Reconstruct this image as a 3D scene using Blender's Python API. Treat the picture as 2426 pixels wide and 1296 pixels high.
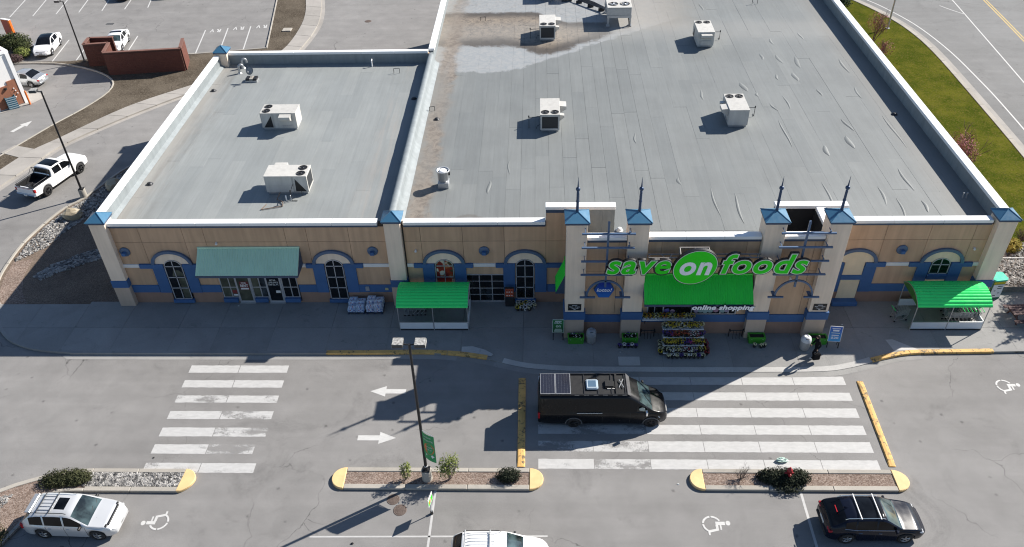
import bpy, bmesh, math, random
import numpy as np
from mathutils import Vector, Matrix
rad = math.radians
PI = math.pi
random.seed(7)
for _o in list(bpy.data.objects):
    bpy.data.objects.remove(_o)
SC = bpy.context.scene
COL = SC.collection

# ---------------------------------------------------------------- camera, sky, sun, exposure
FOCAL_PX = 1934.06            # focal length in photograph pixels (2426 wide)
PITCH, YAW, ROLL = rad(38.2347), rad(-2.3100), rad(-1.5615)
cam_d = bpy.data.cameras.new("camera")
cam_d.sensor_fit = 'HORIZONTAL'
cam_d.sensor_width = 36.0
cam_d.lens = 36.0 * FOCAL_PX / 2426.0
cam_d.clip_start = 0.5
cam_d.clip_end = 3000.0
cam = bpy.data.objects.new("camera", cam_d)
COL.objects.link(cam)
_cp, _sp, _cy, _sy = math.cos(PITCH), math.sin(PITCH), math.cos(YAW), math.sin(YAW)
_f = Vector((_sy * _cp, _cy * _cp, -_sp))
_r = Vector((_cy, -_sy, 0))
_u = _r.cross(_f)
_cr, _sr = math.cos(ROLL), math.sin(ROLL)
_r2 = _cr * _r + _sr * _u
_u2 = -_sr * _r + _cr * _u
cam.matrix_world = Matrix(((_r2.x, _u2.x, -_f.x, 0.0), (_r2.y, _u2.y, -_f.y, -41.4779), (_r2.z, _u2.z, -_f.z, 35.2490), (0, 0, 0, 1)))
SC.camera = cam

SUN_DIR = Vector((1.226, 0.745, 1.0)).normalized()      # towards the sun
SUN_EL = math.asin(SUN_DIR.z)
SUN_AZ = math.atan2(SUN_DIR.x, SUN_DIR.y)
world = bpy.data.worlds.new("World")
SC.world = world
world.use_nodes = True
_nt = world.node_tree
_bg = _nt.nodes["Background"]
_sky = _nt.nodes.new("ShaderNodeTexSky")
_sky.sky_type = 'NISHITA'
_sky.sun_disc = False
_sky.sun_elevation = SUN_EL
_sky.sun_rotation = SUN_AZ
_sky.altitude = 400
_sky.air_density = 1.0
_sky.dust_density = 0.5
_sky.ozone_density = 2.5
_nt.links.new(_sky.outputs[0], _bg.inputs[0])
_bg.inputs[1].default_value = 0.062
sun_d = bpy.data.lights.new("sun", 'SUN')
sun_d.energy = 4.6
sun_d.angle = rad(0.5)
sun_d.color = (1.0, 0.945, 0.865)
sun = bpy.data.objects.new("sun", sun_d)
COL.objects.link(sun)
sun.location = SUN_DIR * 150
sun.rotation_euler = (-SUN_DIR).to_track_quat('-Z', 'Y').to_euler()
SC.view_settings.view_transform = 'Standard'
SC.view_settings.look = 'None'
SC.view_settings.gamma = 1.0
SC.view_settings.use_curve_mapping = False
SC.view_settings.exposure = 0.96
SC.render.engine = 'CYCLES'
SC.cycles.filter_width = 1.15
SC.cycles.max_bounces = 8
SC.cycles.transparent_max_bounces = 8

# ---------------------------------------------------------------- node helpers and materials
class NT:
    def __init__(s, name):
        s.m = bpy.data.materials.new(name)
        s.m.use_nodes = True
        s.t = s.m.node_tree
        s.p = s.t.nodes["Principled BSDF"]
        s.out = s.t.nodes["Material Output"]
    def n(s, typ, **kw):
        nd = s.t.nodes.new(typ)
        for k, v in kw.items():
            setattr(nd, k, v)
        return nd
    def set(s, inp, v):
        if isinstance(v, bpy.types.NodeSocket):
            s.t.links.new(v, inp)
        elif v is not None:
            if hasattr(inp, "default_value") and isinstance(v, tuple) and len(v) == 3 and inp.type == 'RGBA':
                v = (*v, 1)
            inp.default_value = v
    def math(s, op, a, b=None, c=None, clamp=False):
        nd = s.n("ShaderNodeMath", operation=op, use_clamp=clamp)
        s.set(nd.inputs[0], a)
        if b is not None: s.set(nd.inputs[1], b)
        if c is not None: s.set(nd.inputs[2], c)
        return nd.outputs[0]
    def pos(s):
        return s.n("ShaderNodeNewGeometry").outputs["Position"]
    def obj(s):
        return s.n("ShaderNodeTexCoord").outputs["Object"]
    def sep(s, v):
        nd = s.n("ShaderNodeSeparateXYZ"); s.set(nd.inputs[0], v)
        return nd.outputs
    def comb(s, x, y, z=0.0):
        nd = s.n("ShaderNodeCombineXYZ")
        for i, v in enumerate((x, y, z)): s.set(nd.inputs[i], v)
        return nd.outputs[0]
    def noise(s, vec, scale, detail=3.0, rough=0.55, dist=0.0):
        nd = s.n("ShaderNodeTexNoise")
        s.set(nd.inputs["Vector"], vec)
        nd.inputs["Scale"].default_value = scale
        nd.inputs["Detail"].default_value = detail
        nd.inputs["Roughness"].default_value = rough
        nd.inputs["Distortion"].default_value = dist
        return nd.outputs["Fac"]
    def vmul(s, vec, k):
        nd = s.n("ShaderNodeVectorMath", operation='MULTIPLY')
        s.set(nd.inputs[0], vec); nd.inputs[1].default_value = k
        return nd.outputs[0]
    def ramp(s, fac, lo, hi):
        nd = s.n("ShaderNodeMapRange", interpolation_type='SMOOTHSTEP')
        s.set(nd.inputs[0], fac)
        nd.inputs[1].default_value = lo; nd.inputs[2].default_value = hi
        return nd.outputs[0]
    def lin(s, fac, lo, hi, a, b):
        nd = s.n("ShaderNodeMapRange")
        s.set(nd.inputs[0], fac)
        nd.inputs[1].default_value = lo; nd.inputs[2].default_value = hi
        nd.inputs[3].default_value = a; nd.inputs[4].default_value = b
        return nd.outputs[0]
    def mix(s, fac, a, b, typ='MIX'):
        nd = s.n("ShaderNodeMix", data_type='RGBA', blend_type=typ)
        s.set(nd.inputs[0], fac); s.set(nd.inputs[6], a); s.set(nd.inputs[7], b)
        return nd.outputs[2]
    def scale(s, col, k):
        nd = s.n("ShaderNodeVectorMath", operation='SCALE')
        s.set(nd.inputs[0], col); s.set(nd.inputs["Scale"], k)
        return nd.outputs[0]
    def rgb(s, c):
        nd = s.n("ShaderNodeRGB"); nd.outputs[0].default_value = (*c, 1)
        return nd.outputs[0]
    def rnd(s):
        return s.n("ShaderNodeObjectInfo").outputs["Random"]
    def bump(s, h, strength=0.3, dist=0.02):
        nd = s.n("ShaderNodeBump")
        s.set(nd.inputs["Height"], h)
        nd.inputs["Strength"].default_value = strength; nd.inputs["Distance"].default_value = dist
        s.t.links.new(nd.outputs[0], s.p.inputs["Normal"])
    def base(s, col): s.set(s.p.inputs["Base Color"], col)
    def rough(s, v): s.set(s.p.inputs["Roughness"], v)

MATS = {}
def M(name, col, rough=0.7, var=0.10, scale=3.0, bump=0.0, bscale=60.0, metal=0.0, rnd=0.0, coat=0.0, spec=0.5, world=False, streak=0.0):
    """Plain painted / cast / woven surface: colour with soft mottling, optional fine relief and per-object tint."""
    if name in MATS: return MATS[name]
    k = NT(name)
    v = k.pos() if world else k.obj()
    f = k.lin(k.noise(v, scale, 5.0, 0.6), 0.25, 0.75, 1 - var, 1 + var)
    if streak:
        st = k.noise(k.vmul(v, (1.0, 1.0, 0.08)), scale * 3, 3.0)
        f = k.math('MULTIPLY', f, k.lin(st, 0.35, 0.75, 1.0, 1 - streak))
    if rnd:
        f = k.math('MULTIPLY', f, k.lin(k.rnd(), 0, 1, 1 - rnd, 1 + rnd))
    k.base(k.scale(k.rgb(col), f))
    k.rough(k.lin(k.noise(v, scale * 2.3, 3), 0.3, 0.7, max(0.02, rough - 0.06), min(1, rough + 0.06)))
    k.p.inputs["Metallic"].default_value = metal
    k.p.inputs["Specular IOR Level"].default_value = spec
    if coat:
        k.p.inputs["Coat Weight"].default_value = coat
        k.p.inputs["Coat Roughness"].default_value = 0.04
    if bump:
        k.bump(k.noise(v, bscale, 3.0), bump, 0.01)
    MATS[name] = k.m
    return k.m

# ---------------------------------------------------------------- mesh helpers
class MB:
    """Collects shapes; build() links them as one mesh object."""
    def __init__(s):
        s.v = []; s.f = []; s.mi = []; s.cur = 0; s.sm = []
        s.smooth = False; s.T = None
    def add(s, verts, faces):
        b = len(s.v)
        if s.T is not None:
            verts = [tuple(s.T @ Vector(p)) for p in verts]
        s.v += [tuple(p) for p in verts]
        for f in faces:
            s.f.append([i + b for i in f]); s.mi.append(s.cur); s.sm.append(s.smooth)
        return s
    def box(s, x0, y0, z0, x1, y1, z1):
        if x0 > x1: x0, x1 = x1, x0
        if y0 > y1: y0, y1 = y1, y0
        if z0 > z1: z0, z1 = z1, z0
        v = [(x0, y0, z0), (x1, y0, z0), (x1, y1, z0), (x0, y1, z0), (x0, y0, z1), (x1, y0, z1), (x1, y1, z1), (x0, y1, z1)]
        return s.add(v, [(0, 3, 2, 1), (4, 5, 6, 7), (0, 1, 5, 4), (1, 2, 6, 5), (2, 3, 7, 6), (3, 0, 4, 7)])
    def cbox(s, c, d):
        return s.box(c[0] - d[0] / 2, c[1] - d[1] / 2, c[2] - d[2] / 2, c[0] + d[0] / 2, c[1] + d[1] / 2, c[2] + d[2] / 2)
    def prism(s, poly, z0, z1):
        n = len(poly)
        z0s = z0 if isinstance(z0, (list, tuple)) else [z0] * n
        z1s = z1 if isinstance(z1, (list, tuple)) else [z1] * n
        a = sum(poly[i][0] * poly[(i + 1) % n][1] - poly[(i + 1) % n][0] * poly[i][1] for i in range(n))
        idx = list(range(n)) if a > 0 else list(range(n))[::-1]
        v = [(poly[i][0], poly[i][1], z0s[i]) for i in idx] + [(poly[i][0], poly[i][1], z1s[i]) for i in idx]
        fs = [tuple(range(n))[::-1], tuple(range(n, 2 * n))]
        fs += [(i, (i + 1) % n, n + (i + 1) % n, n + i) for i in range(n)]
        return s.add(v, fs)
    def wallprism(s, poly, y0, y1):
        """poly in (x, z); extruded along y."""
        n = len(poly)
        a = sum(poly[i][0] * poly[(i + 1) % n][1] - poly[(i + 1) % n][0] * poly[i][1] for i in range(n))
        p = poly if a > 0 else poly[::-1]
        if y0 > y1: y0, y1 = y1, y0
        v = [(x, y0, z) for x, z in p] + [(x, y1, z) for x, z in p]
        fs = [tuple(range(n)), tuple(range(n, 2 * n))[::-1]]
        fs += [((i + 1) % n, i, n + i, n + (i + 1) % n) for i in range(n)]
        return s.add(v, fs)
    def cyl(s, p0, p1, r0, r1=None, n=12, caps=True):
        r1 = r0 if r1 is None else r1
        p0 = Vector(p0); p1 = Vector(p1)
        d = (p1 - p0).normalized()
        a = Vector((0, 0, 1)) if abs(d.z) < 0.9 else Vector((1, 0, 0))
        u = d.cross(a).normalized(); w = d.cross(u)
        v = []
        for p, r in ((p0, r0), (p1, r1)):
            for i in range(n):
                t = 2 * PI * i / n
                v.append(p + u * math.cos(t) * r + w * math.sin(t) * r)
        sm = s.smooth; s.smooth = n >= 8
        fs = [(i, i + n, (i + 1) % n + n, (i + 1) % n) for i in range(n)]
        s.add(v, fs); s.smooth = False
        if caps:
            s.add(v[:n], [tuple(range(n))]); s.add(v[n:], [tuple(range(n))[::-1]])
        s.smooth = sm
        return s
    def tube(s, path, r, n=6):
        for a, b in zip(path[:-1], path[1:]):
            s.cyl(a, b, r, r, n)
        return s
    def lathe(s, prof, c=(0, 0, 0), n=16, axis='z', smooth=True):
        """prof: (radius, height) list."""
        v = []
        for r, h in prof:
            for i in range(n):
                t = 2 * PI * i / n
                a, b = r * math.cos(t), r * math.sin(t)
                p = (a, b, h) if axis == 'z' else ((a, h, -b) if axis == 'y' else (h, a, b))
                v.append((p[0] + c[0], p[1] + c[1], p[2] + c[2]))
        fs = []
        for k in range(len(prof) - 1):
            for i in range(n):
                fs.append((k * n + i, k * n + (i + 1) % n, (k + 1) * n + (i + 1) % n, (k + 1) * n + i))
        sm = s.smooth; s.smooth = smooth
        s.add(v, fs); s.smooth = sm
        return s
    def ico(s, c, r, sq=(1, 1, 1), sub=1, jit=0.0, rng=random):
        V, F = ICO[sub]
        v = []
        for p in V:
            k = 1 + (rng.uniform(-jit, jit) if jit else 0)
            v.append((c[0] + p[0] * r * sq[0] * k, c[1] + p[1] * r * sq[1] * k, c[2] + p[2] * r * sq[2] * k))
        return s.add(v, F)
    def mesh(s, name):
        me = bpy.data.meshes.new(name)
        me.from_pydata(s.v, [], s.f)
        if any(s.mi): me.polygons.foreach_set("material_index", s.mi)
        if any(s.sm): me.polygons.foreach_set("use_smooth", s.sm)
        me.update()
        return me
    def build(s, name, mats, parent=None, bevel=0.0, local=False, smooth=None, seg=1):
        if parent is not None and not local:
            o = wloc(parent)
            s.v = [(p[0] - o[0], p[1] - o[1], p[2] - o[2]) for p in s.v]
        me = s.mesh(name)
        if bevel:
            bm = bmesh.new(); bm.from_mesh(me)
            bmesh.ops.remove_doubles(bm, verts=bm.verts, dist=1e-5)
            bmesh.ops.recalc_face_normals(bm, faces=bm.faces)
            es = [e for e in bm.edges if len(e.link_faces) == 2 and e.calc_face_angle(0) > 0.5]
            bmesh.ops.bevel(bm, geom=es, offset=bevel, segments=seg, affect='EDGES', clamp_overlap=True)
            bm.to_mesh(me); bm.free()
        if smooth:
            me.polygons.foreach_set("use_smooth", [True] * len(me.polygons))
        for m in (mats if isinstance(mats, (list, tuple)) else [mats]):
            me.materials.append(m)
        return link(name, me, parent)

def _ico(sub):
    bm = bmesh.new(); bmesh.ops.create_icosphere(bm, subdivisions=sub, radius=1.0)
    bm.verts.ensure_lookup_table()
    r = ([tuple(v.co) for v in bm.verts], [tuple(v.index for v in f.verts) for f in bm.faces])
    bm.free(); return r
ICO = {1: _ico(1), 2: _ico(2), 3: _ico(3)}

def wloc(o):
    p = Vector((0, 0, 0))
    while o is not None:
        p = p + o.location; o = o.parent
    return p
def link(name, data, parent=None):
    o = bpy.data.objects.new(name, data)
    COL.objects.link(o)
    if parent is not None: o.parent = parent
    return o
def tag(o, label, cat=None, group=None, kind=None):
    if label: o["label"] = label
    if cat: o["category"] = cat
    if group: o["group"] = group
    if kind: o["kind"] = kind
    return o
def thing(name, label, cat, loc=(0, 0, 0), rz=0.0, group=None, kind=None):
    o = link(name, None)
    o.location = loc; o.rotation_euler = (0, 0, rz)
    return tag(o, label, cat, group, kind)
def kids(o):
    return [c for c in ALLKIDS.get(o.name, [])]
ALLKIDS = {}
def index_kids():
    ALLKIDS.clear()
    for o in COL.objects:
        if o.parent is not None: ALLKIDS.setdefault(o.parent.name, []).append(o)
def dup(root, loc, rz=None, label=None, group=None, _ix=True):
    """A copy of a thing with copies of its parts and sub-parts."""
    if _ix: index_kids()
    r = root.copy(); COL.objects.link(r)
    r.location = loc
    if rz is not None: r.rotation_euler = (0, 0, rz)
    if label: r["label"] = label
    if group: r["group"] = group
    for ch in kids(root):
        c = ch.copy(); COL.objects.link(c); c.parent = r
        for g in kids(ch):
            d = g.copy(); COL.objects.link(d); d.parent = c
    return r

def text_obj(name, s, mat, parent, w=None, h=None, x0=0, z0=0, y=0, extrude=0.01, offset=0.0, shear=0.0, center=False, flat=False, keep=None):
    """Lettering as mesh, standing in the x-z plane facing -y (or lying flat when flat)."""
    c = bpy.data.curves.new(name, 'FONT')
    c.body = s; c.extrude = extrude; c.offset = offset; c.shear = shear; c.resolution_u = 4
    t = bpy.data.objects.new(name, c)
    me = bpy.data.meshes.new_from_object(t)
    bpy.data.objects.remove(t); bpy.data.curves.remove(c)
    co = np.zeros(len(me.vertices) * 3); me.vertices.foreach_get("co", co); co = co.reshape(-1, 3)
    mn, mx = (co.min(0), co.max(0)) if keep is None else keep
    sx = w / (mx[0] - mn[0]) if w else None
    sy = h / (mx[1] - mn[1]) if h else None
    sx = sx or sy; sy = sy or sx
    X = (co[:, 0] - mn[0]) * sx; Y = (co[:, 1] - mn[1]) * sy
    if center: X = X - (mx[0] - mn[0]) * sx / 2
    if flat:
        out = np.stack([X + x0, Y + z0, co[:, 2] + y], 1)
    else:
        out = np.stack([X + x0, y - co[:, 2], Y + z0], 1)
    if parent is not None and not flat and keep is None:
        o = wloc(parent); out = out - np.array(o)
    me.vertices.foreach_set("co", out.ravel())
    me.update()
    me.materials.clear(); me.materials.append(mat)
    return link(name, me, parent)

def sheet(name, poly, z, mat, parent=None, thick=0.0):
    """Flat ground polygon (its winding does not matter)."""
    b = MB()
    if thick:
        b.prism(poly, z - thick, z)
    else:
        a = sum(poly[i][0] * poly[(i + 1) % len(poly)][1] - poly[(i + 1) % len(poly)][0] * poly[i][1] for i in range(len(poly)))
        p = poly if a > 0 else poly[::-1]
        b.add([(x, y, z) for x, y in p], [tuple(range(len(p)))])
    return b.build(name, mat, parent)
def offset_line(pts, d):
    out = []
    for i, p in enumerate(pts):
        a = Vector(pts[max(0, i - 1)]); b = Vector(pts[min(len(pts) - 1, i + 1)])
        t = (b - a).normalized()
        out.append((p[0] - t.y * d, p[1] + t.x * d))
    return out
def smooth_line(pts, n=4):
    """Catmull-Rom through pts."""
    P = [np.array(p, float) for p in pts]
    P = [2 * P[0] - P[1]] + P + [2 * P[-1] - P[-2]]
    out = []
    for i in range(1, len(P) - 2):
        for k in range(n):
            t = k / n
            a, b, c, d = P[i - 1], P[i], P[i + 1], P[i + 2]
            q = 0.5 * ((2 * b) + (c - a) * t + (2 * a - 5 * b + 4 * c - d) * t * t + (3 * b - 3 * c + d - a) * t ** 3)
            out.append(tuple(q))
    out.append(tuple(P[-2]))
    return out
def kerb_run(name, pts, mat, parent, w=0.15, h=0.15, seg=3.0, d0=0.0):
    """A kerb along pts as separate stones with 1 cm joints; returns nothing."""
    L = [0.0]
    for a, b in zip(pts[:-1], pts[1:]): L.append(L[-1] + math.dist(a, b))
    def at(s):
        s = min(max(s, 0), L[-1])
        for i in range(len(L) - 1):
            if s <= L[i + 1] + 1e-9:
                t = (s - L[i]) / max(1e-9, L[i + 1] - L[i])
                return (pts[i][0] + (pts[i + 1][0] - pts[i][0]) * t, pts[i][1] + (pts[i + 1][1] - pts[i][1]) * t)
        return pts[-1]
    n = max(1, round(L[-1] / seg))
    for k in range(n):
        s0, s1 = L[-1] * k / n + 0.006, L[-1] * (k + 1) / n - 0.006
        ss = [s0] + [x for x in L if s0 + 0.05 < x < s1 - 0.05] + [s1]
        c = [at(s) for s in ss]
        a = offset_line(c, d0); b = offset_line(c, d0 + w)
        MB().prism(a + b[::-1], 0.0, h).build(name, mat, parent, bevel=0.02)
# ---------------------------------------------------------------- special materials
def mat_asphalt(name, base, tint=(1.0, 0.985, 0.965), cracks=1.0):
    k = NT(name); p = k.pos()
    big = k.noise(p, 0.07, 4, 0.6)
    mid = k.noise(p, 0.6, 5, 0.65, 0.4)
    fine = k.noise(p, 22.0, 3, 0.7)
    f = k.math('MULTIPLY', k.lin(big, 0.3, 0.7, 0.86, 1.14), k.lin(mid, 0.25, 0.75, 0.87, 1.12))
    f = k.math('MULTIPLY', f, k.lin(fine, 0.3, 0.7, 0.84, 1.16))
    # tyre-polished lanes: long soft streaks along x
    st = k.noise(k.vmul(p, (0.06, 0.9, 1.0)), 1.0, 4, 0.6)
    f = k.math('MULTIPLY', f, k.lin(st, 0.3, 0.7, 0.93, 1.06))
    # sparse oil spots
    vo = k.n("ShaderNodeTexVoronoi", feature='F1'); k.set(vo.inputs["Vector"], p); vo.inputs["Scale"].default_value = 1.1
    spot = k.ramp(k.math('ADD', vo.outputs["Distance"], k.math('MULTIPLY', k.noise(p, 9, 3), 0.16)), 0.24, 0.10)
    sel = k.ramp(k.sep(vo.outputs["Color"])[0], 0.62, 0.70)
    spot = k.math('MULTIPLY', spot, sel)
    f = k.math('MULTIPLY', f, k.math('SUBTRACT', 1.0, k.math('MULTIPLY', spot, 0.42)))
    dirty = k.math('MULTIPLY', k.ramp(k.noise(p, 0.22, 5, 0.7, 1.5), 0.56, 0.70), k.lin(k.noise(p, 6, 4, 0.8), 0.3, 0.7, 0.0, 1.0))
    f = k.math('MULTIPLY', f, k.math('SUBTRACT', 1.0, k.math('MULTIPLY', dirty, 0.24)))
    # cracks: warped cell borders, kept only where a slow noise allows them
    w = k.n("ShaderNodeTexNoise"); k.set(w.inputs["Vector"], p); w.inputs["Scale"].default_value = 0.8; w.inputs["Detail"].default_value = 5
    pv = k.n("ShaderNodeVectorMath", operation='MULTIPLY_ADD')
    k.set(pv.inputs[0], w.outputs["Color"]); pv.inputs[1].default_value = (1.6, 1.6, 0); k.set(pv.inputs[2], p)
    vc = k.n("ShaderNodeTexVoronoi", feature='DISTANCE_TO_EDGE'); k.set(vc.inputs["Vector"], pv.outputs[0]); vc.inputs["Scale"].default_value = 0.15
    cr = k.ramp(vc.outputs["Distance"], 0.0030, 0.0008)
    cr = k.math('MULTIPLY', cr, k.ramp(k.noise(p, 0.10, 2), 0.475, 0.575))
    f = k.math('MULTIPLY', f, k.math('SUBTRACT', 1.0, k.math('MULTIPLY', cr, 0.50 * cracks)))
    k.base(k.scale(k.rgb(tuple(base * t for t in tint)), f))
    k.rough(k.lin(mid, 0.3, 0.7, 0.82, 0.95))
    k.p.inputs["Specular IOR Level"].default_value = 0.25
    k.bump(fine, 0.25, 0.006)
    return k.m
M_ASPH = mat_asphalt("asphalt", 0.216, (1.015, 0.985, 0.955))
M_ROAD = mat_asphalt("road_asphalt", 0.192, (1.0, 1.0, 0.985), 0.6)
M_LANE = mat_asphalt("drive_lane_asphalt", 0.215, (1.0, 0.985, 0.97), 0.8)

def mat_concrete(name, col, slab=0.07):
    k = NT(name); p = k.pos()
    f = k.math('MULTIPLY', k.lin(k.noise(p, 0.5, 5, 0.65, 0.5), 0.25, 0.75, 0.85, 1.12), k.lin(k.noise(p, 14, 4, 0.7), 0.3, 0.7, 0.92, 1.08))
    f = k.math('MULTIPLY', f, k.lin(k.rnd(), 0, 1, 1 - slab, 1 + slab))
    st = k.ramp(k.noise(p, 1.4, 4, 0.7, 1.2), 0.60, 0.72)
    f = k.math('MULTIPLY', f, k.math('SUBTRACT', 1.0, k.math('MULTIPLY', st, 0.2)))
    k.base(k.scale(k.rgb(col), f)); k.rough(0.88)
    k.p.inputs["Specular IOR Level"].default_value = 0.3
    k.bump(k.noise(p, 30, 4), 0.2, 0.005)
    return k.m
M_CONC = mat_concrete("concrete_walk", (0.33, 0.31, 0.285))
M_CONC2 = mat_concrete("sidewalk_concrete", (0.27, 0.265, 0.255))
M_KERB = mat_concrete("kerb_concrete", (0.36, 0.335, 0.295))
M_PATCH = mat_concrete("new_concrete", (0.46, 0.45, 0.43))

def mat_worn_paint(name, col, wear=0.5, edge=0.05):
    """Road paint, chipped through to whatever lies below (object random varies the wear)."""
    k = NT(name); p = k.pos()
    n1 = k.noise(k.vmul(p, (0.45, 1.0, 1.0)), 30, 5, 0.8)
    n2 = k.noise(k.vmul(p, (0.5, 1.0, 1.0)), 1.1, 4, 0.65)
    h = k.math('ADD', k.math('MULTIPLY', k.math('SUBTRACT', n1, 0.5), 1.0), k.math('MULTIPLY', k.math('SUBTRACT', n2, 0.5), 1.5))
    oc = k.n("ShaderNodeObjectInfo").outputs["Color"]          # red channel: how worn this piece of paint is
    thr = k.lin(k.sep(oc)[0], 0, 1, 0.60, 0.02)
    keep = k.math('SUBTRACT', 1.0, k.ramp(k.math('SUBTRACT', h, thr), -0.10, 0.14))
    keep = k.math('MAXIMUM', k.math('MULTIPLY', keep, 0.97), k.lin(n1, 0.4, 0.6, 0.16, 0.02))
    k.base(k.scale(k.rgb(col), k.lin(k.noise(k.vmul(p, (0.4, 1, 1)), 5, 5, 0.75), 0.3, 0.7, 0.84, 1.08)))
    k.rough(0.7)
    tr = k.n("ShaderNodeBsdfTransparent"); mx = k.n("ShaderNodeMixShader")
    k.t.links.new(keep, mx.inputs[0]); k.t.links.new(tr.outputs[0], mx.inputs[1]); k.t.links.new(k.p.outputs[0], mx.inputs[2])
    k.t.links.new(mx.outputs[0], k.out.inputs[0])
    return k.m
M_WPAINT = mat_worn_paint("white_road_paint", (0.475, 0.47, 0.46), 0.75)
M_WFRESH = mat_worn_paint("fresh_white_road_paint", (0.54, 0.535, 0.52), 0.30)
M_YROAD = mat_worn_paint("yellow_road_paint", (0.62, 0.42, 0.12), 0.4)

def mat_yellow_kerb():
    k = NT("yellow_kerb_paint"); p = k.pos()
    w = k.ramp(k.math('ADD', k.noise(p, 5, 5, 0.75), k.math('MULTIPLY', k.noise(p, 0.9, 2), 0.35)), 0.70, 0.80)
    c = k.mix(w, k.scale(k.rgb((0.66, 0.40, 0.13)), k.lin(k.noise(p, 2, 4), 0.3, 0.7, 0.85, 1.1)), k.rgb((0.13, 0.10, 0.06)))
    k.base(c); k.rough(0.75)
    return k.m
M_YKERB = mat_yellow_kerb()
def mat_yellow_fresh():
    k = NT("yellow_island_paint"); p = k.pos()
    w = k.ramp(k.noise(p, 7, 5, 0.75), 0.63, 0.76)
    c = k.mix(w, k.scale(k.rgb((0.72, 0.50, 0.24)), k.lin(k.noise(p, 2, 4), 0.3, 0.7, 0.9, 1.08)), k.rgb((0.34, 0.22, 0.10)))
    k.base(c); k.rough(0.7)
    return k.m
M_YISL = mat_yellow_fresh()

def mat_gravel(name, cols, scale=22, big=0.4):
    k = NT(name); p = k.pos()
    vo = k.n("ShaderNodeTexVoronoi", feature='F1'); k.set(vo.inputs["Vector"], p); vo.inputs["Scale"].default_value = scale
    cr = k.n("ShaderNodeValToRGB"); k.set(cr.inputs[0], k.sep(vo.outputs["Color"])[0])
    el = cr.color_ramp.elements
    while len(el) < len(cols): el.new(0.5)
    for i, c in enumerate(cols):
        el[i].position = i / (len(cols) - 1); el[i].color = (*c, 1)
    f = k.lin(k.noise(p, big, 4, 0.65), 0.25, 0.75, 0.75, 1.2)
    k.base(k.scale(cr.outputs[0], f)); k.rough(0.9)
    k.p.inputs["Specular IOR Level"].default_value = 0.2
    k.bump(k.math('SUBTRACT', 1.0, vo.outputs["Distance"]), 0.6, 0.03)
    return k.m
M_GRAV_BROWN = mat_gravel("brown_gravel", [(0.10, 0.076, 0.060), (0.17, 0.13, 0.10), (0.24, 0.185, 0.145)], 26)
M_GRAV_TAN = mat_gravel("tan_gravel", [(0.13, 0.09, 0.07), (0.22, 0.165, 0.135), (0.33, 0.265, 0.225)], 20, 0.9)
M_GRAV_GREY = mat_gravel("grey_dirt", [(0.06, 0.055, 0.047), (0.11, 0.098, 0.082), (0.16, 0.14, 0.115)], 30, 0.5)

def mat_dry_grass(name, a, b, c):
    k = NT(name); p = k.pos()
    f1 = k.noise(p, 0.35, 5, 0.65); f2 = k.noise(p, 7.0, 4, 0.7)
    col = k.mix(k.ramp(f1, 0.35, 0.68), k.rgb(a), k.rgb(b))
    col = k.mix(k.ramp(f2, 0.45, 0.75), col, k.rgb(c))
    k.base(col); k.rough(0.95); k.p.inputs["Specular IOR Level"].default_value = 0.0
    k.bump(f2, 0.6, 0.04)
    return k.m
M_GRASS = mat_dry_grass("lawn_turf", (0.044, 0.062, 0.007), (0.098, 0.102, 0.014), (0.135, 0.112, 0.030))
M_BROWNGRASS = mat_dry_grass("dormant_turf", (0.075, 0.062, 0.048), (0.125, 0.105, 0.082), (0.17, 0.145, 0.115))

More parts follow.
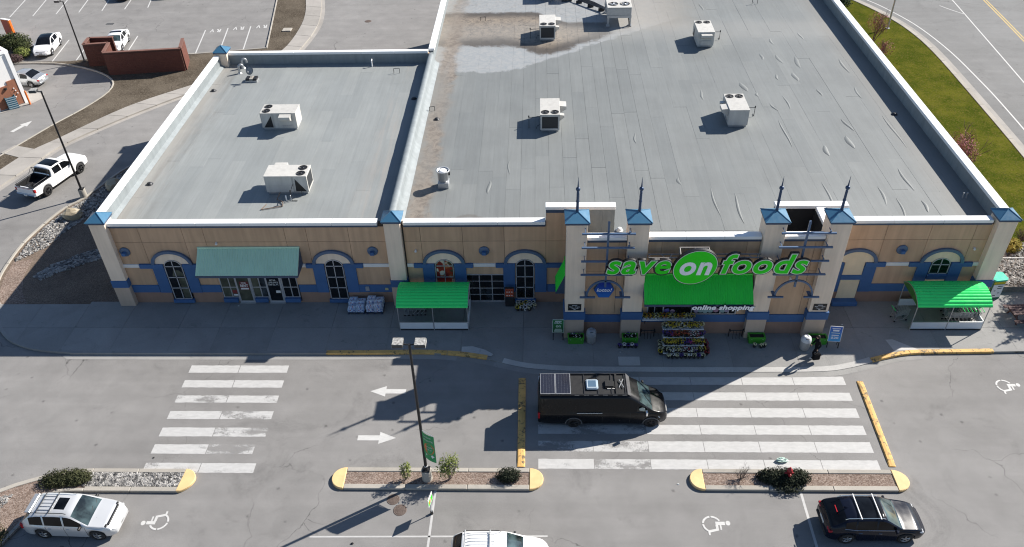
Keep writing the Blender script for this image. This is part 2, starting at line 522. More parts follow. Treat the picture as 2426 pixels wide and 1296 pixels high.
def mat_roof(stains):
    """Weathered membrane; every sheet has its own tint. Dirt washed in from the ponding area is a stain with its own outline."""
    k = NT("roof_membrane_main" if stains else "roof_membrane"); p = k.pos()
    r = k.rnd()
    col = k.mix(r, k.rgb((0.170, 0.181, 0.180)), k.rgb((0.189, 0.199, 0.196)))
    f = k.math('MULTIPLY', k.lin(k.noise(p, 0.25, 4, 0.6), 0.25, 0.75, 0.9, 1.1), k.lin(k.noise(k.vmul(p, (1.0, 0.045, 1.0)), 4.0, 5, 0.75), 0.3, 0.7, 0.92, 1.07))
    f = k.math('MULTIPLY', f, k.lin(k.noise(p, 18, 3, 0.6), 0.3, 0.7, 0.965, 1.035))
    col = k.scale(col, f)
    s = k.sep(p); x, y = s[0], s[1]
    n = k.noise(p, 0.45, 6, 0.68, 0.6); nf = k.noise(p, 1.8, 6, 0.75, 0.8)
    if stains:
        nn = k.math('MULTIPLY', k.math('SUBTRACT', n, 0.5), 3.4)
        n2_ = k.math('MULTIPLY', k.math('SUBTRACT', nf, 0.5), 1.3)
        # edge of the ponding stain: climbs from the west side towards the condenser
        fx = k.math('ADD', k.math('MULTIPLY', k.math('MAXIMUM', k.math('ADD', x, 2.4), 0.0), 0.74), 24.0)
        d = k.math('ADD', k.math('ADD', k.math('SUBTRACT', y, fx), k.math('MULTIPLY', nn, 0.6)), k.math('MULTIPLY', n2_, 0.4))
        east = k.ramp(k.math('ADD', x, k.math('MULTIPLY', nn, 0.4)), 7.6, 6.2)
        pale = k.math('MULTIPLY', k.ramp(d, -0.22, 0.22), k.ramp(k.math('ADD', x, nn), 14.5, 10.5))
        col = k.mix(k.math('MULTIPLY', pale, 0.85), col, k.mix(k.ramp(nf, 0.35, 0.65), k.rgb((0.265, 0.285, 0.30)), k.rgb((0.33, 0.335, 0.335))))
        pw = k.lin(k.ramp(x, -3.0, 1.2), 0, 1, 5.6, 1.0)
        e = k.math('ADD', k.math('SUBTRACT', d, pw), n2_)
        yt = k.lin(k.ramp(x, -0.5, 3.5), 0, 1, 37.8, 34.8)
        u = k.math('ADD', k.math('SUBTRACT', yt, y), k.math('ADD', k.math('MULTIPLY', nn, 0.35), n2_))
        dirt = k.math('MULTIPLY', k.math('MULTIPLY', k.ramp(e, -0.5, 0.35), k.ramp(u, -0.35, 0.35)), east)
        grit = k.noise(p, 2.6, 8, 0.88, 0.6)
        dk = k.math('MAXIMUM', k.ramp(e, 2.6, 0.9), k.math('MULTIPLY', k.ramp(u, 1.9, 0.6), 1.0))
        dk = k.math('MAXIMUM', k.math('MULTIPLY', dk, k.lin(nf, 0.3, 0.65, 1.0, 0.7)), k.math('MULTIPLY', k.ramp(grit, 0.50, 0.60), 0.85))
        dcol = k.mix(dk, k.mix(k.ramp(nf, 0.35, 0.65), k.rgb((0.27, 0.22, 0.165)), k.rgb((0.165, 0.135, 0.105))), k.rgb((0.030, 0.024, 0.020)))
        col = k.mix(k.math('MULTIPLY', dirt, 0.93), col, dcol)
        far = k.math('MULTIPLY', k.math('MULTIPLY', k.ramp(u, 0.0, -0.8), east), k.ramp(grit, 0.45, 0.7))
        col = k.mix(k.math('MULTIPLY', far, 0.5), col, k.rgb((0.13, 0.115, 0.10)))
        tan = k.math('MULTIPLY', k.math('MULTIPLY', k.ramp(k.math('ADD', y, nn), 31.5, 34.5), k.ramp(x, 6.0, 8.0)), k.ramp(k.math('ADD', x, nn), 17.0, 12.0))
        col = k.mix(k.math('MULTIPLY', tan, 0.55), col, k.rgb((0.29, 0.26, 0.22)))
        haze = k.math('MULTIPLY', k.ramp(k.math('ADD', y, k.math('MULTIPLY', nn, 0.4)), 29.0, 32.0), k.ramp(k.math('ADD', y, k.math('MULTIPLY', nn, 0.4)), 36.0, 33.5))
        col = k.mix(k.math('MULTIPLY', haze, 0.35), col, k.rgb((0.29, 0.285, 0.27)))
        # silt along the west parapet
        wx = k.math('ADD', x, k.math('MULTIPLY', k.math('SUBTRACT', n, 0.5), 2.2))
        silt = k.math('MULTIPLY', k.ramp(k.math('ABSOLUTE', k.math('ADD', wx, 7.75)), 0.95, 0.30), k.lin(k.noise(k.vmul(p, (1, 0.25, 1)), 0.5, 3), 0.35, 0.6, 0.35, 1.0))
        scol = k.mix(k.ramp(nf, 0.36, 0.62), k.rgb((0.095, 0.072, 0.056)), k.rgb((0.25, 0.21, 0.17)))
        col = k.mix(k.math('MULTIPLY', silt, 0.85), col, scol)
        dust = k.ramp(wx, -6.2, -8.2)
        col = k.mix(k.math('MULTIPLY', dust, 0.4), col, k.rgb((0.245, 0.22, 0.19)))
        # dusty east edge and a dried puddle ring near the front
        col = k.mix(k.math('MULTIPLY', k.ramp(k.math('ADD', x, k.math('MULTIPLY', nn, 0.3)), 25.3, 27.6), 0.35), col, k.rgb((0.24, 0.215, 0.19)))
        ex = k.math('DIVIDE', k.math('ADD', x, 4.4), 1.25); ey = k.math('DIVIDE', k.math('SUBTRACT', y, 1.1), 1.3)
        rr = k.math('ADD', k.math('SQRT', k.math('ADD', k.math('MULTIPLY', ex, ex), k.math('MULTIPLY', ey, ey))), k.math('MULTIPLY', k.math('SUBTRACT', nf, 0.5), 0.5))
        ring = k.math('MULTIPLY', k.ramp(k.math('ABSOLUTE', k.math('SUBTRACT', rr, 0.8)), 0.2, 0.05), k.ramp(y, 0.8, 1.7))
        col = k.mix(k.math('MULTIPLY', ring, 0.55), col, k.rgb((0.12, 0.108, 0.095)))
    else:
        wx = k.math('ADD', x, k.math('MULTIPLY', k.math('SUBTRACT', n, 0.5), 2.4))
        st = k.noise(k.vmul(p, (1.6, 0.10, 1)), 1.0, 5, 0.7)
        dust = k.math('MULTIPLY', k.ramp(wx, -24.6, -26.6), k.ramp(st, 0.35, 0.65))
        col = k.mix(k.math('MULTIPLY', dust, 0.6), col, k.rgb((0.105, 0.10, 0.093)))
        col = k.mix(k.math('MULTIPLY', k.ramp(wx, -25.6, -27.4), 0.5), col, k.rgb((0.25, 0.235, 0.215)))
        e = k.math('MULTIPLY', k.ramp(wx, -13.0, -11.0), k.ramp(st, 0.45, 0.7))
        col = k.mix(k.math('MULTIPLY', e, 0.5), col, k.rgb((0.225, 0.205, 0.185)))
    if not stains: col = k.scale(col, 1.36)
    k.base(col); k.rough(0.62)
    k.p.inputs["Specular IOR Level"].default_value = 0.4
    k.bump(k.noise(p, 1.2, 4, 0.6), 0.12, 0.05)
    return k.m
M_ROOF1 = mat_roof(True); M_ROOF0 = mat_roof(False)

def mat_metal_wall_tan():
    pass
M_TAN = M("tan_stucco", (0.58, 0.385, 0.245), 0.85, 0.07, 0.8, 0.25, 90, rnd=0.07, world=True, streak=0.24)
M_WAINS = M("brown_stucco_base", (0.31, 0.195, 0.145), 0.88, 0.10, 1.2, 0.3, 80, world=True, streak=0.12)
M_CREAM = M("cream_stucco", (0.86, 0.70, 0.55), 0.85, 0.05, 0.9, 0.2, 90, world=True, streak=0.18)
M_CREAM2 = M("yellowed_cream_stucco", (0.78, 0.65, 0.45), 0.85, 0.08, 1.1, 0.2, 90, world=True, streak=0.06)
M_PBASE = M("taupe_pier_base", (0.52, 0.40, 0.31), 0.85, 0.07, 1.2, 0.2, 90, world=True, streak=0.08)
M_BLUE = M("navy_stucco", (0.045, 0.118, 0.275), 0.75, 0.08, 1.2, 0.15, 90, rnd=0.06, world=True)
M_TRIM = M("dark_blue_trim_metal", (0.040, 0.070, 0.125), 0.45, 0.06, 2, world=True)
M_WTRIM = M("white_trim", (0.72, 0.71, 0.69), 0.6, 0.05, 2, world=True)
M_COPE = M("white_coping_metal", (0.84, 0.84, 0.83), 0.42, 0.03, 1.5, rnd=0.02, world=True)
M_MEMW = M("parapet_membrane", (0.235, 0.262, 0.272), 0.6, 0.12, 0.9, 0.2, 8, world=True, streak=0.18)
M_CAPB = M("sky_blue_cap_metal", (0.05, 0.155, 0.26), 0.38, 0.05, 2, world=True)
M_SPIRE = M("navy_spire_metal", (0.030, 0.060, 0.125), 0.4, 0.05, 3, metal=0.2)
M_TREL = M("slate_blue_trellis_metal", (0.075, 0.125, 0.215), 0.45, 0.06, 3, world=True)
M_JOINT = M("dark_joint", (0.07, 0.055, 0.045), 0.9, 0.05)
M_DARK = M("black_plastic", (0.012, 0.012, 0.013), 0.55, 0.1)
M_ALU = M("silver_aluminium_frame", (0.50, 0.50, 0.52), 0.38, 0.04, metal=0.35)
M_GALV = M("galvanised_steel", (0.45, 0.46, 0.47), 0.42, 0.10, 5, metal=0.6)
M_STEELD = M("dark_steel", (0.035, 0.036, 0.04), 0.45, 0.08, metal=0.4)
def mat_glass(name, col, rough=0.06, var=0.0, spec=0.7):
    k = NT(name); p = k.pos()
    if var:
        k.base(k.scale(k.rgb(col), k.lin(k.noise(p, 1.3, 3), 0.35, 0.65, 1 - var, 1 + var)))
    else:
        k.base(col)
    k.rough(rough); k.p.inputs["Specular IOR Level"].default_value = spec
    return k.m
M_GLASS = mat_glass("dark_shop_glass", (0.006, 0.007, 0.009), 0.05, 0.5)
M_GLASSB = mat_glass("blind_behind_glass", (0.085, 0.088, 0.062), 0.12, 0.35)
M_GLASSR = mat_glass("painted_reflection_glass", (0.035, 0.045, 0.055), 0.05, 0.9)  # paler mottled base colour paints a reflection into the pane
M_CARGL = mat_glass("car_glass", (0.005, 0.006, 0.008), 0.03, 0.6, 0.25)
M_CARGL2 = mat_glass("green_windscreen_glass", (0.035, 0.055, 0.058), 0.03, 0.8, 0.9)
M_TEAL = M("teal_standing_seam", (0.52, 0.74, 0.56), 0.35, 0.05, 0.8, world=True, streak=0.05)
M_GREEN = M("bright_green_seam_metal", (0.032, 0.72, 0.06), 0.35, 0.06, 0.8, world=True, streak=0.05)
M_SIGNG = M("sign_green_face", (0.028, 0.68, 0.018), 0.4, 0.03, 1, spec=0.15)
M_SIGNW = M("sign_white_face", (0.86, 0.87, 0.90), 0.45, 0.03, 1)
M_SIGNE = M("sign_pale_edge", (0.62, 0.72, 0.60), 0.45, 0.03, 1)
M_SIGNK = M("sign_black_return", (0.010, 0.010, 0.012), 0.5, 0.03, 1)
M_HVAC = M("cream_unit_panel", (0.54, 0.525, 0.49), 0.5, 0.10, 1.5, rnd=0.05, streak=0.16)
M_COIL = M("dark_coil_fins", (0.030, 0.033, 0.036), 0.5, 0.15, 40)
M_RUBBER = M("tyre_rubber", (0.022, 0.022, 0.023), 0.85, 0.15, 12)
M_RIM = M("alloy_rim", (0.42, 0.42, 0.43), 0.32, 0.05, metal=0.7)
M_RIMD = M("dark_rim", (0.03, 0.03, 0.032), 0.35, 0.05, metal=0.5)
M_LAMPW = M("headlight_lens", (0.62, 0.64, 0.66), 0.12, 0.1, 20)
M_LAMPR = M("red_tail_lens", (0.36, 0.012, 0.016), 0.18, 0.1, 20)
M_PLATE = M("number_plate", (0.62, 0.62, 0.60), 0.5, 0.08, 20)

# ---------------------------------------------------------------- ground
ground = tag(sheet("parking_lot_asphalt", [(-220, -160), (220, -160), (220, 260), (-220, 260)], 0.0, M_ASPH), "grey asphalt parking lot with worn paint around the store", "asphalt", kind="structure")

def mark(name, poly, mat, z=0.004, wear=0.36):
    o = sheet(name, poly, z, mat, ground)
    o.color = (wear, 0, 0, 1)
    return o
def rectm(name, x0, y0, x1, y1, mat, z=0.004, skew=0.0, n=14, jag=0.012, wear=0.2):
    """Painted bar with slightly uneven edges."""
    r = random.Random(hash((round(x0, 2), round(y0, 2))) & 0xffff)
    top = [(x0 + (x1 - x0) * i / n, y1 + r.uniform(-jag, jag)) for i in range(n + 1)]
    bot = [(x0 + skew + (x1 - x0) * i / n, y0 + r.uniform(-jag, jag)) for i in range(n + 1)]
    return mark(name, bot + top[::-1], mat, z, wear)
for i, (yt, yb) in enumerate([(-5.88, -6.50), (-7.14, -7.74), (-8.39, -8.96), (-9.62, -10.23), (-10.87, -11.52), (-12.09, -12.75), (-13.38, -14.03)]):
    wa, wb_ = [(0.30, 0.28), (0.42, 0.36), (0.88, 0.70), (0.66, 0.92), (0.40, 0.98), (0.45, 1.05), (0.78, 0.62)][i]
    rectm("crosswalk_stripe", -21.38, yb, -18.34, yt, M_WPAINT, wear=wa)
    rectm("crosswalk_stripe", -18.30, yb, -15.31 - (0.4 if i == 5 else 0), yt, M_WPAINT, wear=wb_)
for i, (yt, yb) in enumerate([(-6.75, -7.44), (-8.05, -8.68), (-9.27, -9.97), (-10.55, -11.23), (-11.73, -12.47), (-12.98, -13.64)]):
    for j in range(6):
        rectm("crosswalk_stripe", 3.02 * j + 0.0, yb, min(3.02 * j + 2.99, 18.13), yt, M_WPAINT, wear=[[.5, .5, .4, .3, .25, .25], [.5, .5, .3, .3, .3, .2], [.5, .6, .4, .35, .4, .3], [.9, .95, .45, .4, .3, .3], [.98, .95, .5, .35, .25, .25], [.55, .98, .35, .3, .2, .25]][i][j])
def arrow(cx, cy, L, flip, name="painted_arrow", rot=0.0, mat=None):
    h = L * 0.20
    p = [(-L / 2, 0), (-L * 0.06, h), (-L * 0.06, h * 0.42), (L / 2, h * 0.42), (L / 2, -h * 0.42), (-L * 0.06, -h * 0.42), (-L * 0.06, -h)]
    s = -1 if flip else 1
    c, sn = math.cos(rot), math.sin(rot)
    mark(name, [(cx + s * x * c - s * y * sn, cy + s * x * sn + s * y * c) for x, y in p], mat or M_WFRESH)
arrow(-8.88, -8.02, 2.12, False)
arrow(-9.0, -11.57, 2.15, True)
arrow(-47.9, 25.5, 2.3, True, rot=rad(68))
def line(p0, p1, w=0.10, mat=None, name="stall_line", wear=0.35):
    d = (Vector(p1) - Vector(p0)).normalized(); n = Vector((-d.y, d.x)) * w / 2
    a, b = Vector(p0), Vector(p1)
    mark(name, [tuple(a - n), tuple(b - n), tuple(b + n), tuple(a + n)], mat or M_WPAINT, wear=wear)
line((-11.4, -17.92), (0.45, -17.78), 0.09)
line((-5.38, -15.06), (-5.5, -23), 0.12)
line((13.53, -15.0), (13.45, -23), 0.13)
line((27.46, -9.36), (32, -9.3), 0.1)
for x in (-20.9, 18.9, 24.3):
    line((x, -24.0), (x, -19.6), 0.11)
for a, b in [((-63.38, 53.19), (-64.40, 59.05)), ((-60.70, 53.52), (-61.68, 58.95)), ((-58.11, 54.07), (-58.91, 58.85)), ((-55.52, 54.51), (-56.26, 58.75)), ((-52.86, 54.95), (-53.54, 58.66)), ((-50.24, 55.40), (-50.69, 58.55)), ((-47.54, 55.85), (-48.12, 58.46)),
             ((-51.94, 39.95), (-52.82, 45.99)), ((-49.39, 39.95), (-50.25, 45.9)), ((-46.9, 40.6), (-47.75, 46.4)), ((-44.45, 40.6), (-45.30, 46.9)), ((-36.93, 41.45), (-38.00, 48.38)), ((-34.45, 41.9), (-35.55, 48.95)), ((-31.97, 42.4), (-33.03, 49.36)), ((-29.5, 42.9), (-30.5, 49.6))]:
    line(a, b, 0.13, M_WFRESH)
for x, y in [(-37.0, 48.1), (-34.5, 48.75), (-31.95, 49.2)]:
    for dx, ch in ((0.30, "R"), (-0.42, "V")):
        o = text_obj("painted_letter", ch, M_WFRESH, ground, w=0.5, h=0.95, x0=0, z0=0, y=0, extrude=0.0, offset=0.03, flat=True)
        o.color = (0.2, 0, 0, 1); o.location = (x + dx + 0.45, y + 0.6, 0.005); o.rotation_euler = (0, 0, PI + rad(8))
def wheelchair(cx, cy, rz, s=1.0):
    b = MB(); z = 0.0; zz = []
    def poly(p): 
        a = sum(p[i][0] * p[(i + 1) % len(p)][1] - p[(i + 1) % len(p)][0] * p[i][1] for i in range(len(p)))
        p = p if a > 0 else p[::-1]
        zz.append(0.0012 * len(zz)); b.add([(x, y, z + zz[-1]) for x, y in p], [tuple(range(len(p)))])
    poly([(-0.10 + 0.14 * math.cos(t), 0.62 + 0.12 * math.sin(t)) for t in np.linspace(0, 2 * PI, 16, endpoint=False)])
    poly([(-0.18, 0.46), (0.02, 0.46), (0.02, -0.02), (-0.18, -0.02)])
    poly([(0.02, 0.26), (0.30, 0.26), (0.30, 0.18), (0.02, 0.18)])
    poly([(0.02, 0.10), (0.34, 0.10), (0.34, -0.04), (0.02, -0.04)])
    poly([(0.34, 0.10), (0.48, -0.42), (0.34, -0.46), (0.24, -0.04)])
    poly([(0.34, -0.46), (0.62, -0.46), (0.62, -0.36), (0.42, -0.36)])
    for a0, a1 in ((rad(118), rad(180)), (rad(188), rad(262)), (rad(270), rad(335))):
        ts = np.linspace(a0, a1, 9)
        poly([(-0.02 + 0.50 * math.cos(t), -0.20 + 0.50 * math.sin(t)) for t in ts] + [(-0.02 + 0.40 * math.cos(t), -0.20 + 0.40 * math.sin(t)) for t in ts[::-1]])
    o = b.build("wheelchair_symbol", M_WFRESH, ground, local=True)
    o.color = (0.25, 0, 0, 1); o.location = (cx, cy, 0.005); o.rotation_euler = (0, 0, rz); o.scale = (s, s, 1)
wheelchair(-19.48, -17.1, PI / 2, 0.98)
wheelchair(8.85, -17.05, -PI / 2, 0.98)
wheelchair(27.4, -7.5, -PI / 2, 0.98)
# manhole covers and drains set into the asphalt
M_IRON = M("rusty_cast_iron", (0.115, 0.085, 0.07), 0.7, 0.25, 8, 0.8, 60)
for (x, y, r) in [(-7.52, -15.67, 0.34), (-7.08, -16.32, 0.35), (-19.6, 50.5, 0.4)]:
    b = MB(); b.lathe([(r, 0.0), (r, 0.006), (r - 0.05, 0.008), (r - 0.055, 0.002), (r - 0.07, 0.010), (0.001, 0.010)], (x, y, 0), 28)
    for i in range(-3, 4):
        for j in range(-3, 4):
            if math.hypot(i, j) < 3.3: b.cbox((x + i * r * 0.23, y + j * r * 0.23, 0.012), (0.06, 0.06, 0.006))
    b.build("manhole_cover", M_IRON, ground)
b = MB()
for i in range(7): b.box(-50.5 + i * 0.13, 50.4, 0.002, -50.42 + i * 0.13, 50.9, 0.012)
b.build("drain_grate", M_STEELD, ground)

# front sidewalk: one slab per bay, sloping to the road in front of the entrance
FRONT = [(-36.35, -0.2), (-36.30, -0.95), (-35.67, -1.95), (-34.87, -3.0), (-33.66, -3.93), (-31.90, -4.60), (-29.5, -4.90), (-28.0, -4.95), (-13.2, -4.95), (-7.2, -4.88), (-5.0, -5.02), (-3.1, -5.38), (-1.8, -5.78), (-0.64, -6.08), (1.2, -6.28), (3.19, -6.36), (8.25, -6.40), (13.28, -6.40), (17.05, -6.33), (18.6, -6.06), (19.75, -5.72), (21.15, -5.25), (22.2, -4.98), (23.3, -4.85), (29, -4.72), (46, -4.5)]
def front_y(x):
    xs = [p[0] for p in FRONT]; return float(np.interp(x, xs, [p[1] for p in FRONT]))
def ramp_k(x):      # 1 where the kerb is dropped flush
    return max(0.0, min(1.0, (x + 4.4) / 2.6)) * max(0.0, min(1.0, (21.6 - x) / 2.4))
sidewalk = thing("sidewalk", "wide concrete sidewalk along the storefront", "sidewalk", kind="structure")
JX = [-36.35, -33.4, -30.2, -27.0, -23.3, -20.6, -17.0, -13.3, -9.50, -4.82, -0.93, 3.4, 7.6, 11.8, 15.8, 19.9, 24.6, 29.2, 33.6, 38.0, 42.0, 46.0]
for x0, x1 in zip(JX[:-1], JX[1:]):
    a, c = x0 + 0.008, x1 - 0.008
    xs = sorted(set([a, c] + [p[0] for p in FRONT if a < p[0] < c] + list(np.arange(math.ceil(a), c, 1.0))))
    yb = -0.2 if x1 < -28 else (0.05 if x1 < 29.5 else 0.95)
    yb0 = yb
    k = 0.30 if True else 0
    # flat back part, then a front part that can slope
    for seg in ((yb, -2.55), (-2.566, None)):
        if seg[1] is None:
            f1 = [(x, min(front_y(x), -2.6)) for x in xs]
            b = MB()
            mid = [(x, -4.75 if front_y(x) < -4.8 else (front_y(x) - 2.55) / 2) for x in xs]
            back = [(x, -2.566) for x in xs]
            if f1[0][1] > -2.61 and f1[-1][1] > -2.61: continue
            n = len(xs)
            V = [(p[0], p[1], 0.15) for p in back] + [(p[0], p[1], 0.15) for p in mid] + [(p[0], p[1], 0.15 - 0.13 * ramp_k(p[0])) for p in f1] + [(p[0], p[1], -0.05) for p in f1] + [(p[0], p[1], -0.05) for p in back]
            F = []
            for r_ in range(4):
                for i in range(n - 1):
                    F.append((r_ * n + i, (r_ + 1) * n + i, (r_ + 1) * n + i + 1, r_ * n + i + 1))
            b.add(V, F); b.build("concrete_slab", M_CONC2, sidewalk)
        else:
            y1 = [max(-2.55, front_y(x)) for x in xs]
            b = MB(); b.prism([(x, yb) for x in xs][::-1] + [(x, y) for x, y in zip(xs, y1)], -0.05, 0.15)
            b.build("concrete_slab", M_CONC2, sidewalk)
# gutter pan in front of the kerb (flush concrete) and newer concrete patches
gut = [p for p in smooth_line(FRONT[6:24], 3)]
go = offset_line(gut, -0.42)
for i0 in range(0, len(gut) - 1, 4):
    i1 = min(i0 + 4, len(gut) - 1)
    a = [(p[0], p[1] - 0.01) for p in gut[i0:i1 + 1]]
    sheet("gutter_pan", a + go[i0:i1 + 1][::-1], 0.009, M_CONC2, sidewalk)
rk = [p for p in gut if -2.6 < p[0] < 20.5]
ri = offset_line(rk, 0.38)
for i0 in range(0, len(rk) - 1, 3):
    i1 = min(i0 + 3, len(rk) - 1)
    b = MB(); a = rk[i0:i1 + 1]; c = ri[i0:i1 + 1]; n = len(a)
    def zz(p): 
        f = front_y(p[0]); t = max(0, min(1, (-4.75 - p[1]) / max(0.05, -4.75 - f)))
        return 0.155 - 0.13 * ramp_k(p[0]) * t
    b.add([(p[0], p[1] + 0.004, zz(p) + 0.004) for p in a] + [(p[0], p[1], zz(p) + 0.006) for p in c], [(i, i + 1, n + i + 1, n + i) for i in range(n - 1)])
    b.build("dropped_kerb", M_PATCH, sidewalk)
sheet("concrete_patch", [(-4.75, -4.35), (-4.1, -4.30), (-3.3, -4.62), (-2.75, -5.02), (-2.9, -5.2), (-3.6, -5.02), (-4.75, -4.80)], 0.156, M_PATCH, sidewalk)
sheet("concrete_patch", [(21.55, -3.70), (22.0, -3.66), (22.6, -4.1), (23.3, -4.6), (21.75, -4.62)], 0.156, M_PATCH, sidewalk)
MB().prism([(4.9, -5.2), (6.2, -5.2), (6.2, -5.9), (4.9, -5.9)], [0.10, 0.10, 0.05, 0.05], [0.132, 0.132, 0.080, 0.080]).build("concrete_patch", M_PATCH, sidewalk)
# yellow painted kerb lengths
def ykerb(pts, seg=2.4):
    kerb_run("yellow_kerb", smooth_line(pts, 3), M_YKERB, sidewalk, 0.30, 0.172, seg, -0.025)
ykerb([(-13.2, -4.95), (-10.2, -4.93), (-7.2, -4.88), (-5.0, -5.02), (-3.15, -5.36)])
ykerb([(20.2, -5.56), (21.15, -5.25), (22.2, -4.98), (23.3, -4.85), (25.5, -4.80), (27.75, -4.75)])
kerb_run("kerb_stone", smooth_line(FRONT[1:9], 3), M_CONC2, sidewalk, 0.2, 0.156, 3.0, 0.0)
kerb_run("kerb_stone", [(27.8, -4.745), (29, -4.72), (46, -4.5)], M_CONC2, sidewalk, 0.2, 0.156, 3.0, 0.0)
# small litter on the paving
M_LITTER = M("pale_litter", (0.6, 0.62, 0.6), 0.8)

# raised yellow bars beside the crosswalk
def barrier(x0, y0, x1, y1, w, label):
    d = Vector((x1 - x0, y1 - y0)).normalized(); n = Vector((-d.y, d.x))
    b = MB(); N = 16; V = []; F = []
    prof = [(-w / 2, 0.0), (-w / 2, 0.05), (-w * 0.38, 0.085), (0, 0.10), (w * 0.38, 0.085), (w / 2, 0.05), (w / 2, 0.0)]
    for i in range(N + 1):
        c = Vector((x0, y0)) + (Vector((x1, y1)) - Vector((x0, y0))) * i / N
        k = 0.55 if i in (0, N) else 1.0
        V += [(c.x + n.x * o_, c.y + n.y * o_, h * k) for o_, h in prof]
    m = len(prof)
    for i in range(N):
        for j in range(m - 1): F.append((i * m + j, i * m + j + 1, (i + 1) * m + j + 1, (i + 1) * m + j))
    F += [tuple(range(m)), tuple(range(N * m, N * m + m))[::-1]]
    b.add(V, F)
    tag(b.build("speed_bump", M_YKERB), label, "speed bump", "yellow speed bumps at the entrance crosswalk")
barrier(-0.95, -6.95, -0.92, -13.55, 0.42, "scuffed yellow speed bump crossing behind the black van")
barrier(18.95, -7.15, 18.75, -13.40, 0.36, "yellow speed bump at the far end of the crosswalk, clear of the van")
# ---------------------------------------------------------------- vegetation and stones
def inside(p, poly):
    x, y = p; c = False; n = len(poly)
    for i in range(n):
        x0, y0 = poly[i]; x1, y1 = poly[(i + 1) % n]
        if (y0 > y) != (y1 > y) and x < (x1 - x0) * (y - y0) / (y1 - y0) + x0: c = not c
    return c
def scatter(poly, n, rng):
    xs = [p[0] for p in poly]; ys = [p[1] for p in poly]; out = []
    k = 0
    while len(out) < n and k < n * 30:
        k += 1
        p = (rng.uniform(min(xs), max(xs)), rng.uniform(min(ys), max(ys)))
        if inside(p, poly): out.append(p)
    return out
def mat_stone(name, cols, scale=2.6):
    k = NT(name); p = k.pos()
    vo = k.n("ShaderNodeTexVoronoi", feature='F1'); k.set(vo.inputs["Vector"], p); vo.inputs["Scale"].default_value = scale
    cr = k.n("ShaderNodeValToRGB"); k.set(cr.inputs[0], k.sep(vo.outputs["Color"])[0])
    el = cr.color_ramp.elements
    while len(el) < len(cols): el.new(0.5)
    for i, c in enumerate(cols):
        el[i].position = i / (len(cols) - 1); el[i].color = (*c, 1)
    k.base(k.scale(cr.outputs[0], k.lin(k.noise(p, 14, 4), 0.3, 0.7, 0.85, 1.15))); k.rough(0.85)
    return k.m
M_STONE = mat_stone("river_stone", [(0.06, 0.058, 0.056), (0.16, 0.155, 0.15), (0.27, 0.26, 0.245), (0.40, 0.385, 0.365)], 6.0)
M_BOULD = mat_stone("tan_boulder", [(0.27, 0.225, 0.155), (0.36, 0.31, 0.225), (0.42, 0.37, 0.28)], 1.2)
M_BOULW = mat_stone("pale_boulder", [(0.5, 0.48, 0.45), (0.62, 0.6, 0.57)], 1.2)
def rock_bed(name, polys, mat, r0, r1, z, label, cat="stones", seed=1):
    rng = random.Random(seed); b = MB(); V, F = ICO[1]
    for poly, n in polys:
        for (x, y) in scatter(poly, n, rng):
            r = rng.uniform(r0, r1) * (1.5 if rng.random() < 0.06 else 1.0)
            a = rng.uniform(0, PI); c, s = math.cos(a), math.sin(a)
            sx, sy, sz = rng.uniform(0.8, 1.35), rng.uniform(0.7, 1.0), rng.uniform(0.45, 0.75)
            vv = []
            for p in V:
                k = rng.uniform(0.86, 1.12) * r
                px, py = p[0] * sx * k, p[1] * sy * k
                vv.append((x + px * c - py * s, y + px * s + py * c, z + r * 0.25 + p[2] * sz * k))
            b.add(vv, F)
    return tag(b.build(name, mat), label, cat, kind="stuff")
def mat_leaf(name, a, b, c=None, scale=3.0):
    k = NT(name); p = k.pos()
    f = k.noise(p, scale, 3, 0.7); g = k.noise(p, scale * 9, 2, 0.7)
    col = k.mix(k.ramp(f, 0.35, 0.65), k.rgb(a), k.rgb(b))
    if c: col = k.mix(k.ramp(g, 0.55, 0.75), col, k.rgb(c))
    k.base(col); k.rough(0.8); k.p.inputs["Specular IOR Level"].default_value = 0.06
    return k.m
M_JUNI = mat_leaf("juniper_green", (0.030, 0.036, 0.018), (0.062, 0.066, 0.034), (0.100, 0.085, 0.048))
M_DKBUSH = mat_leaf("dark_shrub_green", (0.016, 0.021, 0.015), (0.034, 0.040, 0.026), (0.055, 0.055, 0.04))
M_FRESH = mat_leaf("fresh_leaf_green", (0.110, 0.140, 0.035), (0.190, 0.215, 0.070), (0.27, 0.27, 0.12))
M_BUSHL = mat_leaf("hedge_green", (0.030, 0.040, 0.018), (0.060, 0.070, 0.030), (0.115, 0.105, 0.05), 1.2)
M_PINK = mat_leaf("pink_blossom", (0.235, 0.085, 0.095), (0.34, 0.15, 0.155), (0.42, 0.24, 0.23), 1.2)
M_YSHRUB = mat_leaf("golden_shrub", (0.20, 0.16, 0.03), (0.38, 0.31, 0.08), (0.46, 0.38, 0.14))
M_CONIF = mat_leaf("conifer_green", (0.014, 0.028, 0.012), (0.030, 0.048, 0.020), (0.05, 0.07, 0.03), 1.2)
M_TWIG = M("grey_brown_twig", (0.13, 0.105, 0.09), 0.9, 0.2, 4)
M_TWIGP = M("purple_brown_twig", (0.115, 0.075, 0.075), 0.9, 0.2, 4)
M_BARK = M("tree_bark", (0.09, 0.07, 0.055), 0.95, 0.25, 6)
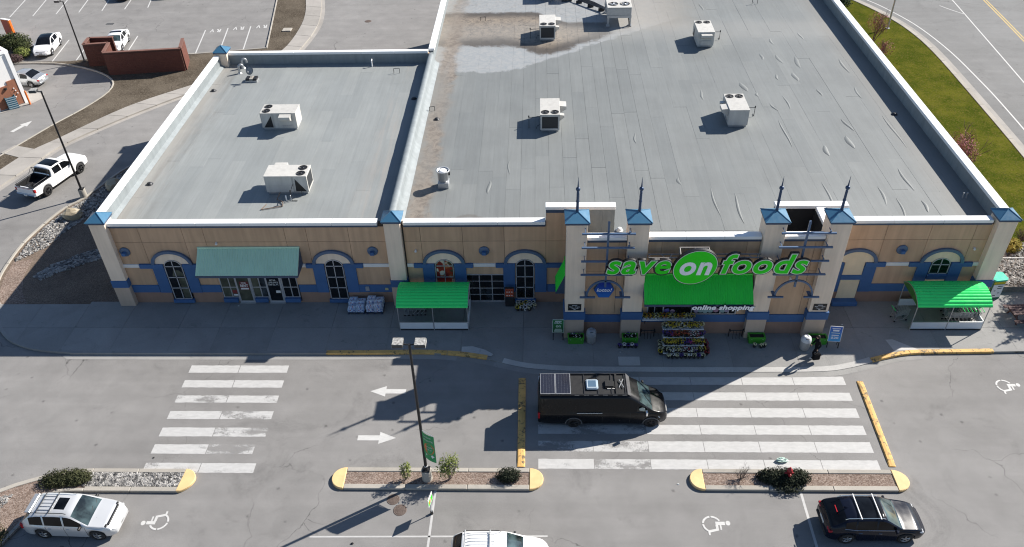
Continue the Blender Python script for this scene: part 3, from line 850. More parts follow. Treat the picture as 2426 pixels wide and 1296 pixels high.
def foliage(centres, n, size, rng, up=0.25, flat=1.0):
    """n leaf-sized quads spread through the clumps (cx, cy, cz, rx, ry, rz), denser towards their outside."""
    b = MB(); w = [c[3] * c[4] * c[5] for c in centres]; V = []; F = []
    for _ in range(n):
        c = rng.choices(centres, w)[0]
        d = Vector((rng.gauss(0, 1), rng.gauss(0, 1), rng.gauss(0, 1))).normalized()
        r = rng.random() ** 0.38 * rng.uniform(0.85, 1.08)
        p = Vector((c[0] + d.x * c[3] * r, c[1] + d.y * c[4] * r, c[2] + d.z * c[5] * r))
        if p.z < 0.02: p.z = rng.uniform(0.02, 0.08)
        nrm = (d + Vector((rng.uniform(-.9, .9), rng.uniform(-.9, .9), rng.uniform(-.5, .9) + up))).normalized()
        a = nrm.cross(Vector((rng.uniform(-1, 1), rng.uniform(-1, 1), rng.uniform(-1, 1)))).normalized(); e = nrm.cross(a)
        s = size * rng.uniform(0.6, 1.4); t = s * rng.uniform(0.35, 0.6) * flat
        i = len(V)
        V += [tuple(p - a * s), tuple(p + e * t), tuple(p + a * s), tuple(p - e * t)]
        F.append((i, i + 1, i + 2, i + 3))
    b.add(V, F)
    return b
def twigs(n, h, spread, rng, r=0.02, levels=3, up=0.6):
    b = MB()
    def grow(p, d, L, rr, lv):
        q = p + d * L
        b.cyl(p, q, rr, rr * 0.6, 4, caps=False)
        if lv <= 0: return
        for _ in range(rng.choice((2, 3))):
            nd = (d + Vector((rng.uniform(-spread, spread), rng.uniform(-spread, spread), rng.uniform(-.2, up)))).normalized()
            grow(p + d * L * rng.uniform(0.45, 1.0), nd, L * rng.uniform(0.6, 0.85), rr * 0.6, lv - 1)
    for _ in range(n):
        d = Vector((rng.uniform(-spread, spread), rng.uniform(-spread, spread), 1)).normalized()
        grow(Vector((rng.uniform(-.08, .08), rng.uniform(-.08, .08), 0)), d, h * rng.uniform(0.3, 0.45), r, levels)
    return b
def bush(name, label, loc, clumps, n, size, mat, seed=1, stem=0.3, group=None, twig_mat=None, tw=(7, 0.6, 0.8)):
    rng = random.Random(seed)
    t = thing(name, label, "bush", loc, group=group)
    foliage(clumps, n, size, rng).build("foliage", mat, t, local=True)
    twigs(tw[0], tw[1], tw[2], rng, 0.015, 2).build("stem", twig_mat or M_TWIG, t, local=True)
    return t

# ---------------------------------------------------------------- planted islands
def island(name, label, outline_top, outline_bot, fill_mat, end_l, end_r, x0, x1, yt, yb, group="kerbed islands in the parking lot"):
    """Long kerbed island: concrete kerb stones along both sides, painted rounded ends, gravel in between."""
    t = thing(name, label, "planting island", ((x0 + x1) / 2, (yt + yb) / 2, 0), group=group, kind="structure")
    ym = (yt + yb) / 2; h = (yt - yb) / 2
    el, er = (x0 + 0.72 if end_l else x0), (x1 - 0.74 if end_r else x1)
    n = max(2, round((er - el) / 3.0))
    for k in range(n):
        a, c = el + (er - el) * k / n + 0.008, el + (er - el) * (k + 1) / n - 0.008
        MB().box(a, yt - 0.27, 0, c, yt, 0.16).build("kerb_stone", M_KERB, t, bevel=0.025)
        MB().box(a, yb, 0, c, yb + 0.30, 0.16).build("kerb_stone", M_KERB, t, bevel=0.025)
    for e, s in ((end_l, -1), (end_r, 1)):
        if not e: continue
        xe = el if s < 0 else er; xt = x0 if s < 0 else x1
        p = [(xe, yb)] + [(xe + (xt - xe) * math.cos(a), ym + h * math.sin(a)) for a in np.linspace(-PI / 2, PI / 2, 15)[1:-1]] + [(xe, yt)]
        MB().prism(p, 0, 0.175).build("painted_end", M_YISL, t, bevel=0.03)
    MB().box(el - 0.02, yb + 0.29, 0.0, er + 0.02, yt - 0.26, 0.115).build("gravel_fill", fill_mat, t)
    return t
island("planting_island", "kerbed island with lamp post, two leafy shrubs and one dark bush", None, None, M_GRAV_TAN, True, True, -10.95, 0.27, -13.72, -15.10)
island("planting_island", "kerbed island around the red hydrant, crimson gravel inside", None, None, M_GRAV_TAN, True, True, 7.92, 19.24, -13.70, -15.05)["label"] = "kerbed island of tan gravel around the red fire hydrant"
# island on the driver's left: straight arm plus a wider bed behind the silver car
isl = thing("planting_island", "kerbed island of pale river stones with spreading juniper beside silver car", "planting island", (-23, -14.6, 0), group="kerbed islands in the parking lot", kind="structure")
for x0, x1 in [(-24.0, -21.5), (-21.5, -18.95)]:
    MB().box(x0 + 0.01, -14.15, 0, x1 - 0.01, -13.88, 0.16).build("kerb_stone", M_KERB, isl, bevel=0.025)
    MB().box(x0 + 0.01, -15.36, 0, x1 - 0.01, -15.06, 0.16).build("kerb_stone", M_KERB, isl, bevel=0.025)
p = smooth_line([(-19.05, -15.36), (-18.75, -15.30), (-18.38, -14.95), (-18.25, -14.5), (-18.45, -14.1), (-18.75, -13.92), (-18.95, -13.88)], 4)
MB().prism(p, 0, 0.175).build("painted_end", M_YISL, isl, bevel=0.03)
kerb_run("kerb_stone", smooth_line([(-33.5, -20.5), (-31.2, -17.4), (-28.6, -15.32), (-26.6, -14.38), (-25.2, -13.98), (-24.0, -13.88)], 3), M_KERB, isl, 0.27, 0.16, 2.5, -0.27)
kerb_run("kerb_stone", smooth_line([(-24.0, -15.36), (-25.3, -15.45), (-25.85, -16.1), (-26.25, -17.4), (-26.9, -19.2), (-27.6, -21.5)], 3), M_KERB, isl, 0.2, 0.16, 2.0, -0.2)
sheet("gravel_fill", [(-24.02, -14.1), (-25.2, -14.2), (-26.6, -14.6), (-28.6, -15.5), (-31.2, -17.6), (-33.4, -20.6), (-27.5, -21.5), (-26.8, -19.2), (-26.15, -17.4), (-25.75, -16.1), (-25.3, -15.3), (-24.02, -15.1)], 0.12, M_GRAV_TAN, isl)
sheet("gravel_fill", [(-24.05, -15.1), (-18.9, -15.1), (-18.9, -14.1), (-24.05, -14.1)], 0.118, M_GRAV_GREY, isl)
rock_bed("river_stones", [([(-24.2, -15.05), (-18.95, -15.05), (-18.95, -14.17), (-24.2, -14.17)], 2400), ([(-27.6, -15.6), (-28.6, -15.8), (-31, -17.8), (-29.5, -18.2), (-27.8, -16.8)], 900)], M_STONE, 0.028, 0.07, 0.12, "pale river stones filling the island beside the silver car", seed=3)
bush("juniper_bush", "wide low grey green juniper spreading over the stone island", (-25.15, -14.62, 0.12), [(0, 0, 0.18, 1.35, 0.62, 0.34), (-0.6, -0.2, 0.16, 0.85, 0.55, 0.3), (0.55, 0.05, 0.17, 0.9, 0.55, 0.32)], 5200, 0.055, M_JUNI, 5, tw=(10, 0.35, 1.2))
bush("dry_shrub", "dark low shrub at the frame edge behind the silver car", (-27.6, -18.4, 0.12), [(0, 0, 0.2, 1.2, 1.0, 0.35), (-1.0, 0.5, 0.2, 0.8, 0.8, 0.3)], 2600, 0.06, M_JUNI, 6, tw=(8, 0.4, 1.1))
bush("round_bush", "compact dark green bush at the end of the lamp island", (-1.55, -14.36, 0.12), [(0, 0, 0.26, 0.72, 0.48, 0.36)], 2600, 0.045, M_DKBUSH, 7)
bush("spreading_bush", "dark spreading evergreen bush wrapped around the red hydrant", (12.8, -14.3, 0.12), [(0, 0, 0.2, 1.35, 0.62, 0.36), (-0.75, 0.05, 0.16, 0.75, 0.5, 0.28), (0.7, 0.0, 0.18, 0.8, 0.55, 0.3), (0.1, -0.6, 0.1, 0.9, 0.45, 0.16)], 5200, 0.06, M_DKBUSH, 8, tw=(12, 0.5, 1.3))
rngv = random.Random(11)
t = thing("leafy_shrub", "fresh green upright shrub on the lamp island, taller of the pair", "shrub", (-4.68, -14.45, 0.12), group="spring shrubs on the lamp island")
foliage([(0, 0, 1.15, 0.62, 0.55, 0.75), (0.25, 0.1, 1.5, 0.4, 0.4, 0.45), (-0.25, -0.05, 0.8, 0.5, 0.45, 0.5)], 900, 0.055, rngv).build("foliage", M_FRESH, t, local=True)
twigs(7, 1.7, 0.42, rngv, 0.022, 3).build("stem", M_TWIG, t, local=True)
t = thing("leafy_shrub", "small sparse green shrub between the lamp post and the yellow end", "shrub", (-6.95, -14.45, 0.12), group="spring shrubs on the lamp island")
foliage([(0, 0, 0.7, 0.36, 0.34, 0.6), (0.12, 0, 1.05, 0.2, 0.2, 0.3)], 420, 0.05, rngv).build("foliage", M_FRESH, t, local=True)
twigs(5, 1.2, 0.38, rngv, 0.018, 3).build("stem", M_TWIG, t, local=True)
t = thing("bare_shrub", "leafless twiggy shrub on the hydrant island", "shrub", (10.55, -14.35, 0.12))
twigs(11, 1.0, 0.95, rngv, 0.016, 3).build("twigs", M_TWIG, t, local=True)

# ---------------------------------------------------------------- gravel bed beside the left wing
BEDK = smooth_line([(-36.3, -0.2), (-37.3, 1.0), (-37.95, 2.9), (-38.2, 4.8), (-38.28, 6.87), (-37.95, 9.2), (-37.35, 11.5), (-36.35, 13.1), (-35.1, 17.0), (-33.2, 20.5), (-31.2, 24.5), (-29.4, 27.6)], 3)
bed = tag(sheet("gravel_bed", BEDK + [(-28.2, 27.6), (-28.2, -0.2)], 0.06, M_GRAV_BROWN), "brown gravel bed along the end wall of the store", "gravel bed", kind="structure")
kerb_run("bed_kerb", BEDK, M_KERB, bed, 0.2, 0.15, 2.6, -0.0)
sheet("sunlit_tan_strip", [(-36.4, -0.1), (-37.2, 1.1), (-37.75, 2.9), (-37.95, 4.6), (-36.7, 5.0), (-36.4, 3.0), (-35.6, 1.2), (-34.6, -0.1)], 0.066, M_GRAV_TAN, bed)  # tan sheet paints the sunlit part of the brown gravel
rock_bed("river_stones", [([(-37.9, 4.6), (-38.05, 6.9), (-37.7, 9.2), (-37.1, 11.4), (-36.2, 13.0), (-35.0, 16.8), (-33.2, 20.0), (-28.4, 21), (-28.4, 18), (-31.0, 16.0), (-33.8, 12.5), (-35.2, 10.0), (-36.0, 8.0), (-36.3, 6.5)], 6500),
                          ([(-33.9, 8.6), (-32.0, 11.0), (-29.5, 14), (-28.3, 14), (-28.3, 12), (-30.6, 10.2), (-32.5, 7.8)], 1200),
                          ([(-28.3, 8.2), (-30.5, 7.4), (-33.2, 5.7), (-35.0, 4.2), (-35.7, 2.9), (-34.9, 2.5), (-34.0, 3.4), (-32.3, 4.6), (-30.2, 5.6), (-28.3, 6.4)], 2400)],
         M_STONE, 0.045, 0.11, 0.06, "pale river stones along the kerb and in a curved trail through the gravel", seed=4)
def boulder(label, loc, r, sq, mat, seed, group="landscape boulders"):
    rng = random.Random(seed); b = MB(); b.ico((0, 0, r * sq[2] * 0.6), r, sq, 2, 0.13, rng)
    o = b.build("boulder", mat, None); o.location = loc
    return tag(o, label, "boulder", group)
boulder("tan boulder half in shade on the stones near the store corner", (-36.1, 10.3, 0.06), 0.65, (1.2, 0.9, 0.75), M_BOULD, 3)
boulder("grey brown boulder in the shaded stones behind the lamp post", (-34.6, 14.5, 0.06), 0.65, (0.9, 1.0, 0.9), M_BOULD, 4)

# ---------------------------------------------------------------- ground beyond, to the left
U = smooth_line([(-48.5, 8), (-46.9, 13.5), (-45.73, 17.41), (-44.77, 20.47), (-43.19, 22.97), (-39.39, 29.06), (-34.81, 33.56), (-31.0, 37.0), (-28.6, 40), (-27.46, 42.6), (-27.09, 47.1), (-27.33, 52), (-28.49, 57.75), (-31, 66), (-36, 78)], 4)
Lw = smooth_line([(-46.6, 8), (-45.1, 12), (-44.38, 14.84), (-43.32, 18.42), (-42.59, 21.06), (-41.0, 23.8), (-37.89, 27.92), (-34.2, 32.0), (-30.5, 35.2), (-27.6, 38.2), (-26.2, 40.5), (-25.68, 42.6), (-25.25, 47), (-25.39, 51.27), (-26.6, 57.68), (-29, 65.5), (-33.5, 77.5)], 4)
walk = thing("footpath", "pale concrete footpath curving between the drive and the parking strip", "footpath", kind="structure")
n = 26
def at_frac(pts, t):
    L = [0.0]
    for a, b_ in zip(pts[:-1], pts[1:]): L.append(L[-1] + math.dist(a, b_))
    s = t * L[-1]
    for i in range(len(L) - 1):
        if s <= L[i + 1] + 1e-9:
            k = (s - L[i]) / max(1e-9, L[i + 1] - L[i]); a, b_ = pts[i], pts[i + 1]
            return (a[0] + (b_[0] - a[0]) * k, a[1] + (b_[1] - a[1]) * k)
    return pts[-1]
for i in range(n):
    t0, t1 = i / n, (i + 1) / n; e = 0.00035
    a = [at_frac(U, t0 + e + (t1 - t0 - 2 * e) * k / 3) for k in range(4)]
    c = [at_frac(Lw, t0 + e + (t1 - t0 - 2 * e) * k / 3) for k in range(4)]
    MB().prism(a + c[::-1], -0.02, 0.14).build("concrete_slab", M_CONC, walk)
gl = offset_line(Lw, -0.45)
for i in range(0, len(Lw) - 1, 4):
    i1 = min(i + 4, len(Lw) - 1)
    sheet("gutter_pan", Lw[i:i1 + 1] + gl[i:i1 + 1][::-1], 0.01, M_CONC, walk)
K = [(-51.5, 8), (-49.3, 13.5), (-47.9, 17.5), (-46.54, 21.36), (-45.07, 25.47), (-43.6, 28.8), (-42.67, 32.38), (-43.43, 35.12), (-46.43, 37.52), (-51.4, 39.35), (-58, 39.4)]
K = smooth_line(K, 3)
verge_poly = [p for p in K] + [(-58, 39.85), (-50, 39.9), (-47.4, 40.6), (-44, 40.9), (-37.0, 41.35), (-29.35, 42.75), (-30.0, 46.5), (-32.01, 57.88), (-34.2, 70)] + [p for p in U[::-1] if p[1] < 68]
verge = tag(sheet("dormant_verge", verge_poly, 0.10, M_BROWNGRASS), "dry brown verge between the footpath and the drive through", "verge", kind="structure")
kerb_run("verge_kerb", K, M_KERB, verge, 0.16, 0.15, 2.6, -0.16)
kerb_run("verge_kerb", [(-47.4, 40.6), (-44, 40.9), (-37.0, 41.35), (-29.35, 42.75)], M_KERB, verge, 0.16, 0.15, 2.6, 0)
kerb_run("verge_kerb", [(-29.35, 42.75), (-30.0, 46.5), (-32.01, 57.88), (-34.2, 70)], M_KERB, verge, 0.16, 0.15, 2.6, 0)
MB().prism([(-47.2, 20.4), (-46.6, 21.7), (-44.1, 20.9), (-44.75, 19.4)], 0.0, 0.125).build("path_crossing", M_CONC, verge)
MB().prism([(-43.2, 42.6), (-42.9, 42.6), (-42.9, 42.3), (-43.2, 42.3)], 0.0, 0.02).build("valve_cover", M_STEELD, verge)
b = MB(); b.box(-28.9, 47.4, 0.10, -27.9, 48.3, 0.20); b.box(-28.5, 47.5, 0.2, -27.95, 48.1, 0.215)
b.build("catch_basin", M_KERB, verge, bevel=0.02)
rng = random.Random(5); b = MB()
for (x, y) in scatter(verge_poly, 1500, rng):
    h = rng.uniform(0.015, 0.04); a = rng.uniform(0, PI); w = rng.uniform(0.03, 0.07)
    b.add([(x - w * math.cos(a), y - w * math.sin(a), 0.1), (x + w * math.cos(a), y + w * math.sin(a), 0.1), (x + rng.uniform(-.05, .05), y + rng.uniform(-.05, .05), 0.1 + h)], [(0, 1, 2)])
tag(b.build("dry_grass", mat_leaf("dry_grass_blade", (0.10, 0.085, 0.06), (0.17, 0.145, 0.105))), "dry grass tufts on the brown verge", "grass", kind="stuff")
# drive through side: concrete apron by the restaurant
tag(sheet("concrete_apron", [(-57, 24.0), (-51.2, 28.2), (-49.2, 30.2), (-48.7, 31.2), (-49.0, 32.2), (-50.2, 32.6), (-56, 31), (-58, 28)], 0.02, M_CONC), "concrete apron at the corner of the white restaurant", "apron", kind="structure")

# ---------------------------------------------------------------- ground beyond, to the right
GK = smooth_line([(30.5, 64), (35.0, 57.8), (36.96, 55.4), (39.3, 49.9), (40.4, 45.3), (40.8, 39.8), (40.6, 30.6), (40.1, 17.9), (39.3, 8.0), (38.4, -2.0), (37.5, -14)], 4)
lawn_poly = [(28.95, 0.9), (28.95, 64)] + GK + [(33.0, -14), (33.0, 0.9)]
lawn = tag(sheet("lawn", lawn_poly, 0.10, M_GRASS), "sloping green lawn between the long store wall and the street", "lawn", kind="structure")
kerb_run("street_kerb", GK, M_KERB, lawn, 0.45, 0.15, 3.2, 0.0)
rng = random.Random(6); b = MB()
for (x, y) in scatter(lawn_poly, 16000, rng):
    if y < 4: continue
    h = rng.uniform(0.006, 0.02); a = rng.uniform(0, PI); w = rng.uniform(0.03, 0.08)
    b.add([(x - w * math.cos(a), y - w * math.sin(a), 0.1), (x + w * math.cos(a), y + w * math.sin(a), 0.1), (x + rng.uniform(-.07, .07), y + rng.uniform(-.07, .07), 0.1 + h)], [(0, 1, 2)])
tag(b.build("grass", mat_leaf("grass_blade", (0.056, 0.066, 0.009), (0.092, 0.09, 0.015), (0.13, 0.108, 0.03), 0.5)), "short green grass tufts across the lawn", "grass", kind="stuff")
go = offset_line(GK, 0.46)
road = tag(sheet("street", go + [(60, -16), (90, -16), (90, 90), (30, 90), (25, 70)], 0.005, M_ROAD), "grey two lane street running past the lawn", "street", kind="structure")
for i in range(0, len(GK) - 1, 4):
    i1 = min(i + 4, len(GK) - 1); a = offset_line(GK, 0.46); c = offset_line(GK, 1.0)
    sheet("gutter_pan", a[i:i1 + 1] + c[i:i1 + 1][::-1], 0.010, M_CONC, road)
def rline(pts, w, mat):
    pts = smooth_line(pts, 4); a = offset_line(pts, -w / 2); c = offset_line(pts, w / 2)
    sheet("road_line", a + c[::-1], 0.009, mat, road).color = (0.25, 0, 0, 1)
rline([(35.5, 60.0), (38.95, 55.31), (40.74, 51.10), (42.0, 46.5), (42.75, 40.0), (42.85, 33), (42.76, 28.37), (42.3, 20), (41.4, 10), (40.3, 0), (39.4, -10)], 0.14, M_WFRESH)
rline([(49.2, 62), (48.75, 54.95), (47.9, 45), (46.8, 32.7), (45.6, 20), (44.2, 8), (42.8, -4)], 0.13, M_WFRESH)
rline([(46.6, 53.2), (47.4, 51.8), (48.35, 50.4)], 0.13, M_WPAINT)
rline([(52.7, 62), (52.3, 54.8), (51.34, 42.6), (50.2, 30), (48.8, 18), (47, 4)], 0.12, M_YROAD)
rline([(53.0, 62), (52.6, 54.8), (51.64, 42.6), (50.5, 30), (49.1, 18), (47.3, 4)], 0.12, M_YROAD)
# stone bed by the corner of the store
bed2 = tag(sheet("stone_bed", [(28.98, 0.95), (28.98, 5.8), (31.5, 6.4), (35.5, 6.6), (36.2, 4.0), (36.2, 0.95)], 0.115, M_GRAV_GREY), "bed of pale stones at the sunny corner of the store", "stone bed", kind="structure")
rock_bed("river_stones", [([(29.1, 1.1), (29.1, 5.5), (31.6, 6.2), (35.4, 6.4), (36.0, 4.0), (36.0, 1.1)], 4200)], M_STONE, 0.05, 0.11, 0.115, "pale stones packed behind the low timber edge", seed=9)
boulder("pale boulder at the lawn edge past the yellow shrub", (33.3, 8.1, 0.1), 0.5, (1.1, 0.9, 0.8), M_BOULW, 9)
bush("golden_shrub", "golden yellow shrub in the stones by the store corner", (33.25, 5.55, 0.12), [(0, 0, 0.4, 0.75, 0.6, 0.45), (0.3, 0.2, 0.55, 0.45, 0.4, 0.35)], 1500, 0.075, M_YSHRUB, 21)
t = thing("bare_shrub", "purple brown leafless shrub behind the golden shrub", "shrub", (34.5, 6.6, 0.12))
twigs(30, 1.3, 0.8, random.Random(31), 0.016, 3).build("twigs", M_TWIGP, t, local=True)
t2 = dup(t, (33.5, 7.3, 0.1), 1.3, "purple brown leafless shrub beside the pale boulder")
t = thing("timber_edging", "low weathered timber edging wall in front of the stones", "edging", (32.6, 0.98, 0), kind="structure")
M_TIMB = M("grey_timber", (0.20, 0.175, 0.15), 0.85, 0.2, 3, 0.4, 30, streak=0.2)
for i in range(3):
    for x0, x1 in ((29.0, 32.6), (32.62, 36.2)):
        MB().box(x0, 0.92, 0.15 + i * 0.155, x1, 1.06, 0.30 + i * 0.155).build("timber_plank", M_TIMB, t, bevel=0.012)
t = thing("handrail", "white pipe handrail above the stone bed", "handrail", (32.0, 3.6, 0.1))
b = MB(); b.cyl((29.1, 3.6, 0.95), (36, 3.6, 0.95), 0.035, n=8); b.build("rail", M_WTRIM, t)
for x in (29.6, 32.6, 35.6): MB().cyl((x, 3.6, 0.1), (x, 3.6, 0.94), 0.03, n=8).build("post", M_WTRIM, t)
# street trees
def blossom_tree(label, loc, h, w, seed, n=900, mat=None, bare=False):
    rng = random.Random(seed)
    t = thing("blossom_tree", label, "tree", loc, group="small trees on the lawn")
    tr = twigs(4, h, 0.45, rng, 0.05, 4, 0.7); tr.build("trunk", M_TWIGP, t, local=True)
    if not bare:
        foliage([(0, 0, h * 0.62, w, w, h * 0.36), (w * 0.4, 0.2, h * 0.5, w * 0.6, w * 0.7, h * 0.3), (-w * 0.4, -0.2, h * 0.75, w * 0.6, w * 0.6, h * 0.25)], n, 0.065, rng).build("crown", mat or M_PINK, t, local=True)
    return t
blossom_tree("pink blossoming tree close to the store wall, far along the lawn", (35.6, 42.6, 0.1), 3.4, 1.25, 41, 800)
blossom_tree("pink blossoming tree growing against the store wall by the corner", (33.6, 16.0, 0.1), 3.4, 1.3, 42, 1500)
blossom_tree("smaller pink tree behind the corner tree", (35.0, 18.8, 0.1), 2.6, 1.1, 43, 260)
blossom_tree("small pink tree in front of the far lawn sign", (34.9, 37.8, 0.1), 2.4, 1.0, 44, 420)
rng = random.Random(50)
t = thing("conifer_tree", "dark conifer at the far end of the lawn behind the roof edge", "tree", (34.6, 52.5, 0.1))
MB().cyl((0, 0, 0), (0, 0, 5.4), 0.16, 0.03, 8).build("trunk", M_BARK, t, local=True)
foliage([(0, 0, 0.9, 1.5, 1.5, 0.8), (0, 0, 2.0, 1.2, 1.2, 0.9), (0, 0, 3.1, 0.9, 0.9, 0.9), (0, 0, 4.3, 0.5, 0.5, 0.9), (0, 0, 5.1, 0.25, 0.25, 0.5)], 5200, 0.11, rng).build("crown", M_CONIF, t, local=True)
# a tree beyond the frame whose shadow falls on the sidewalk
rng = random.Random(51)
t = thing("conifer_tree", "conifer growing in the bed past the picnic table", "tree", (36.4, 0.75, 0.1))
MB().cyl((0, 0, 0), (0, 0, 6.9), 0.18, 0.03, 8).build("trunk", M_BARK, t, local=True)
foliage([(0, 0, 1.4, 1.7, 1.7, 0.8), (0, 0, 2.6, 1.5, 1.5, 0.9), (0, 0, 3.8, 1.2, 1.2, 0.9), (0, 0, 5.0, 0.7, 0.7, 0.9), (0, 0, 6.0, 0.3, 0.3, 0.6)], 6500, 0.11, rng).build("crown", M_CONIF, t, local=True)
t = thing("shade_tree", "broad spreading tree beyond the stone bed, outside the frame edge", "tree", (38.6, 3.4, 0.1))
rng = random.Random(52)
MB().cyl((0, 0, 0), (0, 0, 4.6), 0.2, 0.09, 8).build("trunk", M_BARK, t, local=True)
foliage([(0, 0, 4.6, 2.1, 2.1, 1.5), (0.6, 0.6, 6.0, 1.8, 1.7, 1.3), (-0.5, -0.7, 5.6, 1.6, 1.5, 1.3), (0.2, 0.0, 7.2, 1.1, 1.1, 0.9)], 5200, 0.12, rng).build("crown", M_FRESH, t, local=True)
# bushes by the restaurant
bush("hedge_bush", "big rounded olive green bush beside the white parked crossover", (-57.2, 43.2, 0.1), [(0, 0, 0.9, 1.7, 1.4, 0.95), (-1.6, 0.3, 0.8, 1.3, 1.2, 0.8), (1.2, -0.9, 0.7, 1.0, 0.9, 0.65)], 4200, 0.12, M_BUSHL, 61, tw=(10, 1.4, 0.7))
bush("hedge_bush", "lower yellowish bush between the orange roof sign and white crossover", (-55.6, 41.2, 0.1), [(0, 0, 0.5, 0.9, 0.8, 0.55)], 1500, 0.09, M_FRESH, 62, tw=(8, 0.8, 0.7))
bush("hedge_bush", "brown dormant bush at the restaurant wall by the kerb", (-55.9, 39.9, 0.1), [(0, 0, 0.4, 1.1, 0.7, 0.5)], 1500, 0.07, mat_leaf("dormant_leaf", (0.06, 0.04, 0.04), (0.11, 0.075, 0.07)), 63, tw=(12, 0.8, 0.8))
# ================================================================ the store
ROOF_Z = 5.60
unit = thing("retail_unit", "lower wing of the store with teal awning and vacant shopfront", "building", (-18.8, 12.0, 0))
mart = thing("supermarket", "large tan supermarket with four cream towers and flat grey roof", "building", (10.0, 20.0, 0))
XL, XM, XR, YB0, YB1 = -28.1, -9.42, 28.9, 26.4, 45.3

def wall(parent, x0, y0, x1, y1, z1, mats, z0=0.0, name="wall"):
    return MB().box(x0, y0, z0, x1, y1, z1).build(name, mats, parent)
def coping(parent, x0, y0, x1, y1, z, n=1, along='x'):
    h = 0.22
    for k in range(n):
        if along == 'x':
            a = x0 + (x1 - x0) * k / n + 0.004; c = x0 + (x1 - x0) * (k + 1) / n - 0.004
            MB().box(a, y0, z - h, c, y1, z).build("coping", M_COPE, parent, bevel=0.02)
        else:
            a = y0 + (y1 - y0) * k / n + 0.004; c = y0 + (y1 - y0) * (k + 1) / n - 0.004
            MB().box(x0, a, z - h, x1, c, z).build("coping", M_COPE, parent, bevel=0.02)

# --- structural walls (dark joint colour shows between the stucco panels in front)
# left wing
wall(unit, XL, 0.06, XM - 0.02, 0.36, 6.46, M_JOINT)
wall(unit, XL, 0.37, XL + 0.30, YB0, 6.44, M_TAN)
wall(unit, XL + 0.31, YB0 - 0.3, XM - 0.02, YB0, 6.44, M_TAN)
coping(unit, -27.0, -0.16, -9.95, 0.36, 6.68, 6)
coping(unit, XL - 0.09, 0.9, XL + 0.38, YB0 - 0.9, 6.67, 8, 'y')
coping(unit, XL + 0.9, YB0 - 0.36, XM - 0.1, YB0 + 0.08, 6.67, 6)
MB().box(-27.0, -0.10, 6.30, -9.95, 0.05, 6.459).build("fascia", M_TRIM, unit)
# membrane on the inner faces of the parapets
def membrane(parent, x0, y0, z0, x1, y1, z1, n=1, along='x'):
    for k in range(n):
        if along == 'x':
            a = x0 + (x1 - x0) * k / n; c = x0 + (x1 - x0) * (k + 1) / n - 0.006
            MB().box(a, y0, z0, c, y1, z1).build("parapet_membrane", M_MEMW, parent)
        else:
            a = y0 + (y1 - y0) * k / n; c = y0 + (y1 - y0) * (k + 1) / n - 0.006
            MB().box(x0, a, z0, x1, c, z1).build("parapet_membrane", M_MEMW, parent)
membrane(unit, XL + 0.31, 0.40, ROOF_Z, XL + 0.34, YB0 - 0.32, 6.44, 12, 'y')
membrane(unit, XL + 0.36, YB0 - 0.34, ROOF_Z, XM - 0.1, YB0 - 0.31, 6.44, 9)
membrane(unit, XL + 0.40, 0.37, ROOF_Z, -9.6, 0.40, 6.44, 8)
# cant strips at the foot of the parapets
def cant(parent, pts):
    MB().add(*pts).build("cant_strip", M_MEMW, parent)
MB().wallprism([(0, 0), (0.28, 0), (0, 0.22)], 0, 1)
b = MB(); b.add([(XL + 0.345, 0.45, ROOF_Z + 0.2), (XL + 0.345, YB0 - 0.4, ROOF_Z + 0.2), (XL + 0.62, YB0 - 0.4, ROOF_Z + 0.022), (XL + 0.62, 0.45, ROOF_Z + 0.022)], [(0, 3, 2, 1)])
b.build("cant_strip", M_MEMW, unit)
# main block
wall(mart, XM, 0.06, 4.72, 0.36, 6.46, M_JOINT); wall(mart, 14.34, 0.06, XR, 0.36, 6.46, M_JOINT); wall(mart, 4.73, 0.06, 14.33, 0.36, ROOF_Z - 0.3, M_JOINT)
wall(mart, XR - 0.42, 0.37, XR, YB1, 6.44, M_TAN)
wall(mart, XM, 0.37, XM + 0.32, YB1, 6.40, M_MEMW)
wall(mart, XM + 0.33, YB1 - 0.3, XR - 0.43, YB1, 6.44, M_TAN)
coping(mart, -8.35, -0.16, 0.47, 0.36, 6.68, 3)
coping(mart, 18.66, -0.16, 27.55, 0.36, 6.68, 3)
MB().box(-8.35, -0.10, 6.30, 0.47, 0.05, 6.459).build("fascia", M_TRIM, mart)
MB().box(18.66, -0.10, 6.30, 27.55, 0.05, 6.459).build("fascia", M_TRIM, mart)
coping(mart, XR - 0.50, 0.9, XR + 0.10, YB1 - 0.4, 6.70, 14, 'y')
coping(mart, XM - 0.10, YB0 + 0.1, XM + 0.42, YB1 - 0.4, 6.70, 6, 'y')
coping(mart, XM + 0.5, YB1 - 0.38, XR - 0.6, YB1 + 0.08, 6.68, 10)
membrane(mart, XR - 0.46, 0.40, ROOF_Z, XR - 0.425, YB1 - 0.35, 6.46, 20, 'y')
membrane(mart, XM + 0.335, 0.40, ROOF_Z, XM + 0.36, YB1 - 0.35, 6.40, 14, 'y')
membrane(mart, -8.3, 0.365, ROOF_Z, 0.5, 0.39, 6.44, 4)
membrane(mart, 18.7, 0.365, ROOF_Z, 28.3, 0.39, 6.44, 4)
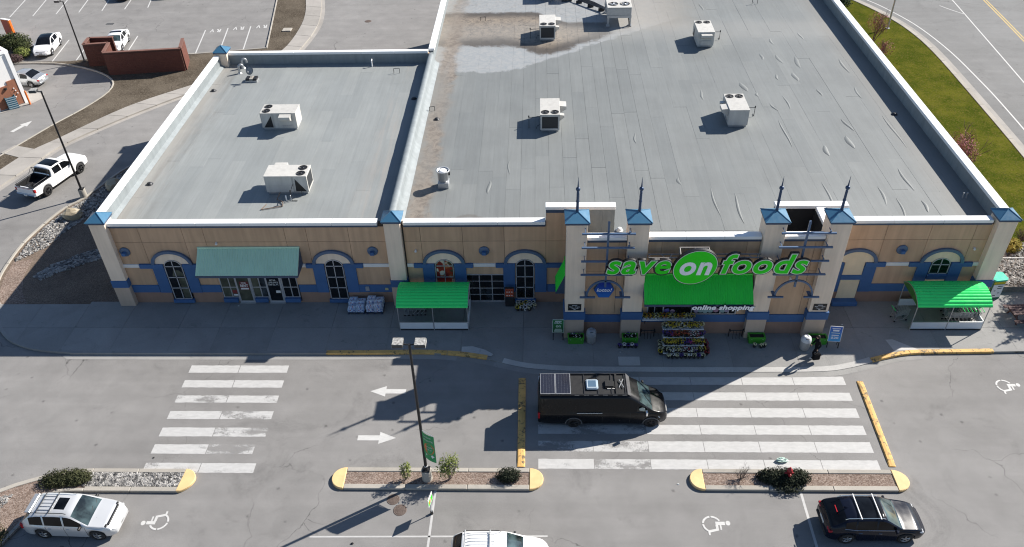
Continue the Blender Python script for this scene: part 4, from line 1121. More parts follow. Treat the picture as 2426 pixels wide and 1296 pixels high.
# rounded membrane roll over the parapet shared with the lower wing
b = MB(); prof = [(XM - 0.06, 6.20), (XM - 0.05, 6.42), (XM + 0.02, 6.49), (XM + 0.18, 6.52), (XM + 0.34, 6.48), (XM + 0.42, 6.36), (XM + 0.44, 6.05), (XM + 0.58, 5.80), (XM + 0.86, 5.63)]
N = 22; V = []; F = []
for i in range(N + 1):
    y = 0.75 + (YB0 - 0.5 - 0.75) * i / N
    V += [(x, y, z + 0.012 * math.sin(i * 2.3 + x)) for x, z in prof]
m_ = len(prof)
for i in range(N):
    for j in range(m_ - 1): F.append((i * m_ + j, i * m_ + j + 1, (i + 1) * m_ + j + 1, (i + 1) * m_ + j))
b.smooth = True; b.add(V, F); b.build("parapet_roll", M_MEMW, mart)

# --- roofs, sheet by sheet
M_SEAM = M("membrane_seam", (0.085, 0.09, 0.092), 0.8)
def roof(parent, x0, x1, y0, y1, mat, seed, wid=0.98, skip=None):
    rng = random.Random(seed)
    base = MB().box(x0, y0, ROOF_Z - 0.25, x1, y1, ROOF_Z - 0.012).build("roof_deck", M_SEAM, parent)
    n = round((x1 - x0) / wid); w = (x1 - x0) / n
    for i in range(n):
        y = y0; first = True
        while y < y1 - 0.01:
            L = rng.uniform(7.6, 10.2) if not first else rng.uniform(2.5, 9.5)
            first = False
            e = min(y1, y + L)
            if y1 - e < 1.6: e = y1
            z = ROOF_Z + rng.choice((0.0, 0.004, 0.008)) + (i % 2) * 0.003
            a, c = x0 + i * w, x0 + (i + 1) * w
            b = MB(); g = 0.006 if -3 < a < 8.5 else 0.0014; b.box(a + g, y + g, ROOF_Z - 0.011, c - g, e - g, z)
            b.build("roof_sheet", mat, base)
            y = e
    return base
r1 = roof(mart, XM + 0.36, XR - 0.46, 0.40, YB1 - 0.32, M_ROOF1, 3)
r2 = roof(mart, 4.72, 14.34, -2.70, 0.385, M_ROOF1, 5)
r0 = roof(unit, XL + 0.345, XM - 0.0, 0.41, YB0 - 0.345, M_ROOF0, 4)
# blisters and ripples in the membrane, mostly on the eastern half
def blister(x, y, L, W, H, rot, parent=r1):
    b = MB(); n, m = 10, 6; V = []; F = []
    for i in range(n + 1):
        for j in range(m + 1):
            u, v = i / n * 2 - 1, j / m * 2 - 1
            wv = 0.75 * W * (1 - u * u) ** 0.8
            px, py = u * L / 2, v * wv / 2 + 0.07 * math.sin(u * 2.3 + x * 7 + y * 3)
            h = (0.36 if L < 2 else 0.26) * H * max(0, (1 - u * u)) * max(0, (1 - v * v))
            V.append((x + py * math.cos(rot) + px * math.sin(rot), y + px * math.cos(rot) - py * math.sin(rot), ROOF_Z + 0.0125 + h))
    for i in range(n):
        for j in range(m): F.append((i * (m + 1) + j, (i + 1) * (m + 1) + j, (i + 1) * (m + 1) + j + 1, i * (m + 1) + j + 1))
    b.smooth = True; b.add(V, F); b.build("membrane_blister", M_ROOF1, parent)
for x, y, L, W, H, r in [(16.8, 20.6, 1.7, .6, .12, -.1), (17.6, 19.2, .8, .3, .07, 0), (19.6, 17.8, 2.4, .22, .09, 0), (13.2, 19.2, 1.9, .28, .08, 0), (14.9, 17.8, 3.4, .2, .07, 0), (19.5, 26.5, 1.4, .35, .08, .1), (20.9, 26.0, 2.0, .4, .1, -.1), (22.3, 25.3, 2.4, .5, .12, 0),
                         (21.4, 22.4, 1.7, .55, .12, 0), (19.9, 22.4, 1.2, .28, .08, 0), (22.6, 19.5, 1.2, .26, .07, 0), (18.4, 17.0, 1.4, .25, .08, -.2), (23.2, 14.0, 2.0, .3, .1, -.15), (22.6, 11.4, 1.9, .55, .13, 0), (20.6, 10.2, 1.6, .5, .14, 0), (18.3, 12.8, 4.2, .2, .1, 0.02),
                         (24.8, 6.3, 3.0, .26, .1, 0), (19.1, 4.1, 3.8, .2, .09, 0.02), (22.6, 4.2, 2.4, .25, .09, 0.05), (23.3, 2.7, 2.6, .2, .09, .1), (24.9, 3.0, 1.4, .3, .09, 0), (11.6, 3.7, 3.4, .2, .09, 0.0), (13.0, 2.9, 3.6, .22, .1, 0.0), (9.6, 6.2, 1.0, .3, .06, 0),
                         (-3.3, 5.6, 1.7, .32, .1, 0), (26.3, 13.0, 5.0, .22, .08, 0), (26.0, 24.5, 3.0, .3, .1, 0), (16.2, 38.6, 2.0, .3, .09, 0), (24.0, 31.0, 1.8, .3, .08, 0), (21.1, 29.8, 1.5, .3, .07, 0), (25.6, 19.4, 2.2, .24, .08, 0), (-2.0, 8.2, 2.0, .16, .06, 0), (7.2, 12.2, 1.6, .18, .05, 0)]:
    blister(x, y, L, W, H, r)

# --- storefront cladding
def panels(parent, xs, zs, y=0.0, mat=M_TAN, t=0.055, gap=0.022):
    for x0, x1 in zip(xs[:-1], xs[1:]):
        for z0, z1 in zip(zs[:-1], zs[1:]):
            if x1 - x0 < 0.08: continue
            MB().box(x0 + gap / 2, y, z0 + gap / 2, x1 - gap / 2, y + t, z1 - gap / 2).build("stucco_panel", mat, parent)
ZS = [1.65, 3.12, 5.14, 6.29]
JL = [-27.9, -25.20, -22.42, -21.08, -15.91, -14.54, -11.88, -9.5]
JM = [-8.4, -7.36, -4.72, -2.11, 0.51]
JR = [18.66, 21.40, 24.08, 26.76, 28.5]
panels(unit, JL, ZS); panels(mart, JM, ZS); panels(mart, JR, ZS)
def blocks(parent, name, spans, z0, z1, y0, y1, mat, bevel=0.012):
    for a, c in spans:
        MB().box(a, y0, z0, c, y1, z1).build(name, mat, parent, bevel=bevel)
# wainscot and the navy band over it
blocks(unit, "wainscot", [(-27.0, -24.44), (-23.0, -21.0), (-15.75, -13.76), (-12.54, -9.5)], 0.1, 1.06, -0.012, 0.05, M_WAINS, 0)
blocks(unit, "wainscot", [(-21.0, -20.02), (-18.87, -18.0), (-16.85, -15.75)], 0.1, 0.27, -0.012, 0.05, M_WAINS, 0)
blocks(mart, "wainscot", [(-8.4, -6.62), (-5.42, -4.66), (-2.14, -1.42), (-0.24, 2.0)], 0.1, 1.06, -0.012, 0.05, M_WAINS, 0)
blocks(mart, "wainscot", [(17.4, 28.5)], 0.1, 1.06, -0.012, 0.05, M_WAINS, 0)
blocks(unit, "navy_band", [(-26.95, -25.14), (-22.3, -21.0), (-15.75, -14.58), (-11.78, -9.5)], 1.05, 1.66, -0.07, 0.05, M_BLUE)
blocks(mart, "navy_band", [(-8.4, -7.43), (0.62, 2.0), (-4.63, -4.60)], 1.05, 1.66, -0.07, 0.05, M_BLUE)
blocks(mart, "navy_band", [(21.42, 23.98), (26.78, 28.4)], 1.05, 1.66, -0.07, 0.05, M_BLUE)
# belt course: white and navy lengths
blocks(unit, "belt_course", [(-27.0, -25.92), (-11.26, -9.5)], 3.14, 3.40, -0.075, 0.05, M_WTRIM)
blocks(mart, "belt_course", [(-8.4, -7.98), (-4.14, -2.71), (21.98, 23.42), (27.36, 28.4)], 3.14, 3.40, -0.075, 0.05, M_WTRIM)
blocks(unit, "belt_course", [(-15.9, -15.0)], 3.14, 3.40, -0.075, 0.05, M_WTRIM)

def arch_bay(parent, cx, kind="window", rx=1.35, cap=None, base=1.05):
    """Arched bay: cream lunette under a navy arch, navy piers, belt caps and a tall arched window."""
    z0 = 3.42; rz = 1.08
    bay = MB()
    # lunette
    ts = np.linspace(0, PI, 25)
    out = [(cx + (rx - 0.2) * math.cos(t), z0 + (rz - 0.18) * math.sin(t)) for t in ts]
    l = MB().wallprism(out, -0.045, 0.05).build("lunette", M_CREAM2 if kind != "window" else M_CREAM, parent)
    a = MB(); o_ = [(cx + rx * math.cos(t), z0 + rz * math.sin(t)) for t in ts]; i_ = [(cx + (rx - 0.21) * math.cos(t), z0 + (rz - 0.19) * math.sin(t)) for t in ts]
    for k in range(24):
        a.wallprism([o_[k], o_[k + 1], i_[k + 1], i_[k]], -0.16, 0.05)
    a.build("arch_moulding", M_TREL, l)
    caps = cap or [(cx - 2.0, cx - 0.62), (cx + 0.62, cx + 2.0)]
    for c0, c1 in caps:
        MB().box(c0, -0.14, 3.10, c1, 0.05, 3.425).build("belt_cap", M_BLUE, l, bevel=0.012)
    for s in (-1, 1):
        MB().box(cx + s * 1.40, -0.10, base, cx + s * 0.64, 0.05, 3.099).build("navy_pier", M_BLUE, l, bevel=0.012)
    wz0 = {"window": 0.50, "door": 0.55, "small": 2.50}[kind]
    if kind == "door":
        MB().box(cx - 0.60, -0.05, 2.41, cx + 0.62, 0.05, z0).build("blank_panel", M_CREAM2, l)
        MB().box(cx - 0.60, -0.05, 0.15, cx + 0.62, 0.05, 2.04).build("blank_panel", M_CREAM2, l)
        MB().box(cx - 0.66, -0.13, 2.05, cx + 0.66, 0.05, 2.40).build("navy_rail", M_BLUE, l, bevel=0.012)
        MB().box(cx - 0.95, -0.55, 0.15, cx + 0.70, -0.01, 0.48).build("navy_plinth", M_BLUE, l, bevel=0.05)
        return l
    w = 0.59; r2 = 0.53
    gl = [(cx - w, wz0), (cx + w, wz0), (cx + w, 3.22)] + [(cx + w * math.cos(t), 3.22 + r2 * math.sin(t)) for t in np.linspace(0, PI, 15)[1:-1]] + [(cx - w, 3.22)]
    win = MB().wallprism(gl, -0.062, 0.05).build("arched_window", GLASS_NOW[0], parent)
    fr = MB()
    def bar(x0, z0_, x1, z1): fr.box(x0, -0.10, z0_, x1, -0.063, z1)
    bar(cx - w, wz0, cx - w + 0.05, 3.22); bar(cx + w - 0.05, wz0, cx + w, 3.22); bar(cx - w, wz0, cx + w, wz0 + 0.06); bar(cx - 0.025, wz0, cx + 0.025, 3.73)
    zs = [1.45, 2.34, 3.24] if kind == "window" else [3.24]
    for z in zs: bar(cx - w, z - 0.027, cx + w, z + 0.027)
    ts2 = np.linspace(0, PI, 15)
    for k in range(14):
        q = lambda r_, s_, t: (cx + r_ * math.cos(t), 3.22 + s_ * math.sin(t))
        fr.wallprism([q(w, r2, ts2[k]), q(w, r2, ts2[k + 1]), q(w - 0.05, r2 - 0.05, ts2[k + 1]), q(w - 0.05, r2 - 0.05, ts2[k])], -0.10, -0.063)
    fr.build("frame", M_ALU, win)
    if kind == "window":
        MB().box(cx - 0.70, -0.20, 0.24, cx + 0.70, 0.05, 0.495).build("sill", M_BLUE, win, bevel=0.015)
        MB().box(cx - 0.60, -0.015, 0.1, cx + 0.60, 0.05, 0.24).build("apron", M_WAINS, win)
    else:
        MB().box(cx - 0.62, -0.17, 2.10, cx + 0.62, 0.05, 2.49).build("sill", M_BLUE, win, bevel=0.015)
        MB().box(cx - 0.60, -0.05, 1.2, cx + 0.60, 0.05, 2.095).build("blank_panel", M_CREAM2, win)
    return win
GLASS_NOW = [M_GLASS]
w1 = arch_bay(unit, -23.70, cap=[(-25.9, -24.33), (-23.07, -21.85)])
w2 = arch_bay(unit, -13.17, cap=[(-14.98, -13.8), (-12.54, -11.27)])
w3 = arch_bay(mart, -6.02, cap=[(-7.97, -6.64), (-5.40, -4.15)])
w4 = arch_bay(mart, -0.83, cap=[(-2.70, -1.45), (-0.21, 1.75)])
arch_bay(mart, 20.05, "door", cap=[(18.70, 19.38), (20.72, 21.97)])
w6 = arch_bay(mart, 25.40, "small", cap=[(23.43, 24.75), (26.05, 27.35)])
# vacant unit window: painted reflection and blinds; food poster in the poster window
MB().wallprism([(-23.95, 2.42), (-23.2, 2.42), (-23.22, 2.7), (-23.45, 2.92), (-23.8, 2.92)], -0.066, -0.0625).build("painted_reflection", M_GLASSB, w1)
MB().box(-23.62, -0.066, 1.50, -23.14, -0.0625, 2.3).build("blind", M_GLASSB, w1)
MB().box(-23.62, -0.066, 0.6, -23.14, -0.0625, 1.40).build("blind", M_GLASSB, w1)
def mat_poster():
    k = NT("food_poster_print"); p = k.pos()
    vo = k.n("ShaderNodeTexVoronoi", feature='F1'); k.set(vo.inputs["Vector"], k.vmul(p, (1, 0, 1))); vo.inputs["Scale"].default_value = 3.6
    cr = k.n("ShaderNodeValToRGB"); k.set(cr.inputs[0], k.sep(vo.outputs["Color"])[0]); cr.color_ramp.interpolation = 'CONSTANT'
    el = cr.color_ramp.elements
    while len(el) < 6: el.new(0.5)
    for i, (q, c) in enumerate([(0, (0.30, 0.03, 0.02)), (0.3, (0.50, 0.36, 0.26)), (0.48, (0.22, 0.02, 0.02)), (0.66, (0.62, 0.52, 0.42)), (0.8, (0.40, 0.12, 0.05)), (0.9, (0.08, 0.05, 0.03))]):
        el[i].position = q; el[i].color = (*c, 1)
    z = k.sep(p)[2]
    low = k.ramp(z, 2.05, 1.75)
    k.base(k.mix(low, cr.outputs[0], k.scale(k.rgb((0.42, 0.19, 0.07)), k.lin(k.noise(p, 5, 3), 0.3, 0.7, 0.6, 1.2)))); k.rough(0.25)
    return k.m
gl = [(-6.54, 0.60), (-5.50, 0.60), (-5.50, 3.22)] + [(-6.02 + 0.52 * math.cos(t), 3.22 + 0.47 * math.sin(t)) for t in np.linspace(0, PI, 13)[1:-1]] + [(-6.54, 3.22)]
MB().wallprism(gl, -0.067, -0.0625).build("food_poster", mat_poster(), w3)

# round navy wall lamps
def wall_lamp(parent, x, z, y=0.0):
    b = MB(); b.lathe([(0.001, 0.0), (0.30, 0.0), (0.34, 0.03), (0.34, 0.09), (0.27, 0.10), (0.001, 0.10)][::-1], (x, y - 0.10, z), 22, 'y')
    d = b.build("lamp_disc", M_TREL, parent)
    b = MB(); b.box(x - 0.13, y - 0.34, z - 0.16, x + 0.13, y - 0.10, z + 0.06)
    b.build("lamp_box", M_BLUE, d, bevel=0.02)
for x in (-26.52, -10.51): wall_lamp(unit, x, 4.41)
for x in (-3.40, 22.70): wall_lamp(mart, x, 4.40)
def dome_camera(parent, x, z, y=0.0):
    b = MB(); b.ico((x, y - 0.1, z), 0.09, (1, 1, 0.8), 2); b.cbox((x, y - 0.04, z + 0.07), (0.1, 0.1, 0.05)); b.build("dome_camera", M_WTRIM, parent)
dome_camera(unit, -20.4, 5.05); dome_camera(mart, -7.75, 4.42); dome_camera(mart, 27.1, 4.45); dome_camera(mart, 15.0, 4.6, -3.12)
MB().box(-10.05, -0.10, 1.25, -9.85, -0.02, 1.42).build("yellow_meter_box", M("pale_yellow_box", (0.55, 0.50, 0.25), 0.6), unit)
MB().box(-11.35, -0.12, 1.2, -11.1, -0.075, 1.55).build("outlet_box", M_GALV, unit)

# --- vacant shopfront
sf = MB().box(-20.97, -0.03, 0.30, -15.83, 0.05, 3.11).build("shopfront", M_ALU, unit)
def pane(x0, z0, x1, z1, mat, parent=sf, y=-0.045, name="pane"):
    return MB().box(x0, y, z0, x1, -0.031, z1).build(name, mat, parent)
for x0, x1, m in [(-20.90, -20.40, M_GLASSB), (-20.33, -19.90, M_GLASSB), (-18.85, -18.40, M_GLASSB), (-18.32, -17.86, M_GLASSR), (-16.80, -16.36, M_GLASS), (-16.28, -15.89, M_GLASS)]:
    pane(x0, 0.67, x1, 1.43, m); pane(x0, 1.51, x1, 3.05, m)
for x0, x1 in [(-20.98, -20.02), (-18.86, -17.99), (-16.84, -15.82)]:
    MB().box(x0, -0.22, 0.28, x1, 0.05, 0.60).build("bulkhead_sill", M_BLUE, unit, bevel=0.015)
for x0, x1, m in [(-19.95, -18.91, M_GLASSB), (-17.93, -16.89, M_GLASS)]:
    dr = MB().box(x0, -0.075, 0.16, x1, -0.032, 2.62).build("glass_door", M_ALU, unit)
    MB().box(x0 + 0.12, -0.083, 0.36, x1 - 0.12, -0.0755, 2.50).build("door_pane", m, dr)
    MB().box(x0 - 0.02, -0.16, 0.12, x1 + 0.02, -0.03, 0.19).build("threshold", M_GALV, dr)
    b = MB(); b.cyl((x1 - 0.09, -0.13, 1.0), (x1 - 0.09, -0.13, 1.35), 0.018, n=6); b.box(x1 - 0.10, -0.13, 1.03, x1 - 0.08, -0.076, 1.05); b.box(x1 - 0.10, -0.13, 1.30, x1 - 0.08, -0.076, 1.32)
    b.build("door_handle", M_GALV, dr)
    doorl = dr
# FOR RENT sign and lease lettering
M_PAPER = M("white_paper", (0.72, 0.72, 0.71), 0.7, 0.03)
M_REDP = M("dark_red_print", (0.14, 0.015, 0.02), 0.5, 0.03)
rs = thing("rent_sign", "small red and white for rent sign on the shopfront door", "sign", (-19.4, -0.09, 1.35))
b = MB(); b.box(-19.68, -0.095, 1.28, -19.08, -0.084, 1.98); b.build("board", M_REDP, rs)
text_obj("lettering", "FOR", M_PAPER, rs, h=0.13, x0=-19.38, z0=1.80, y=-0.098, extrude=0.002, offset=0.015, center=True)
text_obj("lettering", "RENT", M_PAPER, rs, w=0.52, h=0.22, x0=-19.38, z0=1.53, y=-0.098, extrude=0.002, offset=0.03, center=True)
b = MB(); b.box(-19.64, -0.101, 1.33, -19.12, -0.0955, 1.46); b.build("phone_strip", M_PAPER, rs)
ls = thing("lease_lettering", "white retail lease space lettering on the dark shop door", "lettering", (-17.41, -0.09, 1.6))
for i, (s, w) in enumerate([("RETAIL", 0.42), ("LEASE SPACE", 0.66), ("1,000 SQ. FT.", 0.68)]):
    text_obj("lettering", s, M_PAPER, ls, w=w, h=0.13, x0=-17.41, z0=2.02 - i * 0.19, y=-0.087, extrude=0.002, offset=0.012, center=True)
tag(MB().box(-17.35, -0.09, 1.02, -17.05, -0.0835, 1.22).build("paper_notice", M_PAPER), "white paper notice on the dark shop door below the lettering", "notice")
tag(MB().box(-20.28, -0.056, 0.95, -19.98, -0.046, 1.25).build("round_decal", M("red_decal", (0.20, 0.03, 0.03), 0.5)), "small red decal in the shopfront window", "decal")
tag(MB().box(-20.26, -0.056, 0.76, -19.97, -0.046, 0.88).build("white_decal", M_PAPER), "small white notice under the red decal", "notice")
# --- teal awning
def seam_awning(parent, x0, x1, yw, zt, yf, zb, mat, sidemat, pitch=0.16, name="awning", fascia=0.16):
    b = MB(); n = round((x1 - x0) / pitch); V = []; F = []
    d = Vector((0, yf - yw, zb - zt)).normalized(); nn = Vector((0, d.z, -d.y));
    if nn.z < 0: nn = -nn
    pr = []
    for i in range(n):
        a = x0 + (x1 - x0) * i / n; w = (x1 - x0) / n
        pr += [(a, 0.0), (a + w * 0.74, 0.0), (a + w * 0.80, 0.035), (a + w * 0.94, 0.035)]
    pr.append((x1, 0.0))
    for t in (0, 1):
        for x, h in pr:
            y = yw + (yf - yw) * t + nn.y * h; z = zt + (zb - zt) * t + nn.z * h
            V.append((x, y, z))
    k = len(pr)
    F = [(i, k + i, k + i + 1, i + 1) for i in range(k - 1)]
    b.add(V, F)
    o = b.build(name, mat, parent)
    s = MB()
    s.add([(x0, yw, zt - 0.03), (x0, yf, zb - 0.03), (x0, yw, zb - 0.03)], [(0, 2, 1)])
    s.add([(x1, yw, zt - 0.03), (x1, yf, zb - 0.03), (x1, yw, zb - 0.03)], [(0, 1, 2)])
    s.box(x0, yf - 0.03, zb - fascia, x1, yf + 0.01, zb - 0.01)
    s.box(x0, yf + 0.01, zb - fascia, x0 + 0.04, yw, zb - 0.02); s.box(x1 - 0.04, yf + 0.01, zb - fascia, x1, yw, zb - 0.02)
    s.build("awning_frame", sidemat, o)
    # ridge flashing
    MB().box(x0 - 0.01, yw - 0.09, zt - 0.03, x1 + 0.01, yw, zt + 0.05).build("ridge_flashing", mat, o)
    return o
seam_awning(unit, -21.72, -15.16, -0.005, 4.73, -1.42, 3.52, M_TEAL, M_TRIM, 0.165)

# --- garage style glazed door
gd = MB().box(-4.66, -0.035, 0.17, -2.16, 0.05, 2.50).build("glazed_roller_door", M_ALU, mart)
for i, (x0, x1) in enumerate([(-4.60, -3.84), (-3.78, -3.02), (-2.96, -2.22)]):
    for j, (z0, z1) in enumerate([(0.32, 0.80), (0.86, 1.33), (1.40, 1.92), (1.98, 2.44)]):
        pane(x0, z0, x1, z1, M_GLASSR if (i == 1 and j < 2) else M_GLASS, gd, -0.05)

# --- square corner piers with pyramid caps
def cap(parent, x0, y0, x1, y1, z0, zt, spire=None, frac=0.5):
    e = 0.10; h = 0.15
    c = MB().box(x0 - e, y0 - e, z0, x1 + e, y1 + e, z0 + h).build("cap_fascia", M_TRIM, parent, bevel=0.01)
    cx, cy = (x0 + x1) / 2, (y0 + y1) / 2; g = e + 0.03
    b = MB(); q = [(x0 - g, y0 - g, z0 + h + 0.004), (x1 + g, y0 - g, z0 + h + 0.004), (x1 + g, y1 + g, z0 + h + 0.004), (x0 - g, y1 + g, z0 + h + 0.004), (cx, cy, zt)]
    b.add(q, [(0, 1, 4), (1, 2, 4), (2, 3, 4), (3, 0, 4), (3, 2, 1, 0)])
    b.build("cap_roof", M_CAPB, parent)
    r = MB()
    for i in range(4): r.cyl(q[i], (cx, cy, zt + 0.005), 0.022, n=5)
    r.build("cap_ridge", M_CAPB, parent)
    if spire:
        b = MB(); b.cyl((cx, cy, zt - 0.12), (cx, cy, zt + 1.28), 0.085, 0.075, 8)
        for zz in (zt + 0.0, zt + 0.62): b.cyl((cx, cy, zz), (cx, cy, zz + 0.05), 0.10, n=8)
        b.build("spire_post", M_SPIRE, parent)
        b = MB(); b.ico((cx, cy, zt + 1.45), 0.13, (1, 1, 1), 3); b.smooth = True; b.cyl((cx, cy, zt + 1.25), (cx, cy, zt + 1.34), 0.05, n=8); b.build("spire_ball", M_SPIRE, parent, smooth=True)
        b = MB(); b.cyl((cx, cy, zt + 1.56), (cx, cy, spire), 0.05, 0.004, 8); b.build("spire_needle", M_SPIRE, parent)
def pier(parent, x0, y0, x1, y1, zc, zt, zband=(1.72, 2.28), spire=None, shaft=M_CREAM, bulge=0.05, base=True):
    p = MB().box(x0, y0, zband[1], x1, y1, zc).build("pier", shaft, parent, bevel=0.012)
    if base:
        MB().box(x0 - bulge, y0 - bulge, zband[0], x1 + bulge, y1 + bulge, zband[1] - 0.004).build("pier_band", M_BLUE, p, bevel=0.012)
        MB().box(x0 - 0.02, y0 - 0.02, 0.0, x1 + 0.02, y1 + 0.02, zband[0] - 0.004).build("pier_base", M_PBASE, p, bevel=0.012)
    cap(p, x0, y0, x1, y1, zc + 0.003, zt, spire)
    return p
pier(unit, -27.98, -0.36, -26.98, 0.64, 6.78, 7.36)
pier(mart, -9.52, -0.36, -8.50, 0.64, 6.78, 7.36)
pier(mart, 27.72, -0.44, 28.82, 0.64, 6.78, 7.36)
pier(unit, -28.12, 25.6, -27.12, 26.6, 6.78, 7.36, base=False, zband=(0, 4.0))

# --- entrance block with four towers
YF, YW = -3.50, -3.10
TX = [(1.66, 2.83), (5.17, 6.34), (12.86, 14.02), (16.46, 17.62)]
for a, c in TX:
    pier(mart, a, YF, c, YF + 1.2, 8.80, 9.34, (1.70, 2.28), 11.55, bulge=0.085)
for (a, c), zt in zip([(2.85, 5.15), (6.36, 12.84), (14.04, 16.44)], (7.72, 7.76, 7.76)):
    wall(mart, a, YW + 0.06, c, YW + 0.36, zt - 0.2, M_JOINT)
    coping(mart, a, YW - 0.16, c, YW + 0.36, zt, 1 if c - a < 3 else 3)
    MB().box(a, YW - 0.10, zt - 0.40, c, YW + 0.05, zt - 0.221).build("fascia", M_TRIM, mart)
    membrane(mart, a, YW + 0.365, ROOF_Z + 0.2, c, YW + 0.39, zt - 0.23)
    blocks(mart, "wainscot", [(a, c)], 0.1, 1.16, YW - 0.012, YW + 0.05, M_WAINS, 0)
    blocks(mart, "navy_band", [(a, c)], 1.16, 1.74, YW - 0.07, YW + 0.05, M_BLUE)
panels(mart, [2.85, 4.72, 5.15], [1.74, 5.14, 7.32], YW); panels(mart, [14.04, 16.0, 16.44], [1.74, 5.14, 7.36], YW)
panels(mart, [6.36, 7.2, 12.1, 12.84], [5.14, 7.36], YW); panels(mart, [6.36, 6.72], [1.74, 5.14], YW); panels(mart, [12.2, 12.84], [1.74, 5.14], YW); panels(mart, [6.72, 12.2], [3.3, 5.14], YW)
wall(mart, 1.75, YW + 0.9, 2.05, 0.05, 7.45, M_TAN); wall(mart, 17.25, YW + 0.9, 17.55, 0.05, 6.3, M_TAN)
for x0, x1 in ((2.06, 4.70), (14.36, 17.24)): MB().box(x0, YW + 0.4, ROOF_Z - 0.2, x1, 0.0, ROOF_Z + 0.02).build("entrance_roof", M_ROOF0, mart)
# taller parapet lengths behind the towers
for x0, x1 in ((0.50, 4.70), (14.35, 18.64)):
    wall(mart, x0, 0.06, x1, 0.36, 7.50, M_MEMW, 6.462, "raised_parapet")
    coping(mart, x0 - 0.04, -0.10, x1 + 0.04, 0.44, 7.74, 1)
panels(mart, [0.51, 2.04], [1.65, 3.12, 5.14, 7.30]); panels(mart, [17.56, 18.66], [1.65, 3.12, 5.14, 7.30])
MB().box(0.50, -0.08, 7.30, 2.04, 0.05, 7.515).build("fascia", M_TRIM, mart); MB().box(17.56, -0.08, 7.30, 18.64, 0.05, 7.515).build("fascia", M_TRIM, mart)
MB().box(2.07, 0.0, ROOF_Z, 3.95, 0.055, 7.50).build("parapet_membrane", M_MEMW, mart); MB().box(3.957, 0.0, ROOF_Z, 4.70, 0.05, 7.50).build("parapet_membrane", M_MEMW, mart)
MB().box(14.35, 0.0, ROOF_Z, 17.24, 0.055, 7.50).build("parapet_membrane", M_STEELD, mart)  # dark material paints the shade inside this parapet corner
wall(mart, 16.75, -2.28, 17.22, -0.002, 7.44, M_MEMW, ROOF_Z, "raised_parapet")
coping(mart, 16.70, -2.29, 17.26, -0.11, 7.66, 1, 'y')
MB().box(16.70, -2.28, ROOF_Z + 0.22, 16.745, -0.003, 7.42).build("parapet_membrane", M_STEELD, mart)  # west face darkened as well, its shade put into the colour
# entrance window with displays behind the glass
ew = MB().box(6.72, YW - 0.03, 1.76, 12.2, YW + 0.05, 3.28).build("entrance_window", M_ALU, mart)
for x0, x1 in [(6.80, 7.16), (7.22, 7.68), (7.76, 9.42), (9.50, 11.18), (11.26, 11.68), (11.76, 12.12)]:
    pane(x0, 1.84, x1, 3.22, M_GLASS, ew, YW - 0.045)
rng = random.Random(5)
M_PASTEL = [M("pastel_wrap_%s" % n_, c, 0.6) for n_, c in (("violet", (0.10, 0.08, 0.30)), ("pink", (0.32, 0.20, 0.28)), ("aqua", (0.22, 0.32, 0.34)), ("lilac", (0.27, 0.24, 0.34)))]
for i, x in enumerate([7.95, 8.3, 9.75, 10.0, 10.3, 10.6, 10.95, 11.35, 11.58]):
    b = MB(); b.ico((x, YW - 0.045, 2.0 + rng.uniform(0, .12)), 0.17, (1, 0.12, 1), 2, 0.1, rng)
    b.build("wrapped_bouquet", M_PASTEL[(0, 1, 3, 2, 2, 2, 1, 2, 3)[i]], ew)
# green entrance canopy
seam_awning(mart, 6.32, 12.74, YW - 0.005, 4.93, -4.42, 3.66, M_GREEN, M_TRIM, 0.135)
# small green awning over the side door
o = seam_awning(None, -0.8, 0.8, 0.0, 0.9, -0.62, -0.6, M_GREEN, M_TRIM, 0.15)
o.parent = mart; o.rotation_euler = (0, 0, -PI / 2); o.location = Vector((1.74, -1.55, 3.55)) - wloc(mart)
# trellis in front of the tower bays
def trellis(x0, x1, xm):
    y = -3.92; t = MB()
    t.box(xm - 0.06, y - 0.05, 4.60, xm + 0.06, y + 0.05, 9.28)
    m = t.build("trellis_mast", M_TREL, mart, bevel=0.008)
    for z in (8.53, 7.56, 6.59, 5.61):
        MB().box(x0, y - 0.17, z - 0.05, x1, y - 0.052, z + 0.05).build("trellis_bar", M_TREL, m, bevel=0.01)
        b = MB(); b.box(x1 - 0.38, y - 0.13, z + 0.055, x1 - 0.30, y - 0.07, z + 0.16); b.build("bracket_stub", M_TREL, m)
        for xx in (x0 + 0.2, x1 - 0.25):
            MB().box(xx - 0.02, y - 0.05, z - 0.02, xx + 0.02, -3.501, z + 0.02).build("standoff", M_TREL, m)
    b = MB(); ts = np.linspace(0, PI, 17); r = (x1 - x0) / 2 - 0.37; xc = (x0 + x1) / 2
    for k in range(16):
        a_, c_ = ts[k], ts[k + 1]
        q = lambda R_, t_: (xc + R_ * math.cos(t_), 3.93 + R_ * 1.05 * math.sin(t_))
        b.wallprism([q(r, a_), q(r, c_), q(r - 0.10, c_), q(r - 0.10, a_)], y - 0.05, y + 0.05)
    b.build("trellis_arch", M_TREL, m)
    for a_ in (x0, x1 - 0.92):
        MB().box(a_, y - 0.17, 3.85, a_ + 0.92, y - 0.052, 3.95).build("trellis_bar", M_TREL, m, bevel=0.01)
        MB().box(a_ + 0.3, y - 0.05, 3.87, a_ + 0.5, -3.501, 3.93).build("standoff", M_TREL, m)
trellis(2.49, 5.50, 3.98); trellis(13.60, 16.62, 15.07)

